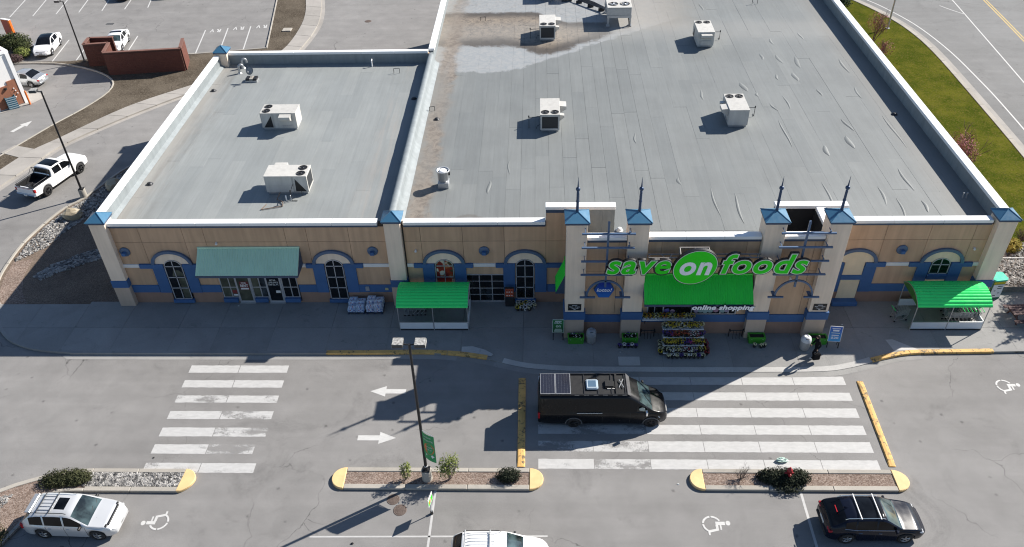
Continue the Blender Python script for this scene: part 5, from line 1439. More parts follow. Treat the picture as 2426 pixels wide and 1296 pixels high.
# ================================================================ signs on the front
sign = thing("store_sign", "big green and white save on foods letters across the towers", "sign", (9.6, -4.25, 5.1))
def adv(c, shear):
    def wd(s):
        cu = bpy.data.curves.new("t", 'FONT'); cu.body = s; ob = bpy.data.objects.new("t", cu); me = bpy.data.meshes.new_from_object(ob)
        xs = [v.co.x for v in me.vertices]; r = max(xs) - min(xs)
        bpy.data.objects.remove(ob); bpy.data.curves.remove(cu); bpy.data.meshes.remove(me); return r
    return wd("x" + c + "x") - wd("xx")
def letters(word, x0, x1, zbase, xh, y, face, edge, ret, shear=0.22, off=0.020, parent=None, depth=0.16, gap=0.05, ro=0.054):
    """Separate channel letters: black return, pale edge, coloured face; xh is the height of an x."""
    ad = [adv(c, shear) + gap for c in word]
    tot = sum(ad); sx = (x1 - x0) / tot; cum = 0.0
    for c, a in zip(word, ad):
        layers = ([("letter", ret, off + ro, depth)] if ret else []) + ([("letter_edge", edge, off + 0.030, 0.012)] if edge else []) + [("letter_face" if (ret or edge) else "letter", face, off, 0.012)]
        par = parent; yy = y
        for li, (nm, mt, of, ex) in enumerate(layers):
            cu = bpy.data.curves.new(nm, 'FONT'); cu.body = c; cu.offset = of; cu.shear = shear; cu.extrude = 0.5; cu.resolution_u = 5
            ob = bpy.data.objects.new(nm, cu); me = bpy.data.meshes.new_from_object(ob)
            bpy.data.objects.remove(ob); bpy.data.curves.remove(cu)
            co = np.zeros(len(me.vertices) * 3); me.vertices.foreach_get("co", co); co = co.reshape(-1, 3)
            sz = xh / 0.52
            X = x0 + (cum + co[:, 0]) * sx; Z = zbase + co[:, 1] * sz
            Y = yy - (co[:, 2] + 0.5) * ex
            out = np.stack([X, Y, Z], 1) - np.array(wloc(par))
            me.vertices.foreach_set("co", out.ravel()); me.update(); me.materials.clear(); me.materials.append(mt)
            o = link(nm, me, par)
            yy -= ex + 0.002
            if li == 0: par = o
        cum += a
letters("save", 3.92, 7.62, 5.93, 0.98, -4.16, M_SIGNG, M_SIGNE, M_SIGNK, parent=sign)
letters("foods", 10.42, 15.34, 5.95, 0.98, -4.16, M_SIGNG, M_SIGNE, M_SIGNK, parent=sign)
def oval(rx, rz, y0, y1, mat, name, parent, sh=0.26):
    ts = np.linspace(0, 2 * PI, 64, endpoint=False)
    return MB().wallprism([(8.99 + rx * math.cos(t) + sh * rz * math.sin(t) * 0.6, 6.42 + rz * math.sin(t)) for t in ts], y0, y1).build(name, mat, parent)
ov = oval(1.27, 1.24, -4.42, -4.18, M_SIGNK, "oval_panel", sign)
oval(1.23, 1.20, -4.432, -4.421, M_SIGNE, "oval_edge", ov); oval(1.19, 1.16, -4.444, -4.433, M_SIGNG, "oval_face", ov)
letters("on", 8.02, 9.96, 5.96, 0.93, -4.45, M_SIGNW, None, None, parent=sign, off=0.03)
# steel truss that carries the letters
tr = MB(); M_TRUSS = M("dull_grey_truss_paint", (0.30, 0.28, 0.265), 0.6, 0.1, 3)
for y_ in (-3.62, -3.95):
    for z_ in (6.12, 6.78): tr.box(6.36, y_ - 0.03, z_ - 0.03, 12.84, y_ + 0.03, z_ + 0.03)
for i in range(11):
    x_ = 6.5 + i * 0.62; s_ = 0.3 if i % 2 else -0.3
    tr.cyl((x_, -3.62, 6.78), (x_ + s_ * 0.6, -3.95, 6.78), 0.025, n=5); tr.cyl((x_, -3.95, 6.78), (x_ + s_, -3.95, 6.12), 0.025, n=5)
for x_ in (8.15, 9.0, 9.8):
    tr.cyl((x_, -3.62, 6.78), (x_, -3.62, 7.26), 0.035, n=5); tr.cyl((x_, -3.62, 7.26), (x_, -4.17, 7.05), 0.03, n=5)
tr.box(8.12, -3.65, 7.23, 9.83, -3.59, 7.29)
for x_ in (4.3, 5.6, 13.2, 14.8): tr.box(x_ - 0.03, -4.16, 6.25, x_ + 0.03, -3.501, 6.31)
tr.box(3.95, -4.16, 6.36, 8.0, -4.10, 6.42); tr.box(10.2, -4.16, 6.36, 15.2, -4.10, 6.42)
tr.build("sign_truss", M_TRUSS, sign)
osn = thing("online_shopping_sign", "white online shopping letters along the green canopy edge", "sign", (10.9, -4.5, 3.4))
letters("online shopping", 9.10, 12.74, 3.38, 0.24, -4.50, M_SIGNW, None, M_SIGNK, shear=0.2, off=0.042, parent=osn, depth=0.05, gap=0.03, ro=0.04)
lt = thing("lotto_sign", "blue hexagonal lotto sign between the first two towers", "sign", (4.0, -3.2, 3.2))
def mat_lotto():
    k = NT("lotto_blue_print"); z = k.sep(k.pos())[2]
    k.base(k.mix(k.lin(z, 3.25, 4.4, 0, 1), k.rgb((0.025, 0.16, 0.55)), k.rgb((0.012, 0.03, 0.28)))); k.rough(0.35); return k.m
hexa = lambda s: [(4.0 + s * 0.62 * x, 3.83 + s * 0.62 * z) for x, z in [(1, 0), (0.5, 0.97), (-0.5, 0.97), (-1, 0), (-0.5, -0.97), (0.5, -0.97)]]
hb = MB().wallprism(hexa(1.0), YW - 0.16, YW - 0.002).build("sign_box", M_BLUE, lt, bevel=0.01)
MB().wallprism(hexa(0.95), YW - 0.168, YW - 0.161).build("sign_face", mat_lotto(), lt)
text_obj("lettering", "lotto!", M_SIGNW, lt, w=0.92, h=0.26, x0=3.55, z0=3.70, y=YW - 0.172, extrude=0.003, offset=0.02, shear=0.2)
for x, s_ in ((2.24, "first"), (17.06, "fourth")):
    h = thing("hours_sign", "black opening hours plate on the %s cream tower" % s_, "sign", (x, -3.51, 2.4), group="opening hours plates")
    b = MB(); b.box(x - 0.40, -3.525, 2.42, x + 0.40, -3.501, 2.92); b.build("plate", M_SIGNK, h)
    for s, zz, hh, ww in (("HOURS", 2.80, 0.06, 0.3), ("7am - 11pm", 2.655, 0.09, 0.64), ("7 days a week", 2.565, 0.055, 0.46), ("24 hr", 2.475, 0.04, 0.16)):
        if s == "24 hr":
            MB().box(x - 0.06, -3.529, zz, x + 0.06, -3.526, zz + 0.03).build("print_line", M_SIGNW, h); continue
        text_obj("lettering", s, M_SIGNW, h, w=ww, h=hh, x0=x, z0=zz, y=-3.528, extrude=0.002, offset=0.012, center=True)
# ================================================================ rooftop equipment
RZ = ROOF_Z + 0.012
def hvac(label, cx, cy, rz, hood="side", W=1.46, L=2.70, H=1.42, coil=True, louvre=True, pipe=True, relief=True):
    """Packaged rooftop unit. Local -y is the condenser end with two fans on top; +x carries the fresh-air hood."""
    t = thing("rooftop_unit", label, "rooftop unit", (cx, cy, RZ), rz, "packaged rooftop units")
    B = lambda b, n, m, **k: b.build(n, m, t, local=True, **k)
    z0 = 0.16; x, y = W / 2, L / 2
    b = MB(); b.box(-x + .08, -y + .08, 0, x - .08, y - .08, z0); B(b, "roof_kerb", M_GALV)
    # casing, narrower at the condenser end; flat black triangles there paint the shaded coil recess
    b = MB(); b.box(-x, -y + 1.0, z0, x, y, H - 0.05); b.box(-x + .03, -y + .03, z0, x - .03, -y + .999, H - 0.05); B(b, "casing", M_HVAC, bevel=0.012)
    b = MB(); b.box(-x - .02, -y - .02, H - 0.048, x + .02, y + .02, H); top = B(b, "top_panel", M_HVAC, bevel=0.015)
    for s in (-1, 1):
        b = MB(); b.box(-x, s * y - 0.0, z0, -x + 0.001, s * y, z0 + .001)
    if louvre:
        for s in (-1, 1):
            b = MB(); xx = s * (x - 0.028)
            tri = [(xx, -y + 0.12, z0 + 0.05), (xx, -y + 0.85, z0 + 0.05), (xx, -y + 0.80, H - 0.25)]
            b.add(tri + [(p[0] + s * 0.006, p[1], p[2]) for p in tri], [(0, 1, 2), (5, 4, 3), (0, 3, 4, 1), (1, 4, 5, 2), (2, 5, 3, 0)])
            B(b, "painted_coil_recess", M_DARK)
    if coil:
        b = MB(); b.box(-x + 0.14, -y - 0.005, z0 + 0.14, x - 0.14, -y + 0.04, H - 0.16); c = B(b, "coil_face", M_COIL)
        b = MB()
        for i in range(14): b.box(-x + 0.14, -y - 0.012, z0 + 0.18 + i * 0.075, x - 0.14, -y - 0.005, z0 + 0.20 + i * 0.075)
        b.build("coil_fin", M_COIL, c, local=True)
        b = MB(); b.box(-x + .02, -y - .014, z0, -x + .13, -y + .03, H - .05); b.box(x - .13, -y - .014, z0, x - .02, -y + .03, H - .05); b.box(-x + .13, -y - .014, z0, x - .13, -y + .03, z0 + .12); b.box(-x + .13, -y - .014, H - .16, x - .13, -y + .03, H - .05)
        B(b, "coil_frame", M_HVAC)
    for s in (-1, 1):
        f = (s * W * 0.245, -y + 0.42); R_ = 0.30
        b = MB(); b.lathe([(R_, H), (R_ + .012, H + 0.02), (R_ - .012, H + 0.03), (R_ - .012, H + .004), (0.001, H + .004)], (f[0], f[1], 0), 22)
        rg = B(b, "fan_well", M_DARK)
        b = MB()
        for k in range(4):
            a = k * PI / 2 + s * 0.6; c_, s_ = math.cos(a), math.sin(a)
            q = [(0.06, -0.02, .006), (R_ * .86, -0.10, .008), (R_ * .86, 0.10, .024), (0.06, 0.05, .018)]
            b.add([(f[0] + p[0] * c_ - p[1] * s_, f[1] + p[0] * s_ + p[1] * c_, H + p[2]) for p in q], [(0, 1, 2, 3)])
        b.lathe([(0.075, H + .005), (0.07, H + .03), (0.001, H + .035)], (f[0], f[1], 0), 10)
        b.build("fan_blade", M_STEELD, rg, local=True)
        b = MB()
        for r_ in (0.12, 0.2, 0.27):
            ts = np.linspace(0, 2 * PI, 17)
            for k in range(16): b.cyl((f[0] + r_ * math.cos(ts[k]), f[1] + r_ * math.sin(ts[k]), H + .036), (f[0] + r_ * math.cos(ts[k + 1]), f[1] + r_ * math.sin(ts[k + 1]), H + .036), 0.004, n=3, caps=False)
        b.build("fan_guard", M_STEELD, rg, local=True)
    # fresh-air hood
    def hood_mesh(w, d, h, zt):
        q = MB(); p = [(0, zt), (d, zt - 0.05), (d, zt - h * 0.45), (0, zt - h)]
        v = [(a, -w / 2, z) for a, z in p] + [(a, w / 2, z) for a, z in p]
        q.add(v, [(0, 1, 2, 3), (7, 6, 5, 4), (0, 4, 5, 1), (1, 5, 6, 2), (2, 6, 7, 3)])
        return q
    if hood == "side":
        b = MB(); q = hood_mesh(0.85, 0.52, 0.62, H - 0.06); b.add([(p[0] + x, p[1] + y - 0.75, p[2]) for p in q.v], q.f); hd = B(b, "air_hood", M_HVAC)
        if relief:
          b = MB(); q = hood_mesh(0.34, 0.34, 0.5, H - 0.30); b.add([(p[0] + x, p[1] - y + 0.70, p[2]) for p in q.v], q.f); B(b, "relief_hood", M_HVAC)
        b = MB()
        for i in range(5): b.box(x + 0.03, y - 1.12 + i * 0.16, 0.30, x + 0.05, y - 1.0 + i * 0.16, 0.42)
        B(b, "grille_slots", M_GALV)
    elif hood == "end":
        b = MB(); q = hood_mesh(0.95, 0.42, 0.5, H - 0.12); b.add([(-p[1], p[0] + y, p[2]) for p in q.v], q.f); B(b, "air_hood", M_HVAC)
        b = MB(); b.box(-0.45, y, 0.22, 0.45, y + 0.10, 0.62); B(b, "relief_hood", M_HVAC, bevel=0.01)
    b = MB()
    for i in range(1, 3): b.box(-x - 0.004, -y + i * L / 3 - 0.006, z0, x + 0.004, -y + i * L / 3 + 0.006, H - 0.05)
    b.box(-x - 0.003, -y + 1.1, 0.70, x + .003, y - 0.1, 0.708)
    B(b, "panel_seam", M_GALV)
    if pipe:
        b = MB(); xx = -x
        b.tube([(xx, -y + 1.0, 0.75), (xx - 0.85, -y + 0.95, 0.72), (xx - 0.85, -y + 0.95, 0.03), (xx - 0.85, -y + .6, 0.03)], 0.022, 6)
        b.cyl((xx - 0.86, -y + 0.95, 0.72), (xx - 0.86, -y + .95, 0.86), 0.05, n=8); b.tube([(xx, -y + .5, 0.35), (xx - 0.22, -y + .42, 0.30), (xx - 0.30, -y + .4, 0.06)], 0.02, 6)
        B(b, "gas_pipe", M_STEELD)
    return t
hvac("rooftop unit on the lower wing with fans toward the outer wall", -19.62, 14.62, -PI / 2, "side", relief=False)
hvac("rooftop unit near the front of the lower wing with triangular dark recess", -16.85, 5.55, PI / 2, "side", L=2.85, relief=False)
hvac("rooftop unit with black coil on the main roof nearest the first tower", 0.93, 14.62, 0, "side")
hvac("rooftop unit behind the third tower, plain panel toward the storefront", 14.97, 15.1, PI, "side", coil=True)
hvac("rooftop unit standing in the brown ponding stain", 0.93, 31.9, 0, "side")
hvac("rooftop unit at the back of the roof with its hood toward the storefront", 14.95, 30.0, PI, "end")
hvac("dark sided rooftop unit cut by the top edge beyond the stained roof", 1.0, 42.2, 0, "side", pipe=False)
# big condenser on legs
cz = thing("condenser_bank", "grey condenser bank on tall legs at the edge of the stain", "condenser", (7.7, 35.6, RZ))
def BB(b, n, m, **k): return b.build(n, m, cz, local=True, **k)
b = MB(); b.box(-1.12, -1.75, 1.05, 1.12, 1.75, 1.72); BB(b, "casing", M_GALV, bevel=0.02)
b = MB(); b.box(-1.16, -1.79, 1.722, 1.16, 1.79, 1.80); BB(b, "top_panel", M_HVAC, bevel=0.02)
b = MB(); b.box(-1.14, -1.78, 0.80, 1.14, -1.62, 1.049); b.box(-1.14, 1.62, 0.80, 1.14, 1.78, 1.049); b.box(-1.14, -1.619, 0.86, -1.0, 1.619, 1.0); b.box(1.0, -1.619, 0.86, 1.14, 1.619, 1.0); BB(b, "base_rail", M_GALV)
for sx in (-1, 1):
    for sy in (-1, 1):
        b = MB(); b.box(sx * 1.02 - .09, sy * 1.66 - .09, 0.1, sx * 1.02 + .09, sy * 1.66 + .09, 0.80); b.box(sx * 1.02 - .16, sy * 1.66 - .2, 0, sx * 1.02 + .16, sy * 1.66 + .2, 0.1); BB(b, "leg", M_GALV)
        f = (sx * 0.55, sy * 0.85)
        b = MB(); b.lathe([(0.44, 1.80), (0.46, 1.84), (0.42, 1.85), (0.42, 1.806), (0.001, 1.806)], (f[0], f[1], 0), 24); w_ = BB(b, "fan_well", M_DARK)
        b = MB()
        for k in range(4):
            a = k * PI / 2 + sx * 0.5; c_, s_ = math.cos(a), math.sin(a)
            q = [(0.07, -0.03, .008), (.37, -0.13, .010), (.37, 0.13, .036), (0.07, 0.06, .026)]
            b.add([(f[0] + p[0] * c_ - p[1] * s_, f[1] + p[0] * s_ + p[1] * c_, 1.80 + p[2]) for p in q], [(0, 1, 2, 3)])
        b.lathe([(0.10, 1.81), (0.09, 1.845), (0.001, 1.85)], (f[0], f[1], 0), 10)
        b.build("fan_blade", M_GALV, w_, local=True)
b = MB(); b.box(-1.0, -1.765, 1.10, -0.02, -1.752, 1.66); b.box(0.02, -1.765, 1.10, 1.0, -1.752, 1.66); BB(b, "side_panel", M_GALV)
b = MB(); b.tube([(0.9, -1.2, 0.85), (0.92, -1.9, 0.5), (0.95, -2.1, 0.08)], 0.06, 8); BB(b, "drain_pipe", M_DARK)
# pale cabinet and pipework near it
t = thing("refrigeration_cabinet", "pale flat topped equipment cabinet cut by the top edge", "cabinet", (3.0, 41.0, RZ))
b = MB(); b.box(-0.55, -0.5, 0.16, 0.55, 0.6, 1.0); b.build("cabinet_body", M_HVAC, t, local=True, bevel=0.02)
b = MB(); b.box(-0.6, -0.55, 1.002, 0.6, 0.65, 1.06); b.build("lid", M_HVAC, t, local=True, bevel=0.02)
b = MB(); b.box(-0.5, -0.45, 0, 0.5, 0.55, 0.16); b.build("curb", M_STEELD, t, local=True)
t = thing("pipe_rack", "dark refrigeration pipes running between cabinet and condenser", "pipes", (4.8, 38.5, RZ))
for i in range(5):
    b = MB(); b.tube([(-1.4 + i * .12, 2.4, 0.3 + i * .05), (0.3 + i * .14, 0.4, 0.32 + i * .04), (1.8, -1.2 + i * .14, 0.35)], 0.045, 6); b.build("pipe", M_STEELD, t, local=True)
for x_, y_ in ((-0.6, 1.5), (0.5, 0.4), (1.5, -.7)):
    b = MB(); b.box(x_ - .3, y_ - .08, 0, x_ + .3, y_ + .08, 0.26); b.build("support", M_STEELD, t, local=True)
# flue, goosenecks, dish, drains
t = thing("exhaust_flue", "round galvanised exhaust flue with wide cap near the stained parapet", "vent", (-6.38, 5.75, RZ))
b = MB(); b.box(-0.36, -0.36, 0, 0.36, 0.36, 0.42); b.build("base_box", M_GALV, t, local=True, bevel=0.015)
b = MB(); b.lathe([(0.26, 0.421), (0.26, 0.47), (0.36, 0.56), (0.38, 1.18), (0.46, 1.24), (0.46, 1.27), (0.37, 1.25), (0.36, 1.12), (0.001, 1.12)], n=28); st = b.build("stack", M_GALV, t, local=True)
b = MB(); b.lathe([(0.33, 1.121), (0.33, 1.16), (0.001, 1.16)], n=28); b.build("dark_throat", M_STEELD, st, local=True)
b = MB(); b.lathe([(0.27, 1.18), (0.26, 1.24), (0.14, 1.26), (0.001, 1.265)], n=28); b.build("rain_cap", M_COPE, t, local=True)
b = MB(); b.cbox((0.42, 0.05, 0.95), (0.10, 0.12, 0.2)); b.build("bracket", M_STEELD, t, local=True)
def goose(label, x, y, h=0.75, rz=0.0):
    t = thing("gooseneck_vent", label, "vent", (x, y, RZ), rz, "gooseneck roof vents")
    b = MB(); r = 0.16
    pts = [(0, 0, 0), (0, 0, h)] + [(0.18 - 0.18 * math.cos(a), 0, h + 0.2 * math.sin(a)) for a in np.linspace(0, PI, 9)[1:]] + [(0.36, 0, h - 0.16)]
    b.tube(pts, 0.10, 10); b.lathe([(0.2, 0), (0.12, 0.1)], n=12); b.build("duct", M_GALV, t, local=True)
goose("galvanised gooseneck vent nearest the dish on the lower wing", -25.75, 24.2, 0.55, 0.4); goose("galvanised gooseneck vent beside the corner cap, behind its twin", -25.75, 25.3, 0.6, 0.4)
t = thing("satellite_dish", "grey satellite dish on a ballast frame at the back of the lower wing", "satellite dish", (-24.25, 22.7, RZ))
b = MB(); b.box(-0.5, -0.35, 0.0, 0.5, 0.35, 0.14); b.build("ballast_tray", M_GALV, t, local=True)
for i in range(3):
    b = MB(); b.box(-0.46 + i * .32, -0.3, 0.142, -0.18 + i * .32, 0.3, 0.30); b.build("ballast_block", M_DARK if i != 1 else M_KERB, t, local=True)
b = MB(); b.cyl((0, 0, 0.3), (0, 0, 0.75), 0.03, n=8); b.cyl((0, 0, 0.7), (-0.05, -0.35, 0.95), 0.015, n=5); b.cbox((-0.05, -0.4, 0.98), (0.1, 0.1, 0.1)); b.build("mast", M_GALV, t, local=True)
b = MB(); b.lathe([(0.001, 0.0), (0.2, 0.02), (0.36, 0.07), (0.37, 0.075), (0.2, 0.035), (0.001, 0.015)], n=22); b.T = None
d_ = b.build("dish", M("dish_grey", (0.20, 0.21, 0.22), 0.5), t, local=True); d_.location = (0, 0, 0.92); d_.rotation_euler = (rad(62), 0, rad(-20)); d_.scale = (1, 1.0, 1)
def rdrain(label, x, y, r=0.17, parentcat="drain"):
    b = MB(); b.lathe([(r * 1.5, 0.0), (r * 1.3, 0.02), (r, 0.05), (r * .9, 0.11), (r * .5, 0.14), (0.001, 0.14)], n=12)
    o = b.build("roof_drain", M_STEELD); o.location = (x, y, RZ); tag(o, label, "drain", "roof drains and stubs")
for l, x, y in [("roof drain in the silt by the shared parapet", -7.8, 15.4), ("roof drain on the lower wing toward the front", -26.9, 6.2), ("roof drain on the lower wing toward the back", -27.0, 20.8), ("dark roof drain under the long east parapet", 27.2, 15.6), ("roof drain near the shared parapet on the lower wing", -10.0, 19.0)]: rdrain(l, x, y)
t = thing("pipe_stub", "pair of steel pipe stubs in the shade of the east parapet", "pipe stubs", (27.6, 3.9, RZ))
for dx in (0, 0.22):
    b = MB(); b.cyl((dx, 0, 0), (dx, 0, 0.42), 0.05, n=8); b.build("pipe", M_GALV, t, local=True)
for l, x, y, h, dx in [("thin bent pipe near the back of the lower wing", -11.8, 23.9, 0.45, -0.5), ("thin bent pipe beside the silt strip", -8.1, 16.9, 0.35, -.4), ("bent pipe at the far roof edge", 21.8, 39.2, 0.6, -0.5), ("thin bent pipe in the stained corner", -5.0, 35.6, 0.4, -.5)]:
    b = MB(); b.tube([(0, 0, 0), (0, 0, h), (dx, 0, h - 0.04), (dx, 0, 0)], 0.022, 6); o = b.build("vent_pipe", M_STEELD); o.location = (x, y, RZ); tag(o, l, "pipe", "bent roof pipes")
b = MB(); b.ico((0, 0, 0.08), 0.17, (1, 1, .7), 2); b.lathe([(0.24, 0), (0.2, 0.04), (0.16, 0.06)], n=14); o = b.build("dome_vent", M_COPE, smooth=True); o.location = (5.1, 0.45, ROOF_Z + 0.03); tag(o, "white dome vent just behind the second tower", "vent")
t = thing("condensate_pipe", "rusty condensate pipe bending away from the front rooftop unit", "pipe", (-17.3, 3.9, RZ))
b = MB(); b.tube([(0.15, 0.32, 0.55), (-0.1, 0.1, 0.12), (0.35, -0.15, 0.10), (0.45, -0.6, 0.06), (-0.9, -1.0, 0.05), (-0.7, -0.4, 0.05)], 0.03, 6); b.build("pipe", M("rusty_pipe", (0.16, 0.11, 0.08), 0.7), t, local=True)
for dx in (0.5, 0.85):
    b = MB(); b.cyl((dx, 0.2, 0), (dx, 0.2, 0.36), 0.05, n=8); b.build("stub", M_COPE, t, local=True)
b = MB(); b.tube([(0, 0, 0), (0, 0, 0.5), (0, 0.2, 0.6)], 0.05, 8); o = b.build("vent_pipe", M_COPE); o.location = (-14.4, 25.3, RZ); tag(o, "white vent pipe standing in the shade of the back parapet", "pipe", "bent roof pipes")
# ================================================================ vehicles
def cut(o, f): return o
def interp(pts, x):
    return float(np.interp(x, [p[0] for p in pts], [p[1] for p in pts]))
def smoothed(pts, x, r=0.07):
    return (interp(pts, x - r) + 2 * interp(pts, x) + interp(pts, x + r) + interp(pts, x - r / 2) + interp(pts, x + r / 2)) / 6
def wheel(parent, x, y, R, w, rim_mat, spokes=5, side=1):
    b = MB(); h = w / 2; r = R * 0.66
    b.lathe([(r, -h), (R * 0.9, -h), (R * 0.985, -h * 0.8), (R, -h * 0.5), (R, h * 0.5), (R * 0.985, h * 0.8), (R * 0.9, h), (r, h)], (0, 0, 0), 26, 'y')
    wl = b.build("wheel", M_RUBBER, parent, local=True); wl.location = (x, y, R)
    b = MB(); o = -h * 0.86 if side < 0 else h * 0.86
    b.lathe([(r + .004, o + (0.02 if side < 0 else -.02)), (r - 0.02, o), (r - 0.03, o * 0.55)], (0, 0, 0), 26, 'y')
    for k in range(spokes):
        a = 2 * PI * k / spokes + 0.3
        for da in (-0.14, 0.14):
            c, s = math.cos(a + da), math.sin(a + da)
            b.cyl((0.05 * c, o * 0.86, 0.05 * s), ((r - 0.015) * math.cos(a + da * .6), o * 0.92, (r - 0.015) * math.sin(a + da * .6)), r * 0.085, r * 0.075, 5)
    b.cyl((0, o * 0.7, 0), (0, o * 1.02, 0), r * 0.24, n=12)
    b.build("rim", rim_mat, wl, local=True)
    b = MB(); b.cyl((0, o * .5, 0), (0, o * .56, 0), r - 0.01, n=20); b.build("brake_disc", M_DARK, wl, local=True)
def vehicle(name, label, cat, loc, heading, S, group=None):
    """Lofted car. Local +x is forward, ground at z 0.  S holds the profiles (see callers)."""
    t = thing(name, label, cat, (loc[0], loc[1], 0.0), heading, group)
    L, W, H = S["L"], S["W"], S["H"]; paint = S["paint"]; R = S["R"]; wx = S["wheels"]; sill = S.get("sill", 0.27)
    top, belt, plan = S["top"], S["belt"], S["plan"]
    tum = S.get("tumble", 0.24); glx = S["side_glass"]; ws = S["windscreen"]; rw = S.get("rear_glass"); bed = S.get("bed")
    xs = set(np.linspace(-L / 2, L / 2, 56))
    for g in (-L / 2 + 0.04, -L / 2 + 0.1, L / 2 - 0.04, L / 2 - 0.1): xs.add(g)
    for w_ in wx:
        for a in np.linspace(0, PI, 13): xs.add(w_ + (R + 0.075) * math.cos(a))
    cuts = [g for s_ in glx for g in s_] + list(ws) + list(rw or ()) + list(bed or ()) + list(S.get("sunroof", ()))
    for d in S.get("door_gaps", []): cuts += [d - 0.011, d + 0.011]
    xs = [x for x in xs if all(abs(x - c) > 0.022 for c in cuts)] + cuts
    xs = sorted(xs)
    Hb = H - interp(belt, 0)
    rings = []
    for x in xs:
        w = smoothed(plan, x) * W / 2; zb = max(interp(S["bottom"], x), sill if abs(x) < L / 2 - 0.4 else 0)
        arch = 0
        for w_ in wx:
            q = (R + 0.075) ** 2 - (x - w_) ** 2
            if q > 0: zb = max(zb, R + math.sqrt(q)); arch = 1
        zl = smoothed(belt, x); zt = max(zl + 0.012, smoothed(top, x, S.get("soft", 0.06)))
        k = (zt - zl) / Hb; wt = w * (1 - tum * min(1.0, max(0, k)))
        cr = S.get("crown", 0.035)
        zb2 = min(zb, zl - 0.16)
        r = [(w * 0.86, zb2), (w * 0.97, zb2), (w * 0.995, zb2 + 0.42 * (zl - zb2)), (w, zl - 0.17 * min(1, (zl - zb2))), (w * 0.965, zl - 0.02), (w * 0.94, zl + 0.006 + 0.02 * k),
             (w * 0.94 + (wt * 0.985 - w * 0.94) * 0.86 if k > 0.1 else w * (0.90), zl + (zt - zl) * (0.86 if k > 0.1 else 0.55)),
             (wt * 0.90 if k > 0.1 else w * 0.84, zt - 0.018), (wt * 0.5 if k > .1 else w * 0.5, zt + cr * 0.6), (0.0, zt + cr * 0.8)]
        rings.append(r)
    m = len(rings[0]); full = []
    for x, r in zip(xs, rings):
        full.append([(x, -y, z) for y, z in r] + [(x, y, z) for y, z in r[:-1][::-1]])
    N = 2 * m - 1
    V = [p for f in full for p in f]
    parts = {}
    def put(nm, f): parts.setdefault(nm, []).append(f)
    def isin(x0, x1, a, c): return x0 >= a - 1e-6 and x1 <= c + 1e-6
    for i in range(len(xs) - 1):
        x0, x1 = xs[i], xs[i + 1]; xm = (x0 + x1) / 2
        for j in range(N - 1):
            jj = j if j < m - 1 else N - 2 - j          # 0..m-2 from sill to centre
            f = (i * N + j, (i + 1) * N + j, (i + 1) * N + j + 1, i * N + j + 1)
            nm = "body"
            if jj == 5 and any(isin(x0, x1, a, c) for a, c in glx): nm = "side_window"
            if jj in (7, 8) and isin(x0, x1, *ws): nm = "windscreen"
            if rw and jj in (7, 8) and isin(x0, x1, *rw): nm = "rear_window"
            if rw and S.get("rw_wide") and jj == 6 and isin(x0, x1, *rw): nm = "rear_window"
            if "sunroof" in S and jj in (7, 8) and isin(x0, x1, *S["sunroof"]) and not (S.get("sun_in") and jj == 7): nm = "sunroof"
            if bed and jj >= 5 and isin(x0, x1, *bed): continue
            if jj in (1, 2, 3) and any(isin(x0, x1, d - 0.0115, d + 0.0115) for d in S.get("door_gaps", [])): nm = "door_gap_%d_%s" % ([k_ for k_, d in enumerate(S["door_gaps"]) if isin(x0, x1, d - 0.0115, d + 0.0115)][0], "a" if j < m - 1 else "c")
            if jj in (0, 1) and S.get("clad") and zmax([V[q] for q in f]) < S["clad"]: nm = "cladding"
            dg = S.get("door_gaps", [])
            if nm == "body" and jj in (1, 2, 3) and len(dg) >= 2 and dg[0] < xm < dg[-1]: nm = "door_%d_%s" % (sum(xm > d for d in dg), "a" if j < m - 1 else "c")
            if nm == "side_window": nm += "_" + ("a" if j < m - 1 else "c") + str([k_ for k_, (a, c) in enumerate(glx) if isin(x0, x1, a, c)][0])
            put(nm, f)
    # end caps
    for i, rev in ((0, False), (len(xs) - 1, True)):
        idx = [i * N + j for j in range(N)]
        put("body", tuple(idx if rev else idx[::-1]))
    gl = S.get("glass", M_CARGL)
    mats = {"body": paint, "windscreen": S.get("ws_glass", M_CARGL2), "rear_window": gl, "sunroof": M_CARGL, "door_gap": M_DARK, "cladding": S.get("clad_mat", M_DARK)}
    out = {}
    for nm, fs in parts.items():
        used = sorted({q for f in fs for q in f}); mp = {q: k_ for k_, q in enumerate(used)}
        b = MB(); b.smooth = True; b.add([V[q] for q in used], [[mp[q] for q in f][::-1] for f in fs])
        base = "door_gap" if nm.startswith("door_gap") else "door" if nm.startswith("door_") else ("side_window" if nm.startswith("side_window") else nm)
        mt = mats.get(base, paint if base == "door" else gl)
        o = b.build(base, mt, t, local=True)
        bm = bmesh.new(); bm.from_mesh(o.data); bmesh.ops.recalc_face_normals(bm, faces=bm.faces)
        # keep outward: flip when the mean normal points at the car's axis
        s_ = sum(f.normal.dot(f.calc_center_median() - Vector((f.calc_center_median().x * .8, 0, 0.7))) * f.calc_area() for f in bm.faces)
        if s_ < 0: bmesh.ops.reverse_faces(bm, faces=bm.faces)
        bm.to_mesh(o.data); bm.free()
        out.setdefault(base, []).append(o)
    zl0 = lambda x: interp(belt, x)
    for w_ in wx:
        for s in (-1, 1): wheel(t, w_, s * (W / 2 - S.get("tw", 0.22) / 2 - 0.025), R, S.get("tw", 0.22), S.get("rim", M_RIM), S.get("spokes", 5), s)
    b = MB(); b.box(-L / 2 + 0.35, -W * 0.36, 0.18, L / 2 - 0.35, W * 0.36, 0.45)
    for w_ in wx: b.cyl((w_, -W / 2 + 0.10, R + .02), (w_, W / 2 - 0.10, R + .02), R + 0.055, n=18)
    b.build("underbody", M_DARK, t, local=True)
    return t, out
def zmax(v): return max(p[2] for p in v)
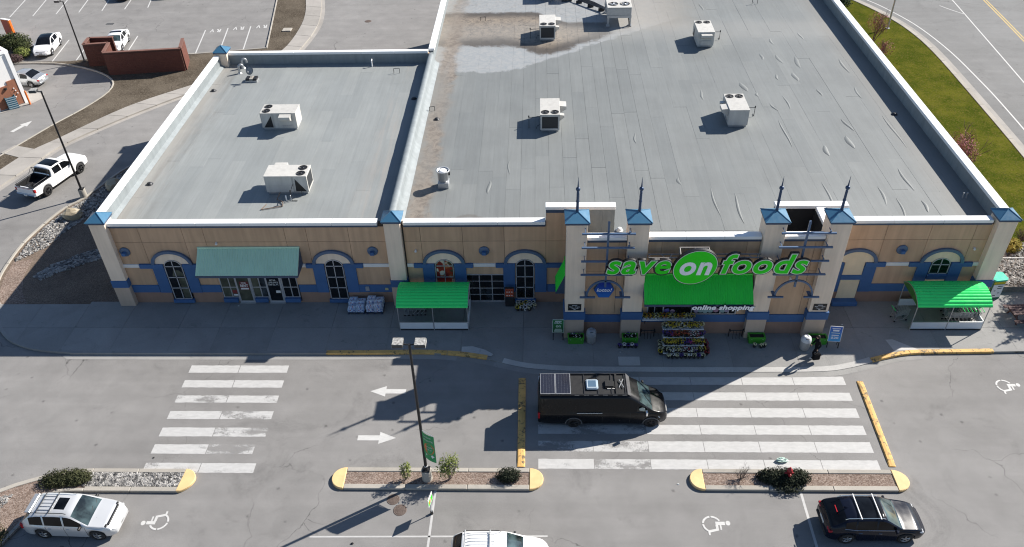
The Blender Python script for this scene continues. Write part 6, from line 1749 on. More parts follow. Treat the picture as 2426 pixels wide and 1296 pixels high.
def add(t, name, mat, fn, bevel=0.0, parent=None, **k):
    b = MB(); fn(b); return b.build(name, mat, parent or t, local=True, bevel=bevel, **k)
def mirrors(t, x, y, z, mat):
    for s in (-1, 1):
        add(t, "wing_mirror", mat, lambda b: (b.cbox((x, s * (y + 0.10), z), (0.11, 0.20, 0.14)), b.cbox((x + 0.02, s * (y + 0.0), z - 0.03), (0.05, 0.1, 0.05))), 0.02)
def handles(t, out, pts, mat):
    for x, y, z in pts:
        for s in (-1, 1):
            add(t, "door_handle", mat, lambda b: b.cbox((x, s * y, z), (0.17, 0.03, 0.028)), 0.006)
def paint(name, col, metal=0.0, rough=0.32, coat=1.0): return M(name, col, rough, 0.02, 1.0, metal=metal, coat=coat)
P_SILVER = paint("silver_paint", (0.60, 0.61, 0.62), 0.3); P_WHITE = paint("white_car_paint", (0.80, 0.80, 0.79)); P_NAVY = M("midnight_blue_paint", (0.005, 0.007, 0.016), 0.25, 0.02, 1.0, coat=0.3, spec=0.15)
P_BLACK = M("black_van_paint", (0.006, 0.0065, 0.008), 0.3, 0.02, 1.0, coat=0.2, spec=0.2); P_GREYB = paint("grey_blue_paint", (0.16, 0.19, 0.22), 0.4); P_WHITE2 = paint("bright_white_paint", (0.82, 0.82, 0.82)); P_CHAMP = paint("light_silver_paint", (0.42, 0.44, 0.46), 0.5)
M_CHROME = M("chrome", (0.62, 0.63, 0.64), 0.12, 0.0, metal=1.0)

def suv_spec(L, W, H, paint_, wb, R=0.36, hood=1.02, belt=1.05, slope=0.0, **k):
    f = L / 2; xf = wb / 2 + 0.02; xr = xf - wb
    S = dict(L=L, W=W, H=H, paint=paint_, R=R, wheels=[xr, xf],
             top=[(-f, 0.86), (-f + 0.05, 1.02), (-f + 0.16, belt + 0.18), (-f + 0.62 + slope, H - 0.09), (-f + 1.0 + slope, H - 0.015), (-0.45, H), (0.15, H - 0.03), (0.38, H - 0.10), (1.10, belt + 0.06), (1.22, hood + 0.06), (1.9, hood - 0.04), (f - 0.22, hood - 0.18), (f - 0.06, hood - 0.32), (f, 0.66)],
             belt=[(-f, 0.80), (-f + 0.06, 0.95), (-f + 0.14, belt + 0.03), (0.8, belt - 0.04), (1.2, hood - 0.02), (f - 0.25, hood - 0.24), (f - 0.06, hood - 0.40), (f, 0.60)],
             plan=[(-f, 0.80), (-f + 0.08, 0.90), (-f + 0.35, 0.97), (-1.0, 1.0), (1.0, 1.0), (f - 0.7, 0.97), (f - 0.3, 0.90), (f - 0.08, 0.78), (f, 0.66)],
             bottom=[(-f, 0.44), (-f + 0.3, 0.34), (-1, 0.27), (1, 0.27), (f - 0.3, 0.30), (f, 0.36)],
             side_glass=[(-f + 0.55 + slope, -1.12), (-1.04, -0.14), (-0.05, 0.82)], windscreen=(0.36, 1.14), rear_glass=(-f + 0.13, -f + 0.60 + slope), door_gaps=[-1.02, -0.10, 0.98])
    S.update(k); return S
# --- silver SUV, lower left
S = suv_spec(4.72, 1.83, 1.70, P_SILVER, 2.78, clad=0.45, clad_mat=P_CHAMP, sunroof=(-0.62, -0.08), sun_in=True)
suv, o = vehicle("parked_suv", "silver SUV with roof rack and sunroof parked by the juniper island", "car", (-23.28, -17.30), rad(-1.5), S, "cars parked in front of the store")
mirrors(suv, 0.78, 0.88, 1.08, M_DARK); handles(suv, o, [(-0.82, 0.925, 0.90), (0.10, 0.925, 0.88)], P_CHAMP)
for s in (-1, 1):
    add(suv, "roof_rail", M_DARK, lambda b: b.tube([(-1.75, s * 0.62, 1.70), (-1.6, s * 0.62, 1.76), (0.0, s * 0.62, 1.78), (0.15, s * 0.62, 1.72)], 0.02, 6))
    add(suv, "headlight", M_LAMPW, lambda b: b.box(2.02, s * 0.50, 0.70, 2.20, s * 0.80, 0.83), 0.03)
    add(suv, "tail_light", M_LAMPR, lambda b: b.box(-2.33, s * 0.68, 0.78, -2.18, s * 0.86, 1.12), 0.03)
for x in (-1.35, -0.72): add(suv, "roof_bar", M_DARK, lambda b: b.box(x - .025, -0.62, 1.765, x + .025, 0.62, 1.80), 0.01)
for i in range(5): add(suv, "roof_ridge", P_CHAMP, lambda b: b.box(-1.45, -0.40 + i * .2 - .012, 1.715, -0.72, -0.40 + i * .2 + .012, 1.742))
add(suv, "bonnet_deflector", M_DARK, lambda b: (b.box(1.96, -0.60, 0.90, 2.08, 0.60, 0.985), b.box(1.88, -0.76, 0.90, 2.0, -0.58, 0.975), b.box(1.88, 0.58, 0.90, 2.0, 0.76, 0.975)), 0.02)
add(suv, "grille", M_STEELD, lambda b: b.box(2.20, -0.40, 0.62, 2.345, 0.40, 0.70), 0.02)
add(suv, "front_bumper", P_SILVER, lambda b: b.box(2.10, -0.70, 0.40, 2.35, 0.70, 0.60), 0.08, seg=2); add(suv, "rear_bumper", P_CHAMP, lambda b: b.box(-2.42, -0.76, 0.46, -2.2, 0.76, 0.66), 0.06)
add(suv, "rear_spoiler", P_CHAMP, lambda b: b.box(-2.0, -0.56, 1.665, -1.72, 0.56, 1.72), 0.025)
add(suv, "number_plate", M_PLATE, lambda b: b.box(2.345, -0.15, 0.44, 2.36, 0.15, 0.55))
add(suv, "wiper", M_DARK, lambda b: (b.cyl((1.10, -0.3, 1.11), (0.95, 0.25, 1.24), 0.012, n=5), b.cyl((1.10, 0.2, 1.11), (0.95, 0.65, 1.22), 0.012, n=5)))
# --- dark SUV, lower right
S = suv_spec(4.80, 1.88, 1.66, P_NAVY, 2.80, slope=0.25, clad=0.45, sunroof=(-0.95, 0.30), spokes=5)
ds, o = vehicle("parked_suv", "midnight blue SUV with two silver roof bars and glass roof", "car", (16.28, -17.15), rad(0.8), S, "cars parked in front of the store")
mirrors(ds, 0.82, 0.90, 1.06, P_NAVY); handles(ds, o, [(-0.85, 0.95, 0.90), (0.08, 0.95, 0.88)], M_CHROME)
for s in (-1, 1):
    add(ds, "roof_rail", M_CHROME, lambda b: b.tube([(-1.65, s * 0.66, 1.62), (-1.5, s * 0.66, 1.69), (0.1, s * 0.66, 1.70), (0.25, s * 0.66, 1.64)], 0.018, 6))
    add(ds, "headlight", M_LAMPW, lambda b: b.box(1.98, s * 0.56, 0.70, 2.22, s * 0.83, 0.82), 0.03)
    add(ds, "tail_light", M_LAMPR, lambda b: b.box(-2.38, s * 0.55, 0.90, -2.18, s * 0.90, 1.02), 0.03)
    add(ds, "window_trim", M_CHROME, lambda b: b.tube([(0.95, s * 0.905, 1.04), (-1.0, s * 0.905, 1.08), (-1.62, s * 0.86, 1.12)], 0.012, 5))
for x in (-0.92, 0.0): add(ds, "roof_bar", M_WTRIM, lambda b: b.box(x - .03, -0.74, 1.715, x + .03, 0.74, 1.755), 0.012)
add(ds, "shark_fin_aerial", P_NAVY, lambda b: b.add([(-1.55, 0, 1.74), (-1.32, 0, 1.66), (-1.58, 0.03, 1.66), (-1.58, -0.03, 1.66)], [(0, 1, 2), (0, 3, 1), (0, 2, 3), (1, 3, 2)]))
add(ds, "brake_light_strip", M_LAMPR, lambda b: b.box(-1.92, -0.20, 1.56, -1.88, 0.20, 1.59)); add(ds, "front_bumper", P_NAVY, lambda b: b.box(2.12, -0.72, 0.36, 2.38, 0.72, 0.58), 0.08, seg=2)
add(ds, "number_plate", M_PLATE, lambda b: b.box(-2.425, -0.26, 0.76, -2.41, 0.26, 0.90)); add(ds, "rear_bumper", M_DARK, lambda b: b.box(-2.44, -0.76, 0.42, -2.2, 0.76, 0.62), 0.06)
# --- white SUV at the lower edge
S = suv_spec(4.70, 1.86, 1.86, P_WHITE, 2.79, R=0.39, hood=1.10, belt=1.14)
wsv, o = vehicle("parked_suv", "white SUV with ribbed roof cut by the lower edge", "car", (-1.85, -19.42), rad(0.5), S, "cars parked in front of the store")
mirrors(wsv, 0.72, 0.90, 1.14, M_DARK)
for s in (-1, 1): add(wsv, "roof_rail", M_DARK, lambda b: b.tube([(-1.7, s * 0.62, 1.86), (-1.6, s * 0.62, 1.92), (0.0, s * 0.62, 1.94), (0.1, s * 0.62, 1.87)], 0.02, 6))
for x in (-1.6, -0.42): add(wsv, "roof_bar", M_GALV, lambda b: b.box(x - .03, -0.66, 1.925, x + .03, 0.66, 1.965), 0.012)
for i in range(6): add(wsv, "roof_ridge", P_WHITE, lambda b: b.box(-1.5, -0.45 + i * .18 - .012, 1.873, -0.2, -0.45 + i * .18 + .012, 1.90))
add(wsv, "wiper", M_DARK, lambda b: (b.cyl((1.12, -0.3, 1.2), (0.95, 0.25, 1.34), 0.012, n=5), b.cyl((1.12, 0.2, 1.2), (0.95, 0.65, 1.33), 0.012, n=5)))
# --- white pickup
f = 2.95
S = dict(L=5.9, W=2.03, H=1.93, paint=P_WHITE2, R=0.43, wheels=[-1.78, 1.90], tw=0.28, sill=0.42, tumble=0.20, crown=0.03, rim=M_RIMD, spokes=6,
         top=[(-f, 1.28), (-0.96, 1.31), (-0.93, 1.34), (-0.80, 1.84), (-0.55, 1.92), (0.0, 1.93), (0.55, 1.90), (0.78, 1.84), (1.50, 1.33), (1.62, 1.28), (2.3, 1.24), (f - 0.12, 1.16), (f, 1.0)],
         belt=[(-f, 1.26), (-0.96, 1.29), (1.2, 1.24), (1.6, 1.20), (f - 0.15, 1.08), (f, 0.92)],
         plan=[(-f, 0.955), (-f + .1, 0.97), (-1.2, 0.985), (0, 0.985), (1.2, 0.985), (f - 0.5, 0.97), (f - 0.12, 0.90), (f, 0.82)],
         bottom=[(-f, 0.58), (-f + .4, 0.55), (-1, 0.45), (1, 0.45), (f - 0.3, 0.5), (f, 0.5)],
         side_glass=[(-0.62, 0.16), (0.24, 1.12)], windscreen=(0.76, 1.52), rear_glass=(-0.92, -0.79), bed=(-f + 0.09, -0.96), door_gaps=[-0.72, 0.20, 1.30], sunroof=(-0.48, 0.46), sun_in=False, clad=0.60, clad_mat=M_GALV)
hd = math.atan2(3.81, 1.18); c_, s_ = math.cos(hd), math.sin(hd)
px, py = -39.55 + c_ * 1.80 - s_ * 1.0, 13.6 + s_ * 1.80 + c_ * 1.0
pk, o = vehicle("pickup_truck", "white pickup truck with black bed driving away on the side lane", "pickup", (px, py), hd, S)
add(pk, "bed_liner", M_DARK, lambda b: (b.box(-f + .10, -0.80, 0.80, -0.97, 0.80, 0.84), b.box(-f + .10, -0.86, 0.8, -0.97, -0.80, 1.30), b.box(-f + .10, 0.80, 0.8, -0.97, 0.86, 1.30), b.box(-0.985, -0.8, 0.8, -0.965, 0.8, 1.30), b.box(-f + .095, -0.8, 0.8, -f + .12, 0.8, 1.28)))
for s in (-1, 1):
    add(pk, "bed_rail_cap", M_DARK, lambda b: b.box(-f + .06, s * 0.84, 1.285, -0.95, s * 0.965, 1.325), 0.01)
    add(pk, "rack_rail", M_STEELD, lambda b: b.tube([(-f + .15, s * 0.88, 1.33), (-f + .2, s * 0.88, 1.48), (-1.4, s * 0.88, 1.48), (-1.0, s * .88, 1.9)], 0.018, 6))
    add(pk, "tail_light", M_LAMPR, lambda b: b.box(-f - .01, s * 0.80, 0.88, -f + .16, s * 0.985, 1.20), 0.02)
    add(pk, "headlight", M_LAMPW, lambda b: b.box(f - .25, s * 0.62, 0.88, f - .03, s * 0.88, 1.04), 0.03)
add(pk, "headache_rack", M_STEELD, lambda b: (b.tube([(-0.98, -0.82, 1.3), (-1.0, -0.8, 1.9), (-1.0, 0.8, 1.9), (-0.98, 0.82, 1.3)], 0.025, 6), b.box(-1.01, -0.8, 1.55, -0.99, 0.8, 1.58)))
add(pk, "tailgate", P_WHITE2, lambda b: b.box(-f - 0.012, -0.79, 0.76, -f + .09, 0.79, 1.27), 0.02); add(pk, "tailgate_cap", M_DARK, lambda b: b.box(-f - .02, -0.8, 1.272, -f + .1, 0.8, 1.30))
add(pk, "light_bar", M_LAMPR, lambda b: b.box(-f - .02, -0.79, 1.17, -f - .013, 0.79, 1.20))
add(pk, "rear_bumper", M_CHROME, lambda b: b.box(-f - .14, -0.92, 0.56, -f + .06, 0.92, 0.70), 0.03); add(pk, "number_plate", M_PLATE, lambda b: b.box(-f - .155, -0.16, 0.57, -f - .142, 0.16, 0.69))
add(pk, "spare_load", M_STEELD, lambda b: (b.cbox((-2.3, 0.35, 0.95), (0.5, 0.3, 0.2)), b.cbox((-2.55, -0.1, 0.97), (0.2, 0.5, 0.24)), b.cyl((-1.6, 0.5, 0.9), (-2.5, 0.1, 1.1), 0.04, n=6)))
mirrors(pk, 1.05, 1.0, 1.32, P_WHITE2); handles(pk, o, [(-0.5, 1.01, 1.08), (0.4, 1.01, 1.08)], P_WHITE2)
# --- cars on the far side
def sedan_spec(L, W, H, paint_, wb, R=0.31, **k):
    f = L / 2; xf = wb / 2 + 0.05; xr = xf - wb
    S = dict(L=L, W=W, H=H, paint=paint_, R=R, wheels=[xr, xf], sill=0.22,
             top=[(-f, 0.70), (-f + 0.06, 0.90), (-f + 0.55, 0.96), (-f + 0.72, 0.99), (-0.95, H - 0.05), (-0.6, H), (-0.1, H), (0.22, H - 0.06), (1.05, 0.97), (1.2, 0.92), (f - 0.2, 0.74), (f - 0.04, 0.62), (f, 0.52)],
             belt=[(-f, 0.66), (-f + 0.06, 0.86), (-f + 0.6, 0.93), (0.9, 0.88), (1.2, 0.86), (f - 0.22, 0.68), (f, 0.48)],
             plan=[(-f, 0.80), (-f + 0.1, 0.90), (-1.2, 1.0), (1.0, 1.0), (f - 0.5, 0.95), (f - 0.12, 0.80), (f, 0.66)],
             bottom=[(-f, 0.34), (-1, 0.22), (1, 0.22), (f, 0.26)],
             side_glass=[(-1.12, -0.30), (-0.22, 0.66)], windscreen=(0.20, 1.07), rear_glass=(-f + 0.72, -0.93), door_gaps=[-1.15, -0.26, 0.86])
    S.update(k); return S
sd, o = vehicle("parked_sedan", "silver sedan with red tail lamps behind the white restaurant", "car", (-52.15, 34.7), rad(172), sedan_spec(4.55, 1.74, 1.44, P_CHAMP, 2.62), "cars on the restaurant side")
for s in (-1, 1): add(sd, "tail_light", M_LAMPR, lambda b: b.box(-2.26, s * 0.48, 0.68, -2.08, s * 0.80, 0.84), 0.03)
add(sd, "number_plate", M_PLATE, lambda b: b.box(-2.295, -0.2, 0.60, -2.28, 0.2, 0.74)); add(sd, "rear_bumper", P_CHAMP, lambda b: b.box(-2.32, -0.70, 0.36, -2.1, 0.70, 0.56), 0.07, seg=2); mirrors(sd, 0.72, 0.84, 0.94, P_CHAMP)
hw = math.atan2(-0.99, 0.14)
cs, o = vehicle("parked_crossover", "white crossover with black glass roof beside the olive bush", "car", (-53.72, 43.15), hw, suv_spec(4.70, 1.86, 1.56, P_WHITE2, 2.78, slope=0.5, hood=0.98, belt=1.0, sunroof=(-1.1, 0.36), ws_glass=M_CARGL), "cars on the restaurant side")
for s in (-1, 1): add(cs, "headlight", M_LAMPW, lambda b: b.box(1.95, s * 0.50, 0.66, 2.18, s * 0.80, 0.76), 0.03)
add(cs, "grille", M_STEELD, lambda b: b.box(2.16, -0.48, 0.62, 2.30, 0.48, 0.74), 0.02); add(cs, "lower_grille", M_DARK, lambda b: b.box(2.22, -0.40, 0.38, 2.36, 0.40, 0.46)); add(cs, "number_plate", M_STEELD, lambda b: b.box(2.30, -0.16, 0.50, 2.37, 0.16, 0.60)); mirrors(cs, 0.78, 0.90, 1.02, P_WHITE2)
c2, o = vehicle("parked_crossover", "white car with a dark sunroof half hidden by the brick enclosure", "car", (-46.3, 44.0), hw, suv_spec(4.5, 1.82, 1.50, P_WHITE2, 2.66, slope=0.35, hood=0.96, belt=0.98, sunroof=(-0.72, -0.2)), "cars on the restaurant side")
mirrors(c2, 0.78, 0.88, 1.0, P_WHITE2)
c3, o = vehicle("parked_sedan", "grey blue car cut by the top edge in the far lot", "car", (-51.9, 60.1), hw, sedan_spec(4.6, 1.78, 1.45, P_GREYB, 2.7), "cars on the restaurant side")
c4, o = vehicle("parked_sedan", "dark car above the top edge, only its shadow reaching into view", "car", (-46.7, 60.9), hw, sedan_spec(4.6, 1.78, 1.45, P_NAVY, 2.7), "cars on the restaurant side")

# --- black camper van
f = 3.60
S = dict(L=7.2, W=2.02, H=2.36, paint=P_BLACK, R=0.36, wheels=[-1.61, 2.69], tw=0.25, sill=0.32, tumble=0.125, crown=0.03, rim=M_RIMD, spokes=6, soft=0.05,
         top=[(-f, 1.4), (-f + 0.03, 2.14), (-f + 0.10, 2.32), (-f + .25, 2.36), (1.25, 2.36), (1.45, 2.30), (2.0, 1.93), (2.62, 1.42), (2.75, 1.32), (3.2, 1.14), (f - 0.10, 0.96), (f - .02, 0.80), (f, 0.7)],
         belt=[(-f, 1.15), (-f + .1, 1.22), (1.4, 1.22), (2.4, 1.20), (2.75, 1.18), (3.3, 0.98), (f - 0.08, 0.80), (f, 0.62)],
         plan=[(-f, 0.92), (-f + .06, 0.97), (-f + .3, 1.0), (1.6, 1.0), (2.6, 0.985), (3.1, 0.94), (3.45, 0.82), (f - .04, 0.66), (f, 0.58)],
         bottom=[(-f, 0.44), (-2.8, 0.36), (2, 0.34), (f - .3, 0.32), (f, 0.34)],
         side_glass=[(1.86, 2.44)], windscreen=(1.98, 2.70), rear_glass=None, door_gaps=[-0.02, 1.50, 2.52], clad=0.62, clad_mat=M("grey_black_cladding", (0.045, 0.045, 0.047), 0.6))
van, o = vehicle("camper_van", "tall black camper van with roof solar panels parked across the crosswalk", "van", (3.58, -9.78), rad(0.4), S)
vr = 2.395
add(van, "roof_rack_rail", M_STEELD, lambda b: (b.box(-f + .1, -0.80, vr, 1.3, -0.755, vr + 0.10), b.box(-f + .1, 0.755, vr, 1.3, 0.80, vr + 0.10), b.box(-0.5 + 0.0, -0.805, vr + .02, 1.3, -0.80, vr + 0.09)))
for x in np.linspace(-f + .3, 1.2, 7): add(van, "rack_crossbar", M_STEELD, lambda b: b.box(x - .03, -0.755, vr + .02, x + .03, 0.755, vr + .07))
M_SOLAR = M("solar_cells", (0.022, 0.023, 0.034), 0.22, 0.12, 14, coat=0.4)
for x0 in (-f + .14, -f + .98):
    sp = add(van, "solar_panel", M_GALV, lambda b: b.box(x0, -0.78, vr + .105, x0 + .82, 0.76, vr + .14))
    for i in range(5):
        for j in range(9): add(van, "cell", M_SOLAR, lambda b: b.box(x0 + .03 + i * .153, -0.75 + j * .166, vr + .141, x0 + .03 + i * .153 + .145, -0.75 + j * .166 + .158, vr + .145), parent=sp) if j < 9 else None
fan = add(van, "roof_fan", M("pale_blue_vent_lid", (0.42, 0.50, 0.56), 0.3), lambda b: b.box(-0.95, -0.42, vr + .01, -0.28, 0.30, vr + .18), 0.05, seg=2)
add(van, "vent_glass", mat_glass("tinted_vent_lid", (0.09, 0.15, 0.22), 0.1), lambda b: b.box(-0.83, -0.30, vr + .181, -0.40, 0.18, vr + .19), parent=fan)
add(van, "roof_pod", M_DARK, lambda b: (b.box(0.05, -0.3, vr, 0.62, 0.25, vr + .16),), 0.06, seg=2); add(van, "pod_tip", M_HVAC, lambda b: b.box(0.2, -0.36, vr + .02, 0.62, -0.31, vr + .07))
add(van, "rack_plate", M_DARK, lambda b: (b.box(0.66, -0.75, vr + .075, 0.78, 0.75, vr + .10), b.box(-1.9, -0.74, vr + .012, 1.25, 0.74, vr + .03)))
add(van, "silver_cross_brace", M_GALV, lambda b: (b.cyl((0.85, -0.3, vr + .11), (1.12, 0.35, vr + .11), 0.025, n=6), b.cyl((1.12, -0.3, vr + .11), (0.9, 0.30, vr + .11), 0.025, n=6)))
add(van, "wind_deflector", M("dark_grey_aluminium", (0.10, 0.10, 0.105), 0.4, metal=0.3), lambda b: b.add([(1.30, -0.80, vr + .10), (1.30, 0.80, vr + .10), (1.50, 0.74, 2.30), (1.50, -0.74, 2.30), (1.27, -0.80, vr + .09), (1.27, 0.80, vr + .09), (1.46, 0.74, 2.28), (1.46, -0.74, 2.28)], [(0, 3, 2, 1), (4, 5, 6, 7), (0, 1, 5, 4), (2, 3, 7, 6), (1, 2, 6, 5), (3, 0, 4, 7)]))
add(van, "slots", M_GALV, lambda b: [b.box(-1.6 + i * .52, s * 0.802, vr + .03, -1.35 + i * .52, s * 0.806, vr + .06) for i in range(6) for s in (-1, 1)])
for s in (-1, 1):
    add(van, "door_rail", M_PLATE, lambda b: b.box(-1.45, s * 1.004, 1.20, -0.05, s * 1.022, 1.235))
    add(van, "tail_light", M_LAMPR, lambda b: b.box(-f - .005, s * 0.84, 0.78, -f + .12, s * 1.0, 1.22), 0.02)
    add(van, "headlight", M_LAMPW, lambda b: b.add([(3.06, s * 0.955, 0.92), (3.42, s * 0.74, 0.86), (3.48, s * 0.70, 0.72), (3.12, s * 0.97, 0.80), (2.98, s * 0.88, 0.92), (3.36, s * 0.62, 0.86), (3.42, s * 0.58, 0.72), (3.06, s * .9, 0.8)], [(0, 1, 2, 3), (7, 6, 5, 4), (0, 4, 5, 1), (1, 5, 6, 2), (2, 6, 7, 3), (3, 7, 4, 0)]))
    add(van, "wing_mirror", M_CHROME if s < 0 else M_DARK, lambda b: (b.cbox((2.36, s * 1.16, 1.36), (0.12, 0.20, 0.30)), b.cbox((2.38, s * 1.05, 1.25), (0.06, 0.16, 0.06))), 0.03)
    add(van, "arch_trim", M("grey_arch_trim", (0.12, 0.12, 0.122), 0.55), lambda b: [b.cyl((w_ + 0.455 * math.cos(a), s * 1.0, 0.36 + 0.455 * math.sin(a)), (w_ + 0.455 * math.cos(a + PI / 14), s * 1.0, 0.36 + 0.455 * math.sin(a + PI / 14)), 0.028, n=5) for w_ in (-1.61, 2.69) for a in np.linspace(0, PI, 15)[:-1]])
add(van, "front_bumper", M("van_bumper_grey", (0.30, 0.30, 0.30), 0.4), lambda b: b.box(3.42, -0.50, 0.80, 3.61, 0.50, 0.85), 0.02); add(van, "grille", M_DARK, lambda b: b.box(3.40, -0.52, 0.52, 3.61, 0.52, 0.74), 0.03)
add(van, "wiper", M_DARK, lambda b: (b.cyl((2.72, -0.55, 1.40), (2.30, -0.1, 1.72), 0.014, n=5), b.cyl((2.72, 0.2, 1.40), (2.30, 0.6, 1.70), 0.014, n=5)))
add(van, "painted_visor_reflection", M("pale_reflection", (0.35, 0.40, 0.38), 0.6), lambda b: (b.ico((2.12, -0.985, 1.50), 0.17, (1, 0.15, 0.8), 2), b.box(2.15, -0.996, 1.36, 2.42, -0.985, 1.42)))  # pale shapes paint a reflection on the side glass
# ================================================================ street furniture and small things
M_POLE = M("dark_bronze_pole", (0.018, 0.018, 0.020), 0.45, 0.08, 3, metal=0.2)
def lamp_post(label, x, y, h, z0=0.0, heads=2, base=True, rz=0.0, dark=False):
    t = thing("lamp_post", label, "lamp post", (x, y, z0), rz, "parking lot lamp posts")
    if base:
        b = MB(); b.lathe([(0.27, 0), (0.27, 0.72), (0.25, 0.75), (0.001, 0.75)], n=22); b.build("concrete_base", M_KERB, t, local=True)
    zb = 0.75 if base else 0.0
    b = MB(); b.box(-0.20, -0.20, zb, 0.20, 0.20, zb + 0.03); b.cyl((0, 0, zb + .03), (0, 0, zb + 0.16), 0.13, 0.09, 12); b.build("base_plate", M_POLE, t, local=True)
    for sx in (-1, 1):
        for sy in (-1, 1):
            b = MB(); b.cyl((sx * .15, sy * .15, zb + .03), (sx * .15, sy * .15, zb + .10), 0.02, n=6); b.build("anchor_bolt", M_POLE, t, local=True)
    b = MB(); b.cyl((0, 0, zb + 0.1), (0, 0, h), 0.085, 0.062, 12); b.build("pole", M_POLE, t, local=True)
    for s in ((-1, 1) if heads == 2 else (-1,)):
        b = MB(); b.cyl((0, 0, h - 0.05), (s * 0.28, 0, h), 0.035, n=8); b.build("arm", M_POLE, t, local=True)
        b = MB(); b.box(s * 0.26, -0.26, h - 0.04, s * 0.76, 0.24, h + 0.16)
        hd_ = b.build("lamp_head", M("dark_lamp_housing", (0.05, 0.05, 0.052), 0.5), t, local=True, bevel=0.03)
        b = MB(); b.box(s * 0.27, -0.25, h + 0.162, s * 0.75, 0.23, h + 0.185); b.box(s * 0.76 + s * .002, -0.25, h - 0.03, s * 0.775, 0.23, h + 0.15)
        b.build("weathered_cover", M("weathered_lamp_cover", (0.30, 0.295, 0.28), 0.7, 0.75, 9), hd_, local=True)
        b = MB(); b.box(s * 0.31, -0.2, h - 0.055, s * 0.71, 0.18, h - 0.041); b.build("lens", M_STEELD, hd_, local=True)
    return t
lp = lamp_post("tall lamp post with two box heads and a green banner on the island", -5.86, -14.42, 9.72, 0.115)
lamp_post("lamp post with one box head standing in the stones by the lower wing", -36.57, 13.25, 9.25, 0.06, 1, rz=0.1, dark=True)
lamp_post("far lamp post beside the brick enclosure", -48.35, 39.95, 6.4, 0.1, 1, base=False, rz=0.1, dark=True)
# green banner on the island lamp post
bn = thing("pole_banner", "green curved banner with an orange disc on the lamp post", "banner", (-5.79, -14.50, 0))
a0 = rad(-29)
def bpt(u, z, d=0.0):      # u along the banner, bowed outwards
    s = 0.06 * math.sin(u / 0.70 * PI)
    return (-5.80 + u * math.cos(a0) - (s + d) * math.sin(-a0), -14.50 + u * math.sin(a0) - (s + d) * math.cos(a0), z)
M_BANG = M("banner_green", (0.03, 0.29, 0.10), 0.6, 0.06, 2); M_BANO = M("banner_orange", (0.60, 0.15, 0.035), 0.6, 0.05)
b = MB(); n = 10; V = []; F = []
for k, d in enumerate((0.0, 0.012)):
    for i in range(n + 1):
        u = 0.70 * i / n
        V += [bpt(u, 2.02 - 0.1 * (i / n), d), bpt(u, 3.98 - 0.05 * (i / n), d)]
m_ = 2 * (n + 1)
for i in range(n):
    F += [(2 * i, 2 * i + 1, 2 * i + 3, 2 * i + 2), (m_ + 2 * i, m_ + 2 * i + 2, m_ + 2 * i + 3, m_ + 2 * i + 1)]
b.smooth = True; b.add(V, F); b.build("cloth", M_BANG, bn)
b = MB(); C = bpt(0.40, 2.95, 0.017)
pts = [bpt(0.36 + 0.30 * math.cos(t), 2.90 + 0.42 * math.sin(t), 0.017) for t in np.linspace(0, 2 * PI, 24, endpoint=False)]
b.add(pts, [tuple(range(24))[::-1]]); b.build("orange_disc", M_BANO, bn)
def btext(s, u0, w, z, h, mat):
    o = text_obj("lettering", s, mat, None, w=w, h=h, x0=0, z0=0, y=0, extrude=0.001, offset=0.012)
    me = o.data; wl_ = Vector(wloc(bn))
    for v in me.vertices:
        v.co = Vector(bpt(u0 + v.co.x, z + v.co.z, 0.022)) - wl_
    o.parent = bn
btext("online", 0.12, 0.42, 3.70, 0.15, M_PAPER); btext("shopping", 0.08, 0.55, 3.44, 0.17, M_PAPER)
btext("curbside", 0.16, 0.41, 2.98, 0.14, M_PAPER); btext("pick up", 0.20, 0.32, 2.76, 0.16, M_PAPER)
b = MB(); q = [(0.14, 2.30), (0.50, 2.30), (0.50, 2.22), (0.64, 2.36), (0.50, 2.50), (0.50, 2.42), (0.14, 2.42)]
b.add([bpt(u, z, 0.02) for u, z in q], [tuple(range(7))]); b.build("arrow_print", M_PAPER, bn)
for z in (2.03, 3.98):
    b = MB(); b.cyl((-5.86, -14.42, z), bpt(0.70, z - 0.04), 0.018, n=6); b.build("banner_arm", M_GALV, bn)
b = MB(); b.cyl((-5.86, -14.42, 1.15), (-5.86, -14.42, 1.20), 0.095, n=12); b.build("strap", M_PAPER, bn)
# small reserved-stall sign, seen edge on
t = thing("stall_sign", "narrow white stall sign on a post, seen edge on", "sign", (-5.42, -16.52, 0))
b = MB(); b.cyl((0, 0, 0), (0, 0, 1.42), 0.028, n=8); b.build("post", M_PAPER, t, local=True)
b = MB(); b.cyl((0, 0, 0), (0, 0, 0.20), 0.08, 0.07, 10); b.build("post_base", M_DARK, t, local=True)
b = MB(); b.T = Matrix.Rotation(rad(78), 4, 'Z'); b.box(-0.30, -0.012, 0.86, 0.30, 0.012, 1.46); pl_ = b.build("sign_plate", M_PAPER, t, local=True)
b = MB(); b.T = Matrix.Rotation(rad(78), 4, 'Z'); b.box(-0.27, -0.016, 0.92, 0.27, -0.0125, 1.30); b.build("green_print", M_SIGNG, pl_, local=True)
b = MB(); b.T = Matrix.Rotation(rad(78), 4, 'Z'); b.box(-0.2, -0.02, 1.02, 0.1, -0.0165, 1.2); b.build("orange_print", M_BANO, pl_, local=True)

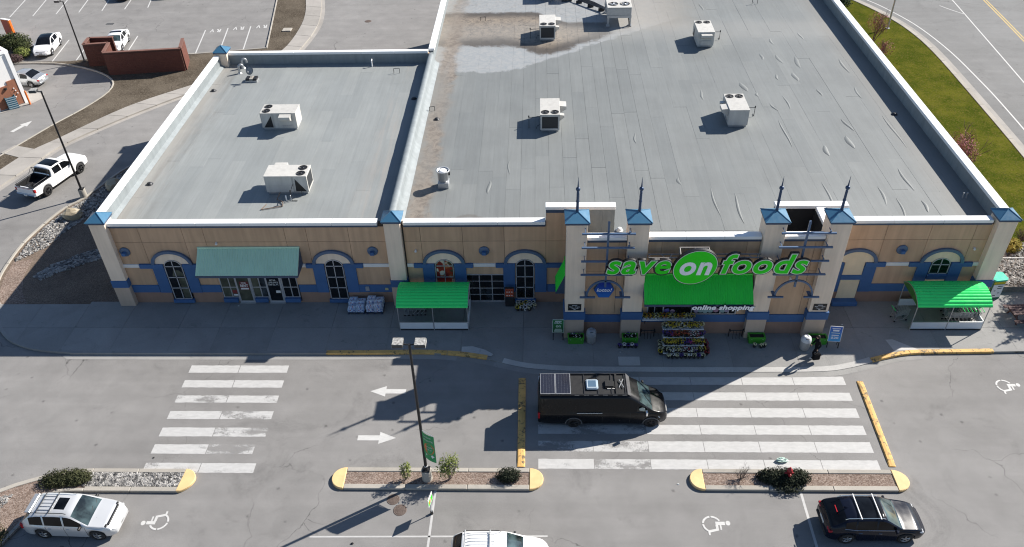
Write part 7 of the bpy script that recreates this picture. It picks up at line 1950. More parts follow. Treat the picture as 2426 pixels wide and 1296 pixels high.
# --- cart corrals
M_CGREEN = M("corral_green_sheet", (0.028, 0.76, 0.16), 0.30, 0.05, 1.0)
M_CPANEL = M("white_corral_panel", (0.62, 0.65, 0.68), 0.5, 0.06, 1.5)
def corral(label, x0, x1, yf, yb, zlo, zhi):
    t = thing("cart_corral", label, "cart corral", ((x0 + x1) / 2, (yf + yb) / 2, 0.15), group="green roofed cart corrals")
    ox, oy = (x0 + x1) / 2, (yf + yb) / 2; hw_, hd_ = (x1 - x0) / 2, (yb - yf) / 2
    n = 44; V = []; F = []; b = MB()
    # barrel roof, corrugated along its length
    R_ = ((hd_ + .12) ** 2 + (zhi - zlo) ** 2) / (2 * (zhi - zlo)); zc = zhi - R_; am = math.asin((hd_ + .12) / R_)
    prof = []
    nr = 13
    for i in range(nr * 4 + 1):
        a = -am + 2 * am * i / (nr * 4); rr = R_ + (0.0, 0.024, 0.034, 0.024)[i % 4]
        prof.append((rr * math.sin(a), zc + rr * math.cos(a)))
    for x in (-hw_ - .06, hw_ + .06): V += [(x, y, z) for y, z in prof]
    k = len(prof)
    F = [(i, i + 1, k + i + 1, k + i) for i in range(k - 1)]
    b.add(V, F); b.add([(x, y, z - 0.02) for x, y, z in V], [f[::-1] for f in F])
    rf = b.build("roof_sheet", M_CGREEN, t, local=True)
    for x in (-hw_ - .05, hw_ + .05):
        b = MB(); q = [(R_ * math.sin(a), zc + (R_ - 0.035) * math.cos(a)) for a in np.linspace(-am, am, 15)]
        for p0, p1 in zip(q[:-1], q[1:]): b.cyl((x, p0[0], p0[1]), (x, p1[0], p1[1]), 0.028, n=6)
        b.build("roof_hoop", M_GALV, t, local=True)
        # end sheets under the arch
    b = MB(); q = [(R_ * math.sin(a), zc + (R_ - 0.03) * math.cos(a)) for a in np.linspace(-am, am, 15)]
    b.add([(-hw_ - .062, y, z) for y, z in q], [tuple(range(15))]); b.build("end_sheet", M("olive_green_end", (0.045, 0.17, 0.03), 0.5), t, local=True)
    b = MB(); b.add([(hw_ + .062, y, z) for y, z in q], [tuple(range(15))[::-1]]); b.build("end_sheet", M_CPANEL, t, local=True)
    for x in (-hw_, 0, hw_):
        for y in (-hd_, hd_):
            if x == 0 and y > 0: continue
            b = MB(); b.cyl((x, y, 0), (x, y, zlo - 0.02), 0.03, n=8); b.build("post", M_GALV, t, local=True)
    for y in (-hd_, hd_):
        b = MB(); b.box(-hw_ - .05, y - .03, zlo - .06, hw_ + .05, y + .03, zlo - .01); b.build("eave_rail", M_GALV, t, local=True)
    # low panels
    for a, c in ((-hw_ + .03, -.035), (.035, hw_ - .03)):
        b = MB(); b.box(a, -hd_ - .02, 0.13, c, -hd_ + .02, 0.66)
        for i in range(3): b.box(a, -hd_ - .03, 0.20 + i * .15, c, -hd_ - .021, 0.22 + i * .15)
        b.build("side_panel", M_CPANEL, t, local=True)
        b = MB(); b.box(a, hd_ - .02, 0.13, c if a > 0 or True else c, hd_ + .02, 0.66); b.build("side_panel", M_CPANEL, t, local=True)
    b = MB(); b.box(hw_ - .02, -hd_ + .03, 0.13, hw_ + .02, hd_ - .03, 0.66); b.build("end_panel", M_CPANEL, t, local=True)
    b = MB(); b.box(hw_ - .03, -hd_ - .03, 0.662, hw_ + .03, hd_ + .02, 0.70); b.build("panel_cap", M_PAPER, t, local=True)
    b = MB(); b.box(-hw_, -hd_ - .035, 0.662, hw_ - .04, -hd_ + .03, 0.69); b.build("panel_cap", M_GALV, t, local=True)
    b = MB(); b.box(-hw_, -hd_ - .02, 0.02, hw_, -hd_ + .02, 0.10); b.build("foot_rail", M_STEELD, t, local=True)
    return t
cl = corral("green barrel roofed cart corral in full shade before the poster window", -8.82, -4.44, -2.80, -0.55, 1.98, 2.52)
cr_ = corral("green barrel roofed cart corral half in sun near the picnic table", 23.33, 27.72, -2.80, -0.55, 1.98, 2.55)
b = MB()
for p in [[(-.5, 0, 0), (-.3, .12, 0), (-.1, 0, 0), (-.3, -.12, 0), (-.5, 0, 0)]]:
    pass
def mk_cart():
    t = thing("shopping_cart", "steel shopping cart standing loose at the corral mouth", "shopping cart", (23.05, -1.75, 0.15), rad(8), "shopping carts by the corrals")
    w = MB(); r = 0.009
    def wire(a, c): w.cyl(a, c, r, n=3, caps=False)
    # tapered basket: x from -0.45 (handle end) to 0.40
    def sec(x, z): 
        k = (x + .45) / .85; hw_ = 0.27 - 0.06 * k; zb = 0.45 + 0.06 * k
        return hw_ * (0.86 + 0.14 * z), zb + z * (0.48 - .06 * k)
    for x in np.linspace(-.45, .40, 9):
        (h0, z0), (h1, z1) = sec(x, 0), sec(x, 1)
        for s in (-1, 1): wire((x, s * h0, z0), (x, s * h1, z1))
        wire((x, -h0, z0), (x, h0, z0))
    for z in np.linspace(0, 1, 6):
        for s in (-1, 1):
            (a, za), (c, zc) = sec(-.45, z), sec(.40, z); wire((-.45, s * a, za), (.40, s * c, zc))
        for x in (-.45, .40): h, zz = sec(x, z); wire((x, -h, zz), (x, h, zz))
    for y in np.linspace(-.2, .2, 5): wire((-.45, y, .45), (.40, y * .78, .51)); wire((-.45, y, .45), (-.45, y, .93)); wire((.40, y * .78, .51), (.40, y * .78, .93))
    w.build("basket", M_GALV, t, local=True)
    f = MB()
    for s in (-1, 1):
        f.tube([(-.62, s * .27, 1.0), (-.45, s * .27, .90), (-.42, s * .25, .45), (-.48, s * .25, .16), (.42, s * .20, .14)], .014, 6)
        f.tube([(.40, s * .2, .51), (.1, s * .22, .15)], .014, 6)
    f.build("frame", M_GALV, t, local=True)
    h = MB(); h.cyl((-.62, -.27, 1.0), (-.62, .27, 1.0), .02, n=8); h.build("handle", M_CGREEN, t, local=True)
    s_ = MB(); s_.box(-.40, -.2, .62, -.36, .2, .88); s_.build("child_seat", M_STEELD, t, local=True)
    for x, y in ((-.44, .24), (-.44, -.24), (.36, .19), (.36, -.19)):
        c = MB(); c.cyl((x, y - .015, .06), (x, y + .015, .06), .06, n=10); c.build("castor", M_DARK, t, local=True)
    return t
cart = mk_cart(); index_kids()
for i in range(6):
    dup(cart, (27.30 - i * 0.24, -1.98 + 0.015 * (i % 3), 0.15), PI, "steel shopping cart nested in the row at the sunny corral end", _ix=False)
for i in range(4):
    dup(cart, (27.10 - i * 0.26, -1.20, 0.15), PI, "steel shopping cart nested in the shaded back row of the sunny corral", _ix=False)
for i in range(3):
    dup(cart, (-8.25 + i * 0.26, -1.2 + .01 * i, 0.15), 0.0, "dark shopping cart parked inside the shaded corral", _ix=False)
# --- corral side logo strip
# --- stacked bags on pallets
M_BAG = None
def mat_bag(nm, base):
    k = NT(nm); p = k.obj(); s = k.sep(p)
    n1 = k.noise(p, 7, 3, 0.7)
    vo = k.n("ShaderNodeTexVoronoi", feature='F1'); k.set(vo.inputs["Vector"], p); vo.inputs["Scale"].default_value = 9
    blu = k.math('MULTIPLY', k.ramp(n1, 0.50, 0.58), k.ramp(k.sep(vo.outputs["Color"])[0], 0.35, 0.5))
    red = k.ramp(k.sep(vo.outputs["Color"])[1], 0.90, 0.93)
    c = k.mix(k.math('MULTIPLY', blu, 0.9), k.rgb(base), k.rgb((0.10, 0.17, 0.42)))
    c = k.mix(k.math('MULTIPLY', red, k.ramp(n1, 0.4, 0.5)), c, k.rgb((0.42, 0.06, 0.08)))
    k.base(c); k.rough(0.35); return k.m
M_BAG1 = mat_bag("salt_bag_print", (0.56, 0.66, 0.76)); M_BAG2 = mat_bag("white_bag_print", (0.66, 0.70, 0.76))
def bag_mesh(L, W, T, seed):
    rng_ = random.Random(seed); bm = bmesh.new(); bmesh.ops.create_grid(bm, x_segments=6, y_segments=4, size=0.5)
    me = bpy.data.meshes.new("bag"); V = []; F = []; n, m_ = 7, 5
    for side in (1, -1):
        for i in range(n):
            for j in range(m_):
                u, v = i / (n - 1) * 2 - 1, j / (m_ - 1) * 2 - 1
                h = T / 2 * (1 - abs(u) ** 4) ** 0.5 * (1 - abs(v) ** 4) ** 0.5 * rng_.uniform(0.88, 1.06)
                V.append((u * L / 2, v * W / 2, T / 2 + side * h))
    for s_, o in ((1, 0), (-1, n * m_)):
        for i in range(n - 1):
            for j in range(m_ - 1):
                f = (o + i * m_ + j, o + (i + 1) * m_ + j, o + (i + 1) * m_ + j + 1, o + i * m_ + j + 1)
                F.append(f if s_ > 0 else f[::-1])
    bm.free(); me.from_pydata(V, [], F); me.polygons.foreach_set("use_smooth", [True] * len(F)); me.update(); return me
BM = [bag_mesh(0.54, 0.36, 0.13, i) for i in range(3)]
for me in BM: me.materials.append(M_BAG1)
BM2 = [me.copy() for me in BM]
for me in BM2: me.materials.clear(); me.materials.append(M_BAG2)
rng = random.Random(8)
for px_, meshes, lab, layers in ((-11.92, BM, "blue printed salt bag in the stack farther from the corral", 5), (-10.72, BM2, "white printed salt bag in the stack nearer the corral", 6)):
    t = thing("pallet", "dark pallet under the %s salt bags" % ("blue printed" if meshes is BM else "white printed"), "pallet", (px_, -0.72, 0.15), group="pallets by the wall")
    for i in range(6): MB().box(-0.55, -0.55 + i * .2, 0.10, 0.55, -0.42 + i * .2, 0.125).build("deck_board", M("dark_blue_pallet", (0.02, 0.03, 0.07), 0.7), t, local=True)
    for x_ in (-.5, 0, .5): MB().box(x_ - .05, -0.55, 0, x_ + .05, 0.58, 0.099).build("bearer", M("dark_blue_pallet", (0.02, 0.03, 0.07), 0.7), t, local=True)
    for k in range(layers):
        for i in range(2):
            for j in range(3):
                if k == layers - 1 and (i + j) % 3 == 0: continue
                o = link("salt_bag", meshes[rng.randrange(3)])
                o.location = (px_ - 0.27 + i * 0.54 + rng.uniform(-.02, .02), -0.72 - 0.36 + j * 0.37 + rng.uniform(-.02, .02), 0.275 + k * 0.105)
                o.rotation_euler = (0, 0, rng.uniform(-.06, .06) + (PI if rng.random() < .5 else 0))
                tag(o, lab, "bag", "stacked salt bags by the wall")
# --- flower stand in front of the entrance
fs = thing("flower_stand", "tiered white flower stand crowded with potted plants", "display stand", (8.88, -4.3, 0.15))
for i, (y_, z_) in enumerate([(-5.0, 0.22), (-4.68, 0.58), (-4.36, 0.94), (-4.02, 1.30)]):
    b = MB(); b.box(-1.25, y_ + 4.3 - .17, z_ - .03, 1.25, y_ + 4.3 + .15, z_); b.box(-1.25, y_ + 4.3 - .185, z_ - .03, 1.25, y_ + 4.3 - .171, z_ + .05); b.build("shelf", M_PAPER, fs, local=True)
    for x_ in (-1.2, 0, 1.2):
        b = MB(); b.box(x_ - .02, y_ + 4.3 - .02, 0, x_ + .02, y_ + 4.3 + .02, z_ - .031); b.build("leg", M_GALV, fs, local=True)
def petal_mat(n_, c): return M("petal_" + n_, c, 0.6, 0.25, 30)
PET = {"yellow": petal_mat("yellow", (0.55, 0.42, 0.03)), "cream": petal_mat("cream", (0.62, 0.58, 0.36)), "white": petal_mat("white", (0.68, 0.67, 0.64)), "violet": petal_mat("violet", (0.07, 0.035, 0.22)), "crimson": petal_mat("crimson", (0.28, 0.02, 0.03)), "orange": petal_mat("orange", (0.45, 0.14, 0.03)), "magenta": petal_mat("magenta", (0.35, 0.04, 0.16))}
M_POTW = M("white_pot_wrap", (0.64, 0.65, 0.68), 0.5, 0.06); M_POTD = M("dark_pot", (0.03, 0.03, 0.035), 0.6, 0.1); M_POTA = M("aqua_pot_wrap", (0.20, 0.33, 0.36), 0.5)
def plant_proto(pot, colour, size, seed, nleaf=60, nb=34):
    rng_ = random.Random(seed)
    t = thing("potted_flower", "x", "potted plant", (0, 0, 0))
    b = MB(); b.lathe([(0.001, 0.0), (0.075, 0.0), (0.105, 0.15), (0.112, 0.165), (0.098, 0.165), (0.09, 0.14), (0.001, 0.14)], n=12)
    b.build("pot", pot, t, local=True)
    foliage([(0, 0, 0.22, 0.135 * size, 0.135 * size, 0.10 * size)], int(nleaf * 1.5), 0.042, rng_).build("foliage", M_DKBUSH, t, local=True)
    if nb:
        b = MB()
        for _ in range(nb):
            a, e = rng_.uniform(0, 2 * PI), rng_.uniform(0.1, 1.0)
            d = Vector((math.cos(a) * math.cos(e), math.sin(a) * math.cos(e), math.sin(e)))
            b.ico((d.x * 0.135 * size, d.y * 0.135 * size, 0.23 + d.z * 0.12 * size), rng_.uniform(0.020, 0.036), (1, 1, .7), 1)
        b.build("blossom", PET[colour], t, local=True)
    return t
PP = {}
def pot_at(kind, colour, x, y, z, label, group, size=1.0):
    key = (kind, colour, size)
    if key not in PP:
        t = plant_proto({"w": M_POTW, "d": M_POTD, "a": M_POTA}[kind], colour, size, len(PP) + 3); PP[key] = t; index_kids()
        t.location = (x, y, z); t["label"] = label; t["group"] = group
        return t
    return dup(PP[key], (x, y, z), rng.uniform(0, 6), label, group, _ix=False)
rng = random.Random(12)
G1 = "flowers on the tiered stand"
rows = [(-5.02, 0.22, ["cream", "cream", "white", "yellow", "cream", "white", "crimson", "white", "cream", "violet", "cream", "yellow"], "d", "lowest"),
        (-4.70, 0.58, ["yellow", "yellow", "yellow", "yellow", "yellow", "yellow", "violet", "violet", "magenta", "yellow", "yellow", "yellow"], "d", "second"),
        (-4.38, 0.94, ["violet", "violet", "crimson", "crimson", "orange", "crimson", "orange", "crimson", "white", "white", "crimson", "violet"], "d", "third"),
        (-4.04, 1.30, ["cream", "yellow", "yellow", "yellow", "cream", "yellow", "white", "yellow", "yellow", "yellow", "yellow", "cream"], "w", "top")]
for y_, z_, cs_, kd, nm in rows:
    for i, c in enumerate(cs_):
        pot_at("a" if (nm == "top" and i == 0) else kd, c, 7.82 + i * 0.193 + rng.uniform(-.05, .05), y_ + rng.uniform(-.07, .05), z_ + 0.15, "potted %s flower on the %s tier of the stand" % (c, nm), G1, 1.75)
for i in range(5):
    pot_at("d", "yellow" if i == 0 else "cream", 7.50 + 0.02 * i, -5.0 + i * 0.22, 0.15, "potted plant on the ground at the parking end of the stand", G1, 1.15)
    pot_at("d", "crimson", 10.30 + 0.05 * (i % 2), -5.05 + i * 0.26, 0.15, "dark bushy potted plant on the ground at the other end of the stand", G1, 1.3)
for i in range(9): pot_at("d", ("cream", "white", "cream", "violet")[i % 4], 7.95 + i * 0.26, -5.32, 0.15, "small potted flower on the paving along the foot of the stand", G1, 1.0)
# row of white pots on the window ledge
led = thing("plant_ledge", "narrow wooden plant ledge under the entrance window", "shelf", (8.0, -3.4, 1.5))
MB().box(6.42, -3.62, 1.66, 9.55, -3.175, 1.70).build("shelf", M_PAPER, led)
for x_ in (6.6, 8.0, 9.4): MB().box(x_ - .02, -3.6, 1.4, x_ + .02, -3.175, 1.659).build("bracket", M_STEELD, led)
for i in range(13): pot_at("w", ("yellow", "orange", "yellow", "cream")[i % 4], 6.56 + i * 0.242, -3.46, 1.70, "white wrapped pot of small yellow blooms on the window ledge", "white pots along the window ledge", 1.45)
# --- green planter boxes in front of the towers
M_PLANT = M("green_planter_paint", (0.055, 0.30, 0.025), 0.5, 0.06, 2); M_SOIL = M("potting_soil", (0.025, 0.02, 0.016), 0.95, 0.2, 12)
def planter(label, x0, x1, yf, flowers):
    t = thing("planter_box", label, "planter", ((x0 + x1) / 2, yf + 0.27, 0.15), group="green planter boxes at the towers")
    w, d, h = (x1 - x0) / 2, 0.26, 0.50
    b = MB()
    pb = [(-w + .05, -d + .04), (w - .05, -d + .04), (w - .05, d - .04), (-w + .05, d - .04)]; pt = [(-w, -d), (w, -d), (w, d), (-w, d)]; pi = [(-w + .08, -d + .08), (w - .08, -d + .08), (w - .08, d - .08), (-w + .08, d - .08)]
    V = [(x, y, 0) for x, y in pb] + [(x, y, h) for x, y in pt] + [(x, y, h) for x, y in pi] + [(x, y, h - .12) for x, y in pi]
    F = []
    for k in range(3):
        for i in range(4): F.append((k * 4 + i, k * 4 + (i + 1) % 4, k * 4 + 4 + (i + 1) % 4, k * 4 + 4 + i))
    F.append((3, 2, 1, 0)); b.add(V, F); b.build("box", M_PLANT, t, local=True)
    b = MB(); b.box(-w + .07, -d + .07, h - .14, w - .07, d - .07, h - .07); b.build("soil", M_SOIL, t, local=True)
    for sx in (-1, 1):
        b = MB(); b.cyl((sx * (w - .18), -d - .004, h - .12), (sx * (w - .18), -d + .02, h - .12), 0.03, n=8); b.build("lifting_eye", M_GALV, t, local=True)
    if flowers:
        rg = random.Random(int(x0 * 10)); foliage([(-w * .4, 0, h, w * .45, d * .7, 0.16), (w * .4, 0, h, w * .45, d * .7, 0.15)], 170, 0.05, rg).build("foliage", M_DKBUSH, t, local=True)
        b = MB()
        for _ in range(16): b.ico((rg.uniform(-w * .75, w * .75), rg.uniform(-d, d * .5), h + rg.uniform(0.02, 0.16)), rg.uniform(.02, .04), (1, 1, .7), 1)
        b.build("blossom", PET["white"], t, local=True)
        b = MB()
        for _ in range(10): b.ico((rg.uniform(-w * .6, 0), rg.uniform(-d * .3, d * .6), h + rg.uniform(0.1, 0.2)), rg.uniform(.02, .04), (1, 1, .7), 1)
        b.build("blossom", PET["violet"], t, local=True)
    return t
planter("green planter with violet and white flowers at the first tower", 1.84, 2.87, -4.14, True)
planter("green planter with white flowers at the second tower", 5.22, 6.22, -4.14, True)
planter("empty green planter at the third tower with pots at its foot", 13.02, 14.06, -4.10, False)
planter("empty green planter at the fourth tower behind the walking person", 16.72, 17.82, -4.20, False)
for i, x_ in enumerate((5.05, 5.35, 5.58, 5.82, 6.05)): pot_at("d", "white" if i % 2 else "violet", x_, -4.42 + .04 * (i % 2), 0.15, "dark potted plant on the paving before the second planter", "pots at the foot of the planters", 0.9)
for i, x_ in enumerate((13.35, 13.75, 13.95)): pot_at("d", "cream", x_, -4.36 - .06 * (i % 2), 0.15, "small dark potted plant before the third planter", "pots at the foot of the planters", 0.8)
# plants under the second arched window
for i in range(14):
    pot_at("w" if i % 3 == 0 else "d", ("white", "cream", "yellow", "white")[i % 4], -1.32 + (i % 5) * 0.26 + rng.uniform(-.04, .04), -0.35 - (i // 5) * 0.27, 0.15, "potted plant grouped under the dark arched window", "pots under the arched window", 1.15)
# --- litter bins
M_BINC = M("aggregate_bin", (0.34, 0.335, 0.33), 0.85, 0.15, 14, 0.4, 40); M_BINL = M("grey_bin_lid", (0.30, 0.31, 0.33), 0.4, 0.06)
def bin_(label, x, y, lidm):
    t = thing("litter_bin", label, "litter bin", (x, y, 0.15), group="round litter bins at the entrance")
    b = MB(); b.lathe([(0.001, 0), (0.25, 0), (0.29, 0.05), (0.31, 0.60), (0.32, 0.66), (0.29, 0.68), (0.001, 0.68)], n=24); b.build("bin_body", M_BINC, t, local=True)
    b = MB(); b.lathe([(0.315, 0.682), (0.315, 0.78), (0.27, 0.93), (0.15, 1.03), (0.10, 1.04), (0.09, 1.02), (0.001, 1.02)], n=24); l = b.build("lid", lidm, t, local=True)
    b = MB(); b.T = Matrix.Translation((0, -0.235, 0.86)) @ Matrix.Rotation(rad(-62), 4, 'X'); b.lathe([(0.001, 0.075), (0.12, 0.07), (0.14, 0.03)], n=16); b.build("opening", M_DARK, l, local=True)
    return t
bin_("round litter bin beside the first planter, in shade", 3.31, -3.85, M_BINL); bin_("round litter bin with sunlit white lid by the walking person", 16.35, -4.48, M("pale_bin_lid", (0.62, 0.63, 0.64), 0.35, 0.05))
# --- bicycle racks
def rack(label, x, y, rz):
    t = thing("bike_rack", label, "bike rack", (x, y, 0.15), rz, "black bike racks by the entrance")
    b = MB()
    for s in (-1, 1): b.tube([(s * 0.42, 0.22, 0), (s * 0.42, 0.2, 0.62), (s * 0.42, 0.12, 0.70), (s * .42, -0.12, 0.70)], 0.03, 8)
    b.tube([(-0.42, 0.0, 0.70), (0.42, 0.0, 0.70)], 0.03, 8); b.build("rack_frame", M_DARK, t, local=True)
    for x_ in (-.2, .0, .2):
        b = MB(); b.tube([(x_, 0.05, 0.70), (x_, 0.0, 0.1), (x_, -0.1, 0.06)], 0.015, 6); b.build("rack_bar", M_DARK, t, local=True)
rack("black bike rack between the second tower and flower stand", 6.85, -3.6, 0); rack("black bike rack next to the third tower", 12.35, -3.6, 0)
# --- boards
def aboard(name, label, x, y, rz, w, h, zb, face, tilt, lines, frame):
    t = thing(name, label, "sign board", (x, y, 0.15), rz, "sandwich boards on the sidewalk")
    Rm = Matrix.Rotation(rad(tilt), 4, 'X')
    b = MB(); b.T = Rm; b.box(-w / 2, -0.03, zb, w / 2, 0.0, zb + h); p = b.build("panel", frame, t, local=True, bevel=0.008)
    b = MB(); b.T = Rm; b.box(-w / 2 + .03, -0.036, zb + .03, w / 2 - .03, -0.0305, zb + h - .03); b.build("poster", face, p, local=True)
    for s in (-1, 1):
        b = MB(); b.T = Rm; b.box(s * (w / 2 - .05) - .025, -0.02, 0.0, s * (w / 2 - .05) + .025, 0.02, zb); b.build("leg", M_DARK, t, local=True)
    b = MB(); b.T = Matrix.Rotation(rad(-tilt), 4, 'X'); b.box(-w / 2 + .05, 0.28, 0, -w / 2 + .09, 0.32, zb + .3); b.box(w / 2 - .09, 0.28, 0, w / 2 - .05, 0.32, zb + .3); b.build("rear_strut", M_DARK, t, local=True)
    for s, w_, h_, z_, mt in lines:
        if s is None:
            b = MB(); b.T = Rm; b.box(-w_ / 2, -0.042, zb + z_, w_ / 2, -0.0365, zb + z_ + h_); b.build("print_line", mt, p, local=True); continue
        o = text_obj("lettering", s, mt, None, w=w_, h=h_, x0=0, z0=zb + z_, y=-0.038, extrude=0.002, offset=0.02, center=True)
        o.data.transform(Rm); o.parent = p
    return t
def mat_grad(nm, a, c, z0, z1):
    k = NT(nm); z = k.sep(k.pos())[2]; n_ = k.noise(k.pos(), 3, 3)
    k.base(k.mix(k.lin(k.math('ADD', z, k.math('MULTIPLY', n_, .3)), z0, z1, 0, 1), k.rgb(a), k.rgb(c))); k.rough(0.3); return k.m
db = aboard("deal_board", "green deal poster board standing beside the first tower", 1.26, -3.72, 0, 0.72, 1.0, 0.58, mat_grad("green_deal_print", (0.01, 0.05, 0.02), (0.03, 0.17, 0.05), 0.9, 1.6), -6, [(None, 0.4, .05, .86, M_PAPER), ("DEAL", 0.46, 0.12, 0.70, M_PAPER), ("on", 0.30, 0.15, 0.42, M_SIGNE), (None, 0.42, .04, .26, M_SIGNE), (None, 0.5, .04, .18, M_SIGNE), (None, 0.5, .035, .10, M_SIGNE)], M_SIGNE)
bb = aboard("promo_board", "sunlit blue promotional board past the fourth tower", 18.08, -4.42, rad(-6), 0.76, 1.12, 0.48, mat_grad("blue_promo_print", (0.02, 0.30, 0.62), (0.015, 0.10, 0.42), 0.8, 1.7), -8, [(None, 0.48, .05, .94, M_PAPER), (None, 0.36, .12, .76, M_PAPER), (None, 0.5, .04, .62, M_SIGNE), (None, 0.42, .06, .44, M_PAPER), ("$20", 0.44, 0.17, 0.20, M_PAPER)], M_PAPER)
# --- red poster rack by the glazed door
t = thing("poster_stand", "red printed poster on a dark cabinet beside the glazed door", "poster stand", (-1.86, -0.28, 0.15))
b = MB(); b.box(-0.29, -0.22, 0, 0.29, 0.22, 0.78); b.build("cabinet", M_STEELD, t, local=True, bevel=0.02)
b = MB(); b.box(-0.30, -0.20, 0.80, 0.30, -0.16, 1.62); p_ = b.build("board", M_DARK, t, local=True)
b = MB(); b.box(-0.27, -0.206, 0.84, 0.27, -0.2005, 1.50); b.build("poster", M("red_orange_print", (0.42, 0.08, 0.035), 0.5, 0.3, 7), p_, local=True)
for i in range(4):
    b = MB()
    for j in range(3): b.ico((-0.16 + j * .16, -0.208, 0.93 + i * .15), 0.055, (1, .06, .8), 1, 0.2, rng)
    b.build("print_shape", M("dark_red_shape", (0.16, 0.02, 0.02), 0.5) if i % 2 else M_PAPER, p_, local=True)
# --- bottle / donation kiosk, picnic table
t = thing("collection_kiosk", "green topped collection kiosk with white notice front", "kiosk", (29.75, 0.55, 0.15), rad(8))
b = MB(); b.box(-0.42, -0.35, 0, 0.42, 0.35, 1.55); b.build("kiosk_body", M("kiosk_green", (0.02, 0.13, 0.085), 0.5), t, local=True, bevel=0.02)
b = MB(); b.prism([(-0.50, -0.30), (-0.36, -0.46), (0.36, -0.46), (0.50, -0.30), (0.50, 0.30), (0.36, 0.42), (-0.36, 0.42), (-0.50, 0.30)], 1.552, 1.66); b.build("kiosk_lid", M("kiosk_mint_lid", (0.03, 0.46, 0.31), 0.4), t, local=True)
b = MB(); b.box(-0.37, -0.366, 0.16, 0.37, -0.352, 1.22); pn = b.build("notice_panel", M_PAPER, t, local=True)
b = MB(); b.box(-0.38, -0.366, 1.26, 0.38, -0.352, 1.46); b.build("yellow_band", M("kiosk_yellow", (0.55, 0.45, 0.03), 0.5), t, local=True)
b = MB()
for x_, z_, w_ in ((-.05, 1.05, .32), (-.05, 0.88, .30), (-.22, .70, .12), (0.08, .5, .14), (-.2, .3, .2)): b.box(x_, -0.373, z_, x_ + w_, -0.3665, z_ + .055)
b.build("print_marks", M_STEELD, pn, local=True)
M_TABLE = M("red_brown_table", (0.085, 0.038, 0.034), 0.7, 0.1, 4)
t = thing("picnic_table", "red brown picnic table at the frame edge by the kiosk", "picnic table", (30.75, -1.75, 0.15), rad(2))
for i in range(5):
    b = MB(); b.box(-0.95, -0.42 + i * .17, 0.72, 0.95, -0.27 + i * .17, 0.76); b.build("plank", M_TABLE, t, local=True, bevel=0.008)
for s in (-1, 1):
    for k in range(2):
        b = MB(); b.box(-0.95, s * 0.68 + k * .15 * s - .07, 0.42, 0.95, s * 0.68 + k * .15 * s + .07, 0.46); b.build("seat_plank", M_TABLE, t, local=True, bevel=0.008)
for x_ in (-0.65, 0.65):
    b = MB(); b.box(x_ - .04, -0.80, 0.36, x_ + .04, 0.80, 0.419); b.box(x_ - .04, -.38, .64, x_ + .04, .38, .719); b.build("cross_beam", M_TABLE, t, local=True)
    for s in (-1, 1):
        b = MB(); b.T = Matrix.Translation((x_, s * .42, 0.36)) @ Matrix.Rotation(s * rad(24), 4, 'X'); b.box(-.035, -.04, -.38, .035, .04, .36); b.build("leg", M_TABLE, t, local=True)
# --- hydrant and litter
t = thing("fire_hydrant", "red fire hydrant rising from the dark island bush", "fire hydrant", (13.0, -14.32, 0.12))
M_RED = M("hydrant_red", (0.30, 0.018, 0.022), 0.45, 0.1, 6)
b = MB(); b.lathe([(0.001, 0), (0.16, 0), (0.16, 0.05), (0.11, 0.07), (0.11, 0.62), (0.145, 0.64), (0.145, 0.68)], n=16); b.build("barrel", M_RED, t, local=True)
b = MB(); b.lathe([(0.145, 0.682), (0.14, 0.76), (0.09, 0.84), (0.05, 0.87), (0.045, 0.93), (0.001, 0.94)], n=16); b.build("bonnet", M_RED, t, local=True)
for a, r_ in ((0, .06), (PI, .06), (-PI / 2, .085)):
    b = MB(); d = Vector((math.cos(a), math.sin(a), 0)); b.cyl(d * .10 + Vector((0, 0, .5)), d * .21 + Vector((0, 0, .5)), r_, n=10); b.cyl(d * .21 + Vector((0, 0, .5)), d * .25 + Vector((0, 0, .5)), r_ * .5, n=6); b.build("outlet_cap", M_RED, t, local=True)
b = MB(); rl = random.Random(2); b.ico((0, 0, .09), .22, (1.3, .7, .45), 3, .28, rl); o = b.build("plastic_bag", M("pale_green_plastic", (0.42, 0.55, 0.49), 0.35, 0.35, 8)); o.location = (13.02, -13.05, 0.0); tag(o, "crumpled pale green plastic bag on the last crosswalk stripe", "plastic bag")
for l, x, y, z, s in [("white litter scrap on the sidewalk near the fourth tower", 19.3, -2.3, .15, .06), ("white litter scrap on the sidewalk near the second planter", 5.05, -4.85, .15, .05), ("scrap of paper under the shopfront sill", -20.0, -0.42, .16, .06), ("white scrap on the asphalt near the hydrant island", 7.3, -14.6, .0, .05), ("dark lump on the asphalt by the last faded stripe", -21.1, -13.05, .0, .06), ("black scrap on the lower stall line", -9.2, -18.3, 0, .08)]:
    b = MB(); b.ico((0, 0, s * .4), s, (1.2, .8, .4), 1, .3, rl); o = b.build("litter_scrap", M_LITTER if "dark" not in l and "black" not in l else M_DARK); o.location = (x, y, z); tag(o, l, "litter")

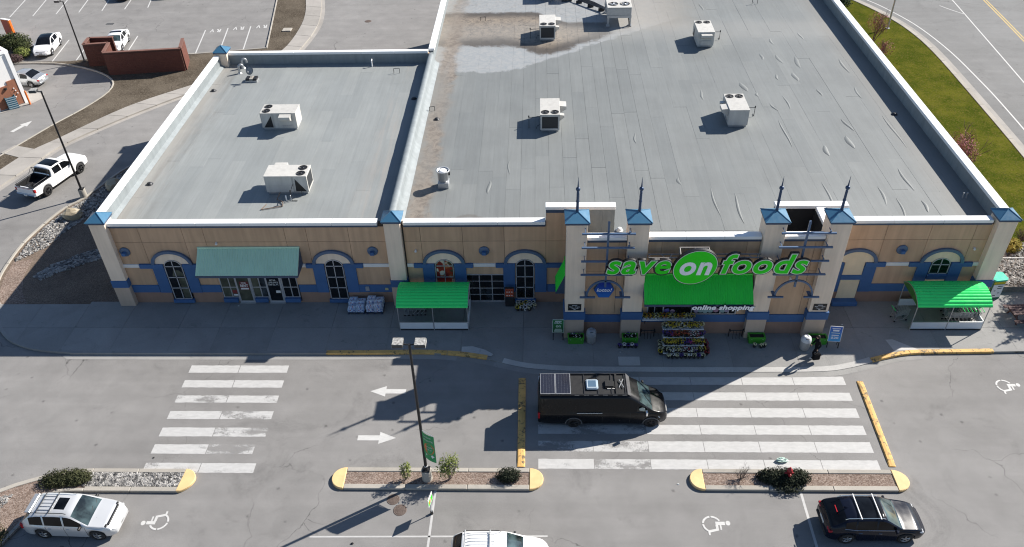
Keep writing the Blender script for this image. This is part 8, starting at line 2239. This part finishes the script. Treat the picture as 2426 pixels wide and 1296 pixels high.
# --- brick enclosure on the far side
M_BRICK = M("red_brown_brick", (0.118, 0.040, 0.027), 0.85, 0.14, 3, 0.3, 20, rnd=0.12, world=True)
M_MORTAR = M("brick_mortar", (0.085, 0.036, 0.027), 0.9, 0.1); M_BCAP = M("brick_wall_cap", (0.175, 0.085, 0.065), 0.8, 0.1, 2)
en = thing("brick_enclosure", "red brown brick bin enclosure with an open gap beside the far lot", "enclosure", (-42.0, 38.5, 0.0))
EH = 2.45
def bwall(p0, p1, h=EH):
    p0, p1 = Vector(p0), Vector(p1); d = (p1 - p0); L = d.length; d.normalize(); n_ = Vector((-d.y, d.x)) * 0.12
    w_ = MB().prism([tuple(p0 - n_), tuple(p1 - n_), tuple(p1 + n_), tuple(p0 + n_)], 0, h).build("wall", M_MORTAR, en)
    n2 = n_ * 1.35
    MB().prism([tuple(p0 - n2 - d * .05), tuple(p1 - n2 + d * .05), tuple(p1 + n2 + d * .05), tuple(p0 + n2 - d * .05)], h, h + .07).build("wall_cap", M_BCAP, w_)
    # courses of brick, proud of the mortar on both faces, joined because each is about one pixel
    b = MB(); bl, bh = 0.40, 0.19
    for r in range(int(h / bh)):
        x_ = -(r % 2) * bl / 2
        while x_ < L:
            a, c = max(0, x_) + .006, min(L, x_ + bl) - .006
            if c - a > .05:
                for s in (-1, 1):
                    q0, q1 = p0 + d * a, p0 + d * c; o1, o2 = n_ * s, n_ * s * 1.13
                    P = [q0 + o1, q1 + o1, q1 + o2, q0 + o2]
                    b.prism([tuple(v) for v in P], r * bh + .006, (r + 1) * bh - .006)
            x_ += bl
    o = b.build("brick", M_BRICK, w_); o["kind"] = "stuff"
A_, B_, C_, D_, E_, F_, G_ = (-44.05, 36.4), (-36.45, 37.3), (-37.05, 39.85), (-47.05, 38.6), (-47.25, 40.35), (-44.75, 40.45), (-44.55, 38.95)
bwall(A_, B_); bwall(B_, C_); bwall(D_, (G_[0] - .12, G_[1])); bwall(D_, E_); bwall((E_[0] + .12, E_[1]), F_); bwall(G_, (A_[0] - .05, A_[1] + .12))
# --- white restaurant at the frame edge
rt = thing("restaurant", "white drive through restaurant with brick base at the frame edge", "building", (-53.5, 28.0, 0))
dA = Vector((-0.62, -0.78)).normalized(); dB = Vector((-0.78, 0.62)).normalized(); cn = Vector((-49.8, 30.55)); RHh = 5.3
def rp(a, c): v = cn + dA * a + dB * c; return (v.x, v.y)
M_RWHT = M("white_render", (0.80, 0.79, 0.77), 0.6, 0.04, 1, world=True); M_RBRK = M("terracotta_brick", (0.28, 0.115, 0.065), 0.85, 0.12, 3, world=True); M_ORNG = M("orange_panel", (0.75, 0.16, 0.02), 0.4, 0.04); M_TURQ = M("turquoise_panel", (0.10, 0.42, 0.46), 0.4, .05)
MB().prism([rp(0.02, 0.02), rp(9, 0.02), rp(9, 9), rp(0.02, 9)], 0, RHh - .12).build("wall", M_RWHT, rt)
MB().prism([rp(0.3, 0.3), rp(9, 0.3), rp(9, 9), rp(0.3, 9)], RHh - .119, RHh - .05).build("roof", M("pinkish_roof", (0.42, 0.20, 0.18), 0.7, 0.1), rt)
MB().prism([rp(-.05, -.05), rp(9, -.05), rp(9, .3), rp(-.05, .3)], RHh - .22, RHh).build("coping", M_COPE, rt); MB().prism([rp(-.05, .31), rp(.3, .31), rp(.3, 9), rp(-.05, 9)], RHh - .22, RHh).build("coping", M_COPE, rt)
def rbox(a0, a1, z0, z1, mat, nm, d=0.06):
    return MB().prism([rp(a0, -d), rp(a1, -d), rp(a1, 0.019), rp(a0, 0.019)], z0, z1).build(nm, mat, rt)
rbox(0.35, 1.2, 0.1, 2.55, M_RBRK, "brick_panel"); rbox(1.21, 2.6, 0.1, 2.2, M_RBRK, "brick_panel"); rbox(0, .34, 0, RHh - .23, M_COPE, "corner_trim", .10)
rbox(2.7, 3.9, 0.8, 2.6, M_TURQ, "window"); rbox(4.1, 6, 0.8, 2.6, M_GLASS, "window")
for x_, z_ in ((0.8, 1.75), (0.62, 1.2), (0.9, .9), (0.72, 1.5)):
    v = cn + dA * x_; b = MB(); b.ico((v.x + dB.x * -.09, v.y + dB.y * -.09, z_), 0.07, (1, 1, 1), 1); b.build("wall_fixture", M_PAPER, rt)
v = cn + dA * 1.5 - dB * .1; b = MB(); b.cbox((v.x, v.y, 1.95), (.2, .2, .2)); b.build("wall_lamp", M_DARK, rt)
# orange sign box that rises above the roof on the far side
MB().prism([rp(-.35, 2.6), rp(.4, 2.6), rp(.4, 5.2), rp(-.35, 5.2)], 3.9, 5.75).build("orange_fascia", M_ORNG, rt)
t = thing("orange_post", "orange bollard post beside the teal crates", "bollard", (-49.35, 30.0, 0))
b = MB(); b.cyl((0, 0, 0), (0, 0, 1.35), 0.09, n=10); b.build("post", M_ORNG, t, local=True); b = MB(); b.lathe([(0.09, 1.35), (0.06, 1.41), (0.001, 1.43)], n=10); b.build("post_cap", M_ORNG, t, local=True)
for i in range(6):
    t = thing("crate", "teal plastic crate, number %s of the stack by the restaurant wall" % ("one two three four five six".split()[i]), "crate", (-50.6, 29.3, 0.02 + i * .2), rad(38), "stacked teal crates")
    t["label"] = "teal plastic crate in the stack by the restaurant wall"
    b = MB(); b.box(-.45, -.35, 0, .45, .35, .03); b.box(-.45, -.35, .031, .45, -.31, .19); b.box(-.45, .31, .031, .45, .35, .19); b.box(-.45, -.309, .031, -.41, .309, .19); b.box(.41, -.309, .031, .45, .309, .19)
    b.build("crate_body", M("teal_crate", (0.015, 0.13, 0.20), 0.5), t, local=True); b = MB(); b.box(-.43, -.356, .08, .43, -.351, .17); b.box(.451, -.33, .08, .457, .33, .17); b.build("pale_lip", M("pale_lip", (0.45, 0.55, 0.58), 0.5), t, local=True)
t = thing("menu_sign", "small orange drive through sign beyond the olive bush", "sign", (-59.6, 46.6, 0), rad(-20))
b = MB(); b.box(-.62, -.14, .5, .62, .14, 2.2); b.build("sign_box", M_ORNG, t, local=True, bevel=.02); b = MB(); b.box(-.56, -.15, .7, .4, -.141, 2.1); b.build("sign_face", M("faded_red_face", (0.42, 0.08, 0.05), 0.5), t, local=True)
b = MB(); b.box(-.63, -.15, 2.201, .63, .15, 2.26); b.build("sign_cap", M_PAPER, t, local=True); b = MB(); b.box(-.3, -.08, 0, .3, .08, .5); b.build("pedestal", M_STEELD, t, local=True)
# --- roadside pole on the lawn
t = thing("street_pole", "grey street pole with a small cabinet on the lawn, cut by the top edge", "pole", (38.35, 46.3, 0.1))
b = MB(); b.cyl((0, 0, 0), (0, 0, 8.5), 0.10, 0.07, 10); b.build("pole", M_GALV, t, local=True); b = MB(); b.cyl((0, 0, 0), (0, 0, .06), .22, n=12); b.build("base_flange", M_GALV, t, local=True)
b = MB(); b.box(-.28, -.10, 4.6, .28, -.02 + .12, 5.5); b.build("control_box", M_STEELD, t, local=True, bevel=.02)

# ================================================================ the walking person
pr = thing("person", "person in black walking past the bin carrying a large black bag", "person", (16.75, -5.25, 0.15), rad(188))
M_SKIN = M("skin", (0.42, 0.26, 0.19), 0.6, 0.05); M_COAT = M("black_jacket", (0.008, 0.008, 0.010), 0.9, 0.15, 6, 0.3, 40, spec=0.15); M_LEGS = M("black_leggings", (0.010, 0.010, 0.013), 0.9, 0.1, 6, spec=0.15); M_HAIR = M("dark_brown_hair", (0.030, 0.018, 0.012), 0.6, 0.2, 20); M_SHOE = M("white_trainers", (0.62, 0.62, 0.60), 0.6, 0.06)
def skin(name, verts, edges, radii, mat, parent, sub=2):
    me = bpy.data.meshes.new(name); me.from_pydata(verts, edges, []); o = bpy.data.objects.new(name, me); COL.objects.link(o)
    md = o.modifiers.new("skin", 'SKIN'); md.use_smooth_shade = True
    for i, r in enumerate(radii):
        sv = me.skin_vertices[0].data[i]; sv.radius = r if isinstance(r, tuple) else (r, r); sv.use_root = (i == 0)
    s = o.modifiers.new("sub", 'SUBSURF'); s.levels = sub; s.render_levels = sub
    dg = bpy.context.evaluated_depsgraph_get(); nm = bpy.data.meshes.new_from_object(o.evaluated_get(dg)); bpy.data.objects.remove(o)
    nm.materials.clear(); nm.materials.append(mat); nm.polygons.foreach_set("use_smooth", [True] * len(nm.polygons))
    r_ = link(name, nm, parent); return r_
# local +x is the walking direction
V = [(0, 0, .95), (0, 0, 1.12), (0.02, 0, 1.32), (0.03, 0, 1.46), (0.05, 0, 1.54), (0.07, 0, 1.64), (0.075, 0, 1.72),
     (0.02, .10, .90), (.20, .10, .52), (.12, .10, .12), (.26, .10, .05),
     (-.02, -.10, .90), (-.04, -.09, .50), (-.24, -.09, .14), (-.14, -.09, .04),
     (0.02, .19, 1.42), (-.10, .24, 1.16), (0.02, .25, .94), (0.05, .25, .86),
     (0.02, -.19, 1.42), (.02, -.24, 1.15), (0.16, -.24, .93), (0.20, -.235, .85)]
Ed = [(0, 1), (1, 2), (2, 3), (3, 4), (4, 5), (5, 6), (0, 7), (7, 8), (8, 9), (9, 10), (0, 11), (11, 12), (12, 13), (13, 14), (3, 15), (15, 16), (16, 17), (17, 18), (3, 19), (19, 20), (20, 21), (21, 22)]
Rr = [(.14, .115), (.125, .10), (.15, .11), (.10, .075), .055, (.085, .105), (.07, .085), .095, .062, .045, .04, .095, .062, .045, .04, .065, .045, .034, .03, .065, .045, .034, .03]
skin("body", V, Ed, Rr, M_LEGS, pr)
skin("jacket", [(0, 0, .90), (0, 0, 1.12), (0.02, 0, 1.32), (0.03, 0, 1.45), (0.045, 0, 1.51), (0.02, .19, 1.42), (-.10, .24, 1.16), (0.02, .25, .95), (0.02, -.19, 1.42), (.02, -.24, 1.15), (0.16, -.24, .94)],
     [(0, 1), (1, 2), (2, 3), (3, 4), (3, 5), (5, 6), (6, 7), (3, 8), (8, 9), (9, 10)], [(.17, .135), (.15, .12), (.175, .13), (.12, .09), .07, .08, .06, .05, .08, .06, .05], M_COAT, pr)
b = MB(); b.ico((0.078, 0, 1.665), 0.10, (0.95, .80, 1.18), 3); b.ico((0.178, 0, 1.655), .018, (1, .7, 1.2), 1); b.ico((0.08, .082, 1.66), .025, (.6, .4, 1), 1); b.ico((0.08, -.082, 1.66), .025, (.6, .4, 1), 1)
hdm = b.build("head", M_SKIN, pr, local=True, smooth=True)
b = MB()
for s in (-1, 1): b.ico((0.163, s * .033, 1.685), .012, (1, 1.2, .7), 1)
b.box(.160, -.022, 1.608, .170, .022, 1.616); b.build("eyes_and_mouth", M_DARK, hdm, local=True)
b = MB(); b.ico((0.060, 0, 1.70), .108, (.98, .88, 1.0), 3); b.ico((-.035, 0, 1.62), .07, (.6, .9, 1.5), 2); b.ico((-.06, 0, 1.50), .05, (.6, .8, 2.0), 2); b.build("hair", M_HAIR, hdm, local=True, smooth=True)
for x_, y_, z_, a in ((.20, .10, 0.0, 0), (-.20, -.09, .02, 0)):
    b = MB(); b.ico((x_ + .02, y_, z_ + .05), .06, (2.3, .85, .85), 2); b.build("shoe", M_SHOE, pr, local=True, smooth=True)
def hand(cx, cy, cz, s):
    vs = [(cx, cy, cz), (cx + .01, cy, cz - .07)]; es = [(0, 1)]; rs = [.028, .034]
    for k in range(4):
        y0 = cy - .028 + k * .019; i = len(vs); ln = (.05, .058, .055, .042)[k]
        vs += [(cx + .012, y0, cz - .085), (cx + .02, y0, cz - .085 - ln * .6), (cx + .0, y0, cz - .085 - ln)]; es += [(1, i), (i, i + 1), (i + 1, i + 2)]; rs += [.009, .008, .007]
    i = len(vs); vs += [(cx + .035, cy + s * .01, cz - .05), (cx + .045, cy + s * .0, cz - .085)]; es += [(0, i), (i, i + 1)]; rs += [.011, .008]
    skin("hand", vs, es, rs, M_SKIN, pr, 1)
hand(.05, .25, .87, 1); hand(.20, -.236, .86, -1)
b = MB(); b.box(-.02, .17, .02 + .12, .42, .40, .60); bg = b.build("tote_bag", M_COAT, None, bevel=.03, seg=2)
tb = thing("tote_bag", "large black tote bag hanging from the walking person's hand", "bag", (16.75, -5.25, 0.15), rad(188))
bg.parent = tb; bg.name = "bag_body"; bg.location = (-.15, 0.02, 0)
for y_ in (.22, .34):
    b = MB(); ts = np.linspace(0, PI, 9)
    b.tube([(0.05 + .10 * math.cos(t_), y_ - .02, .60 + .19 * math.sin(t_)) for t_ in ts], .012, 6); b.build("handle", M_COAT, tb, local=True)
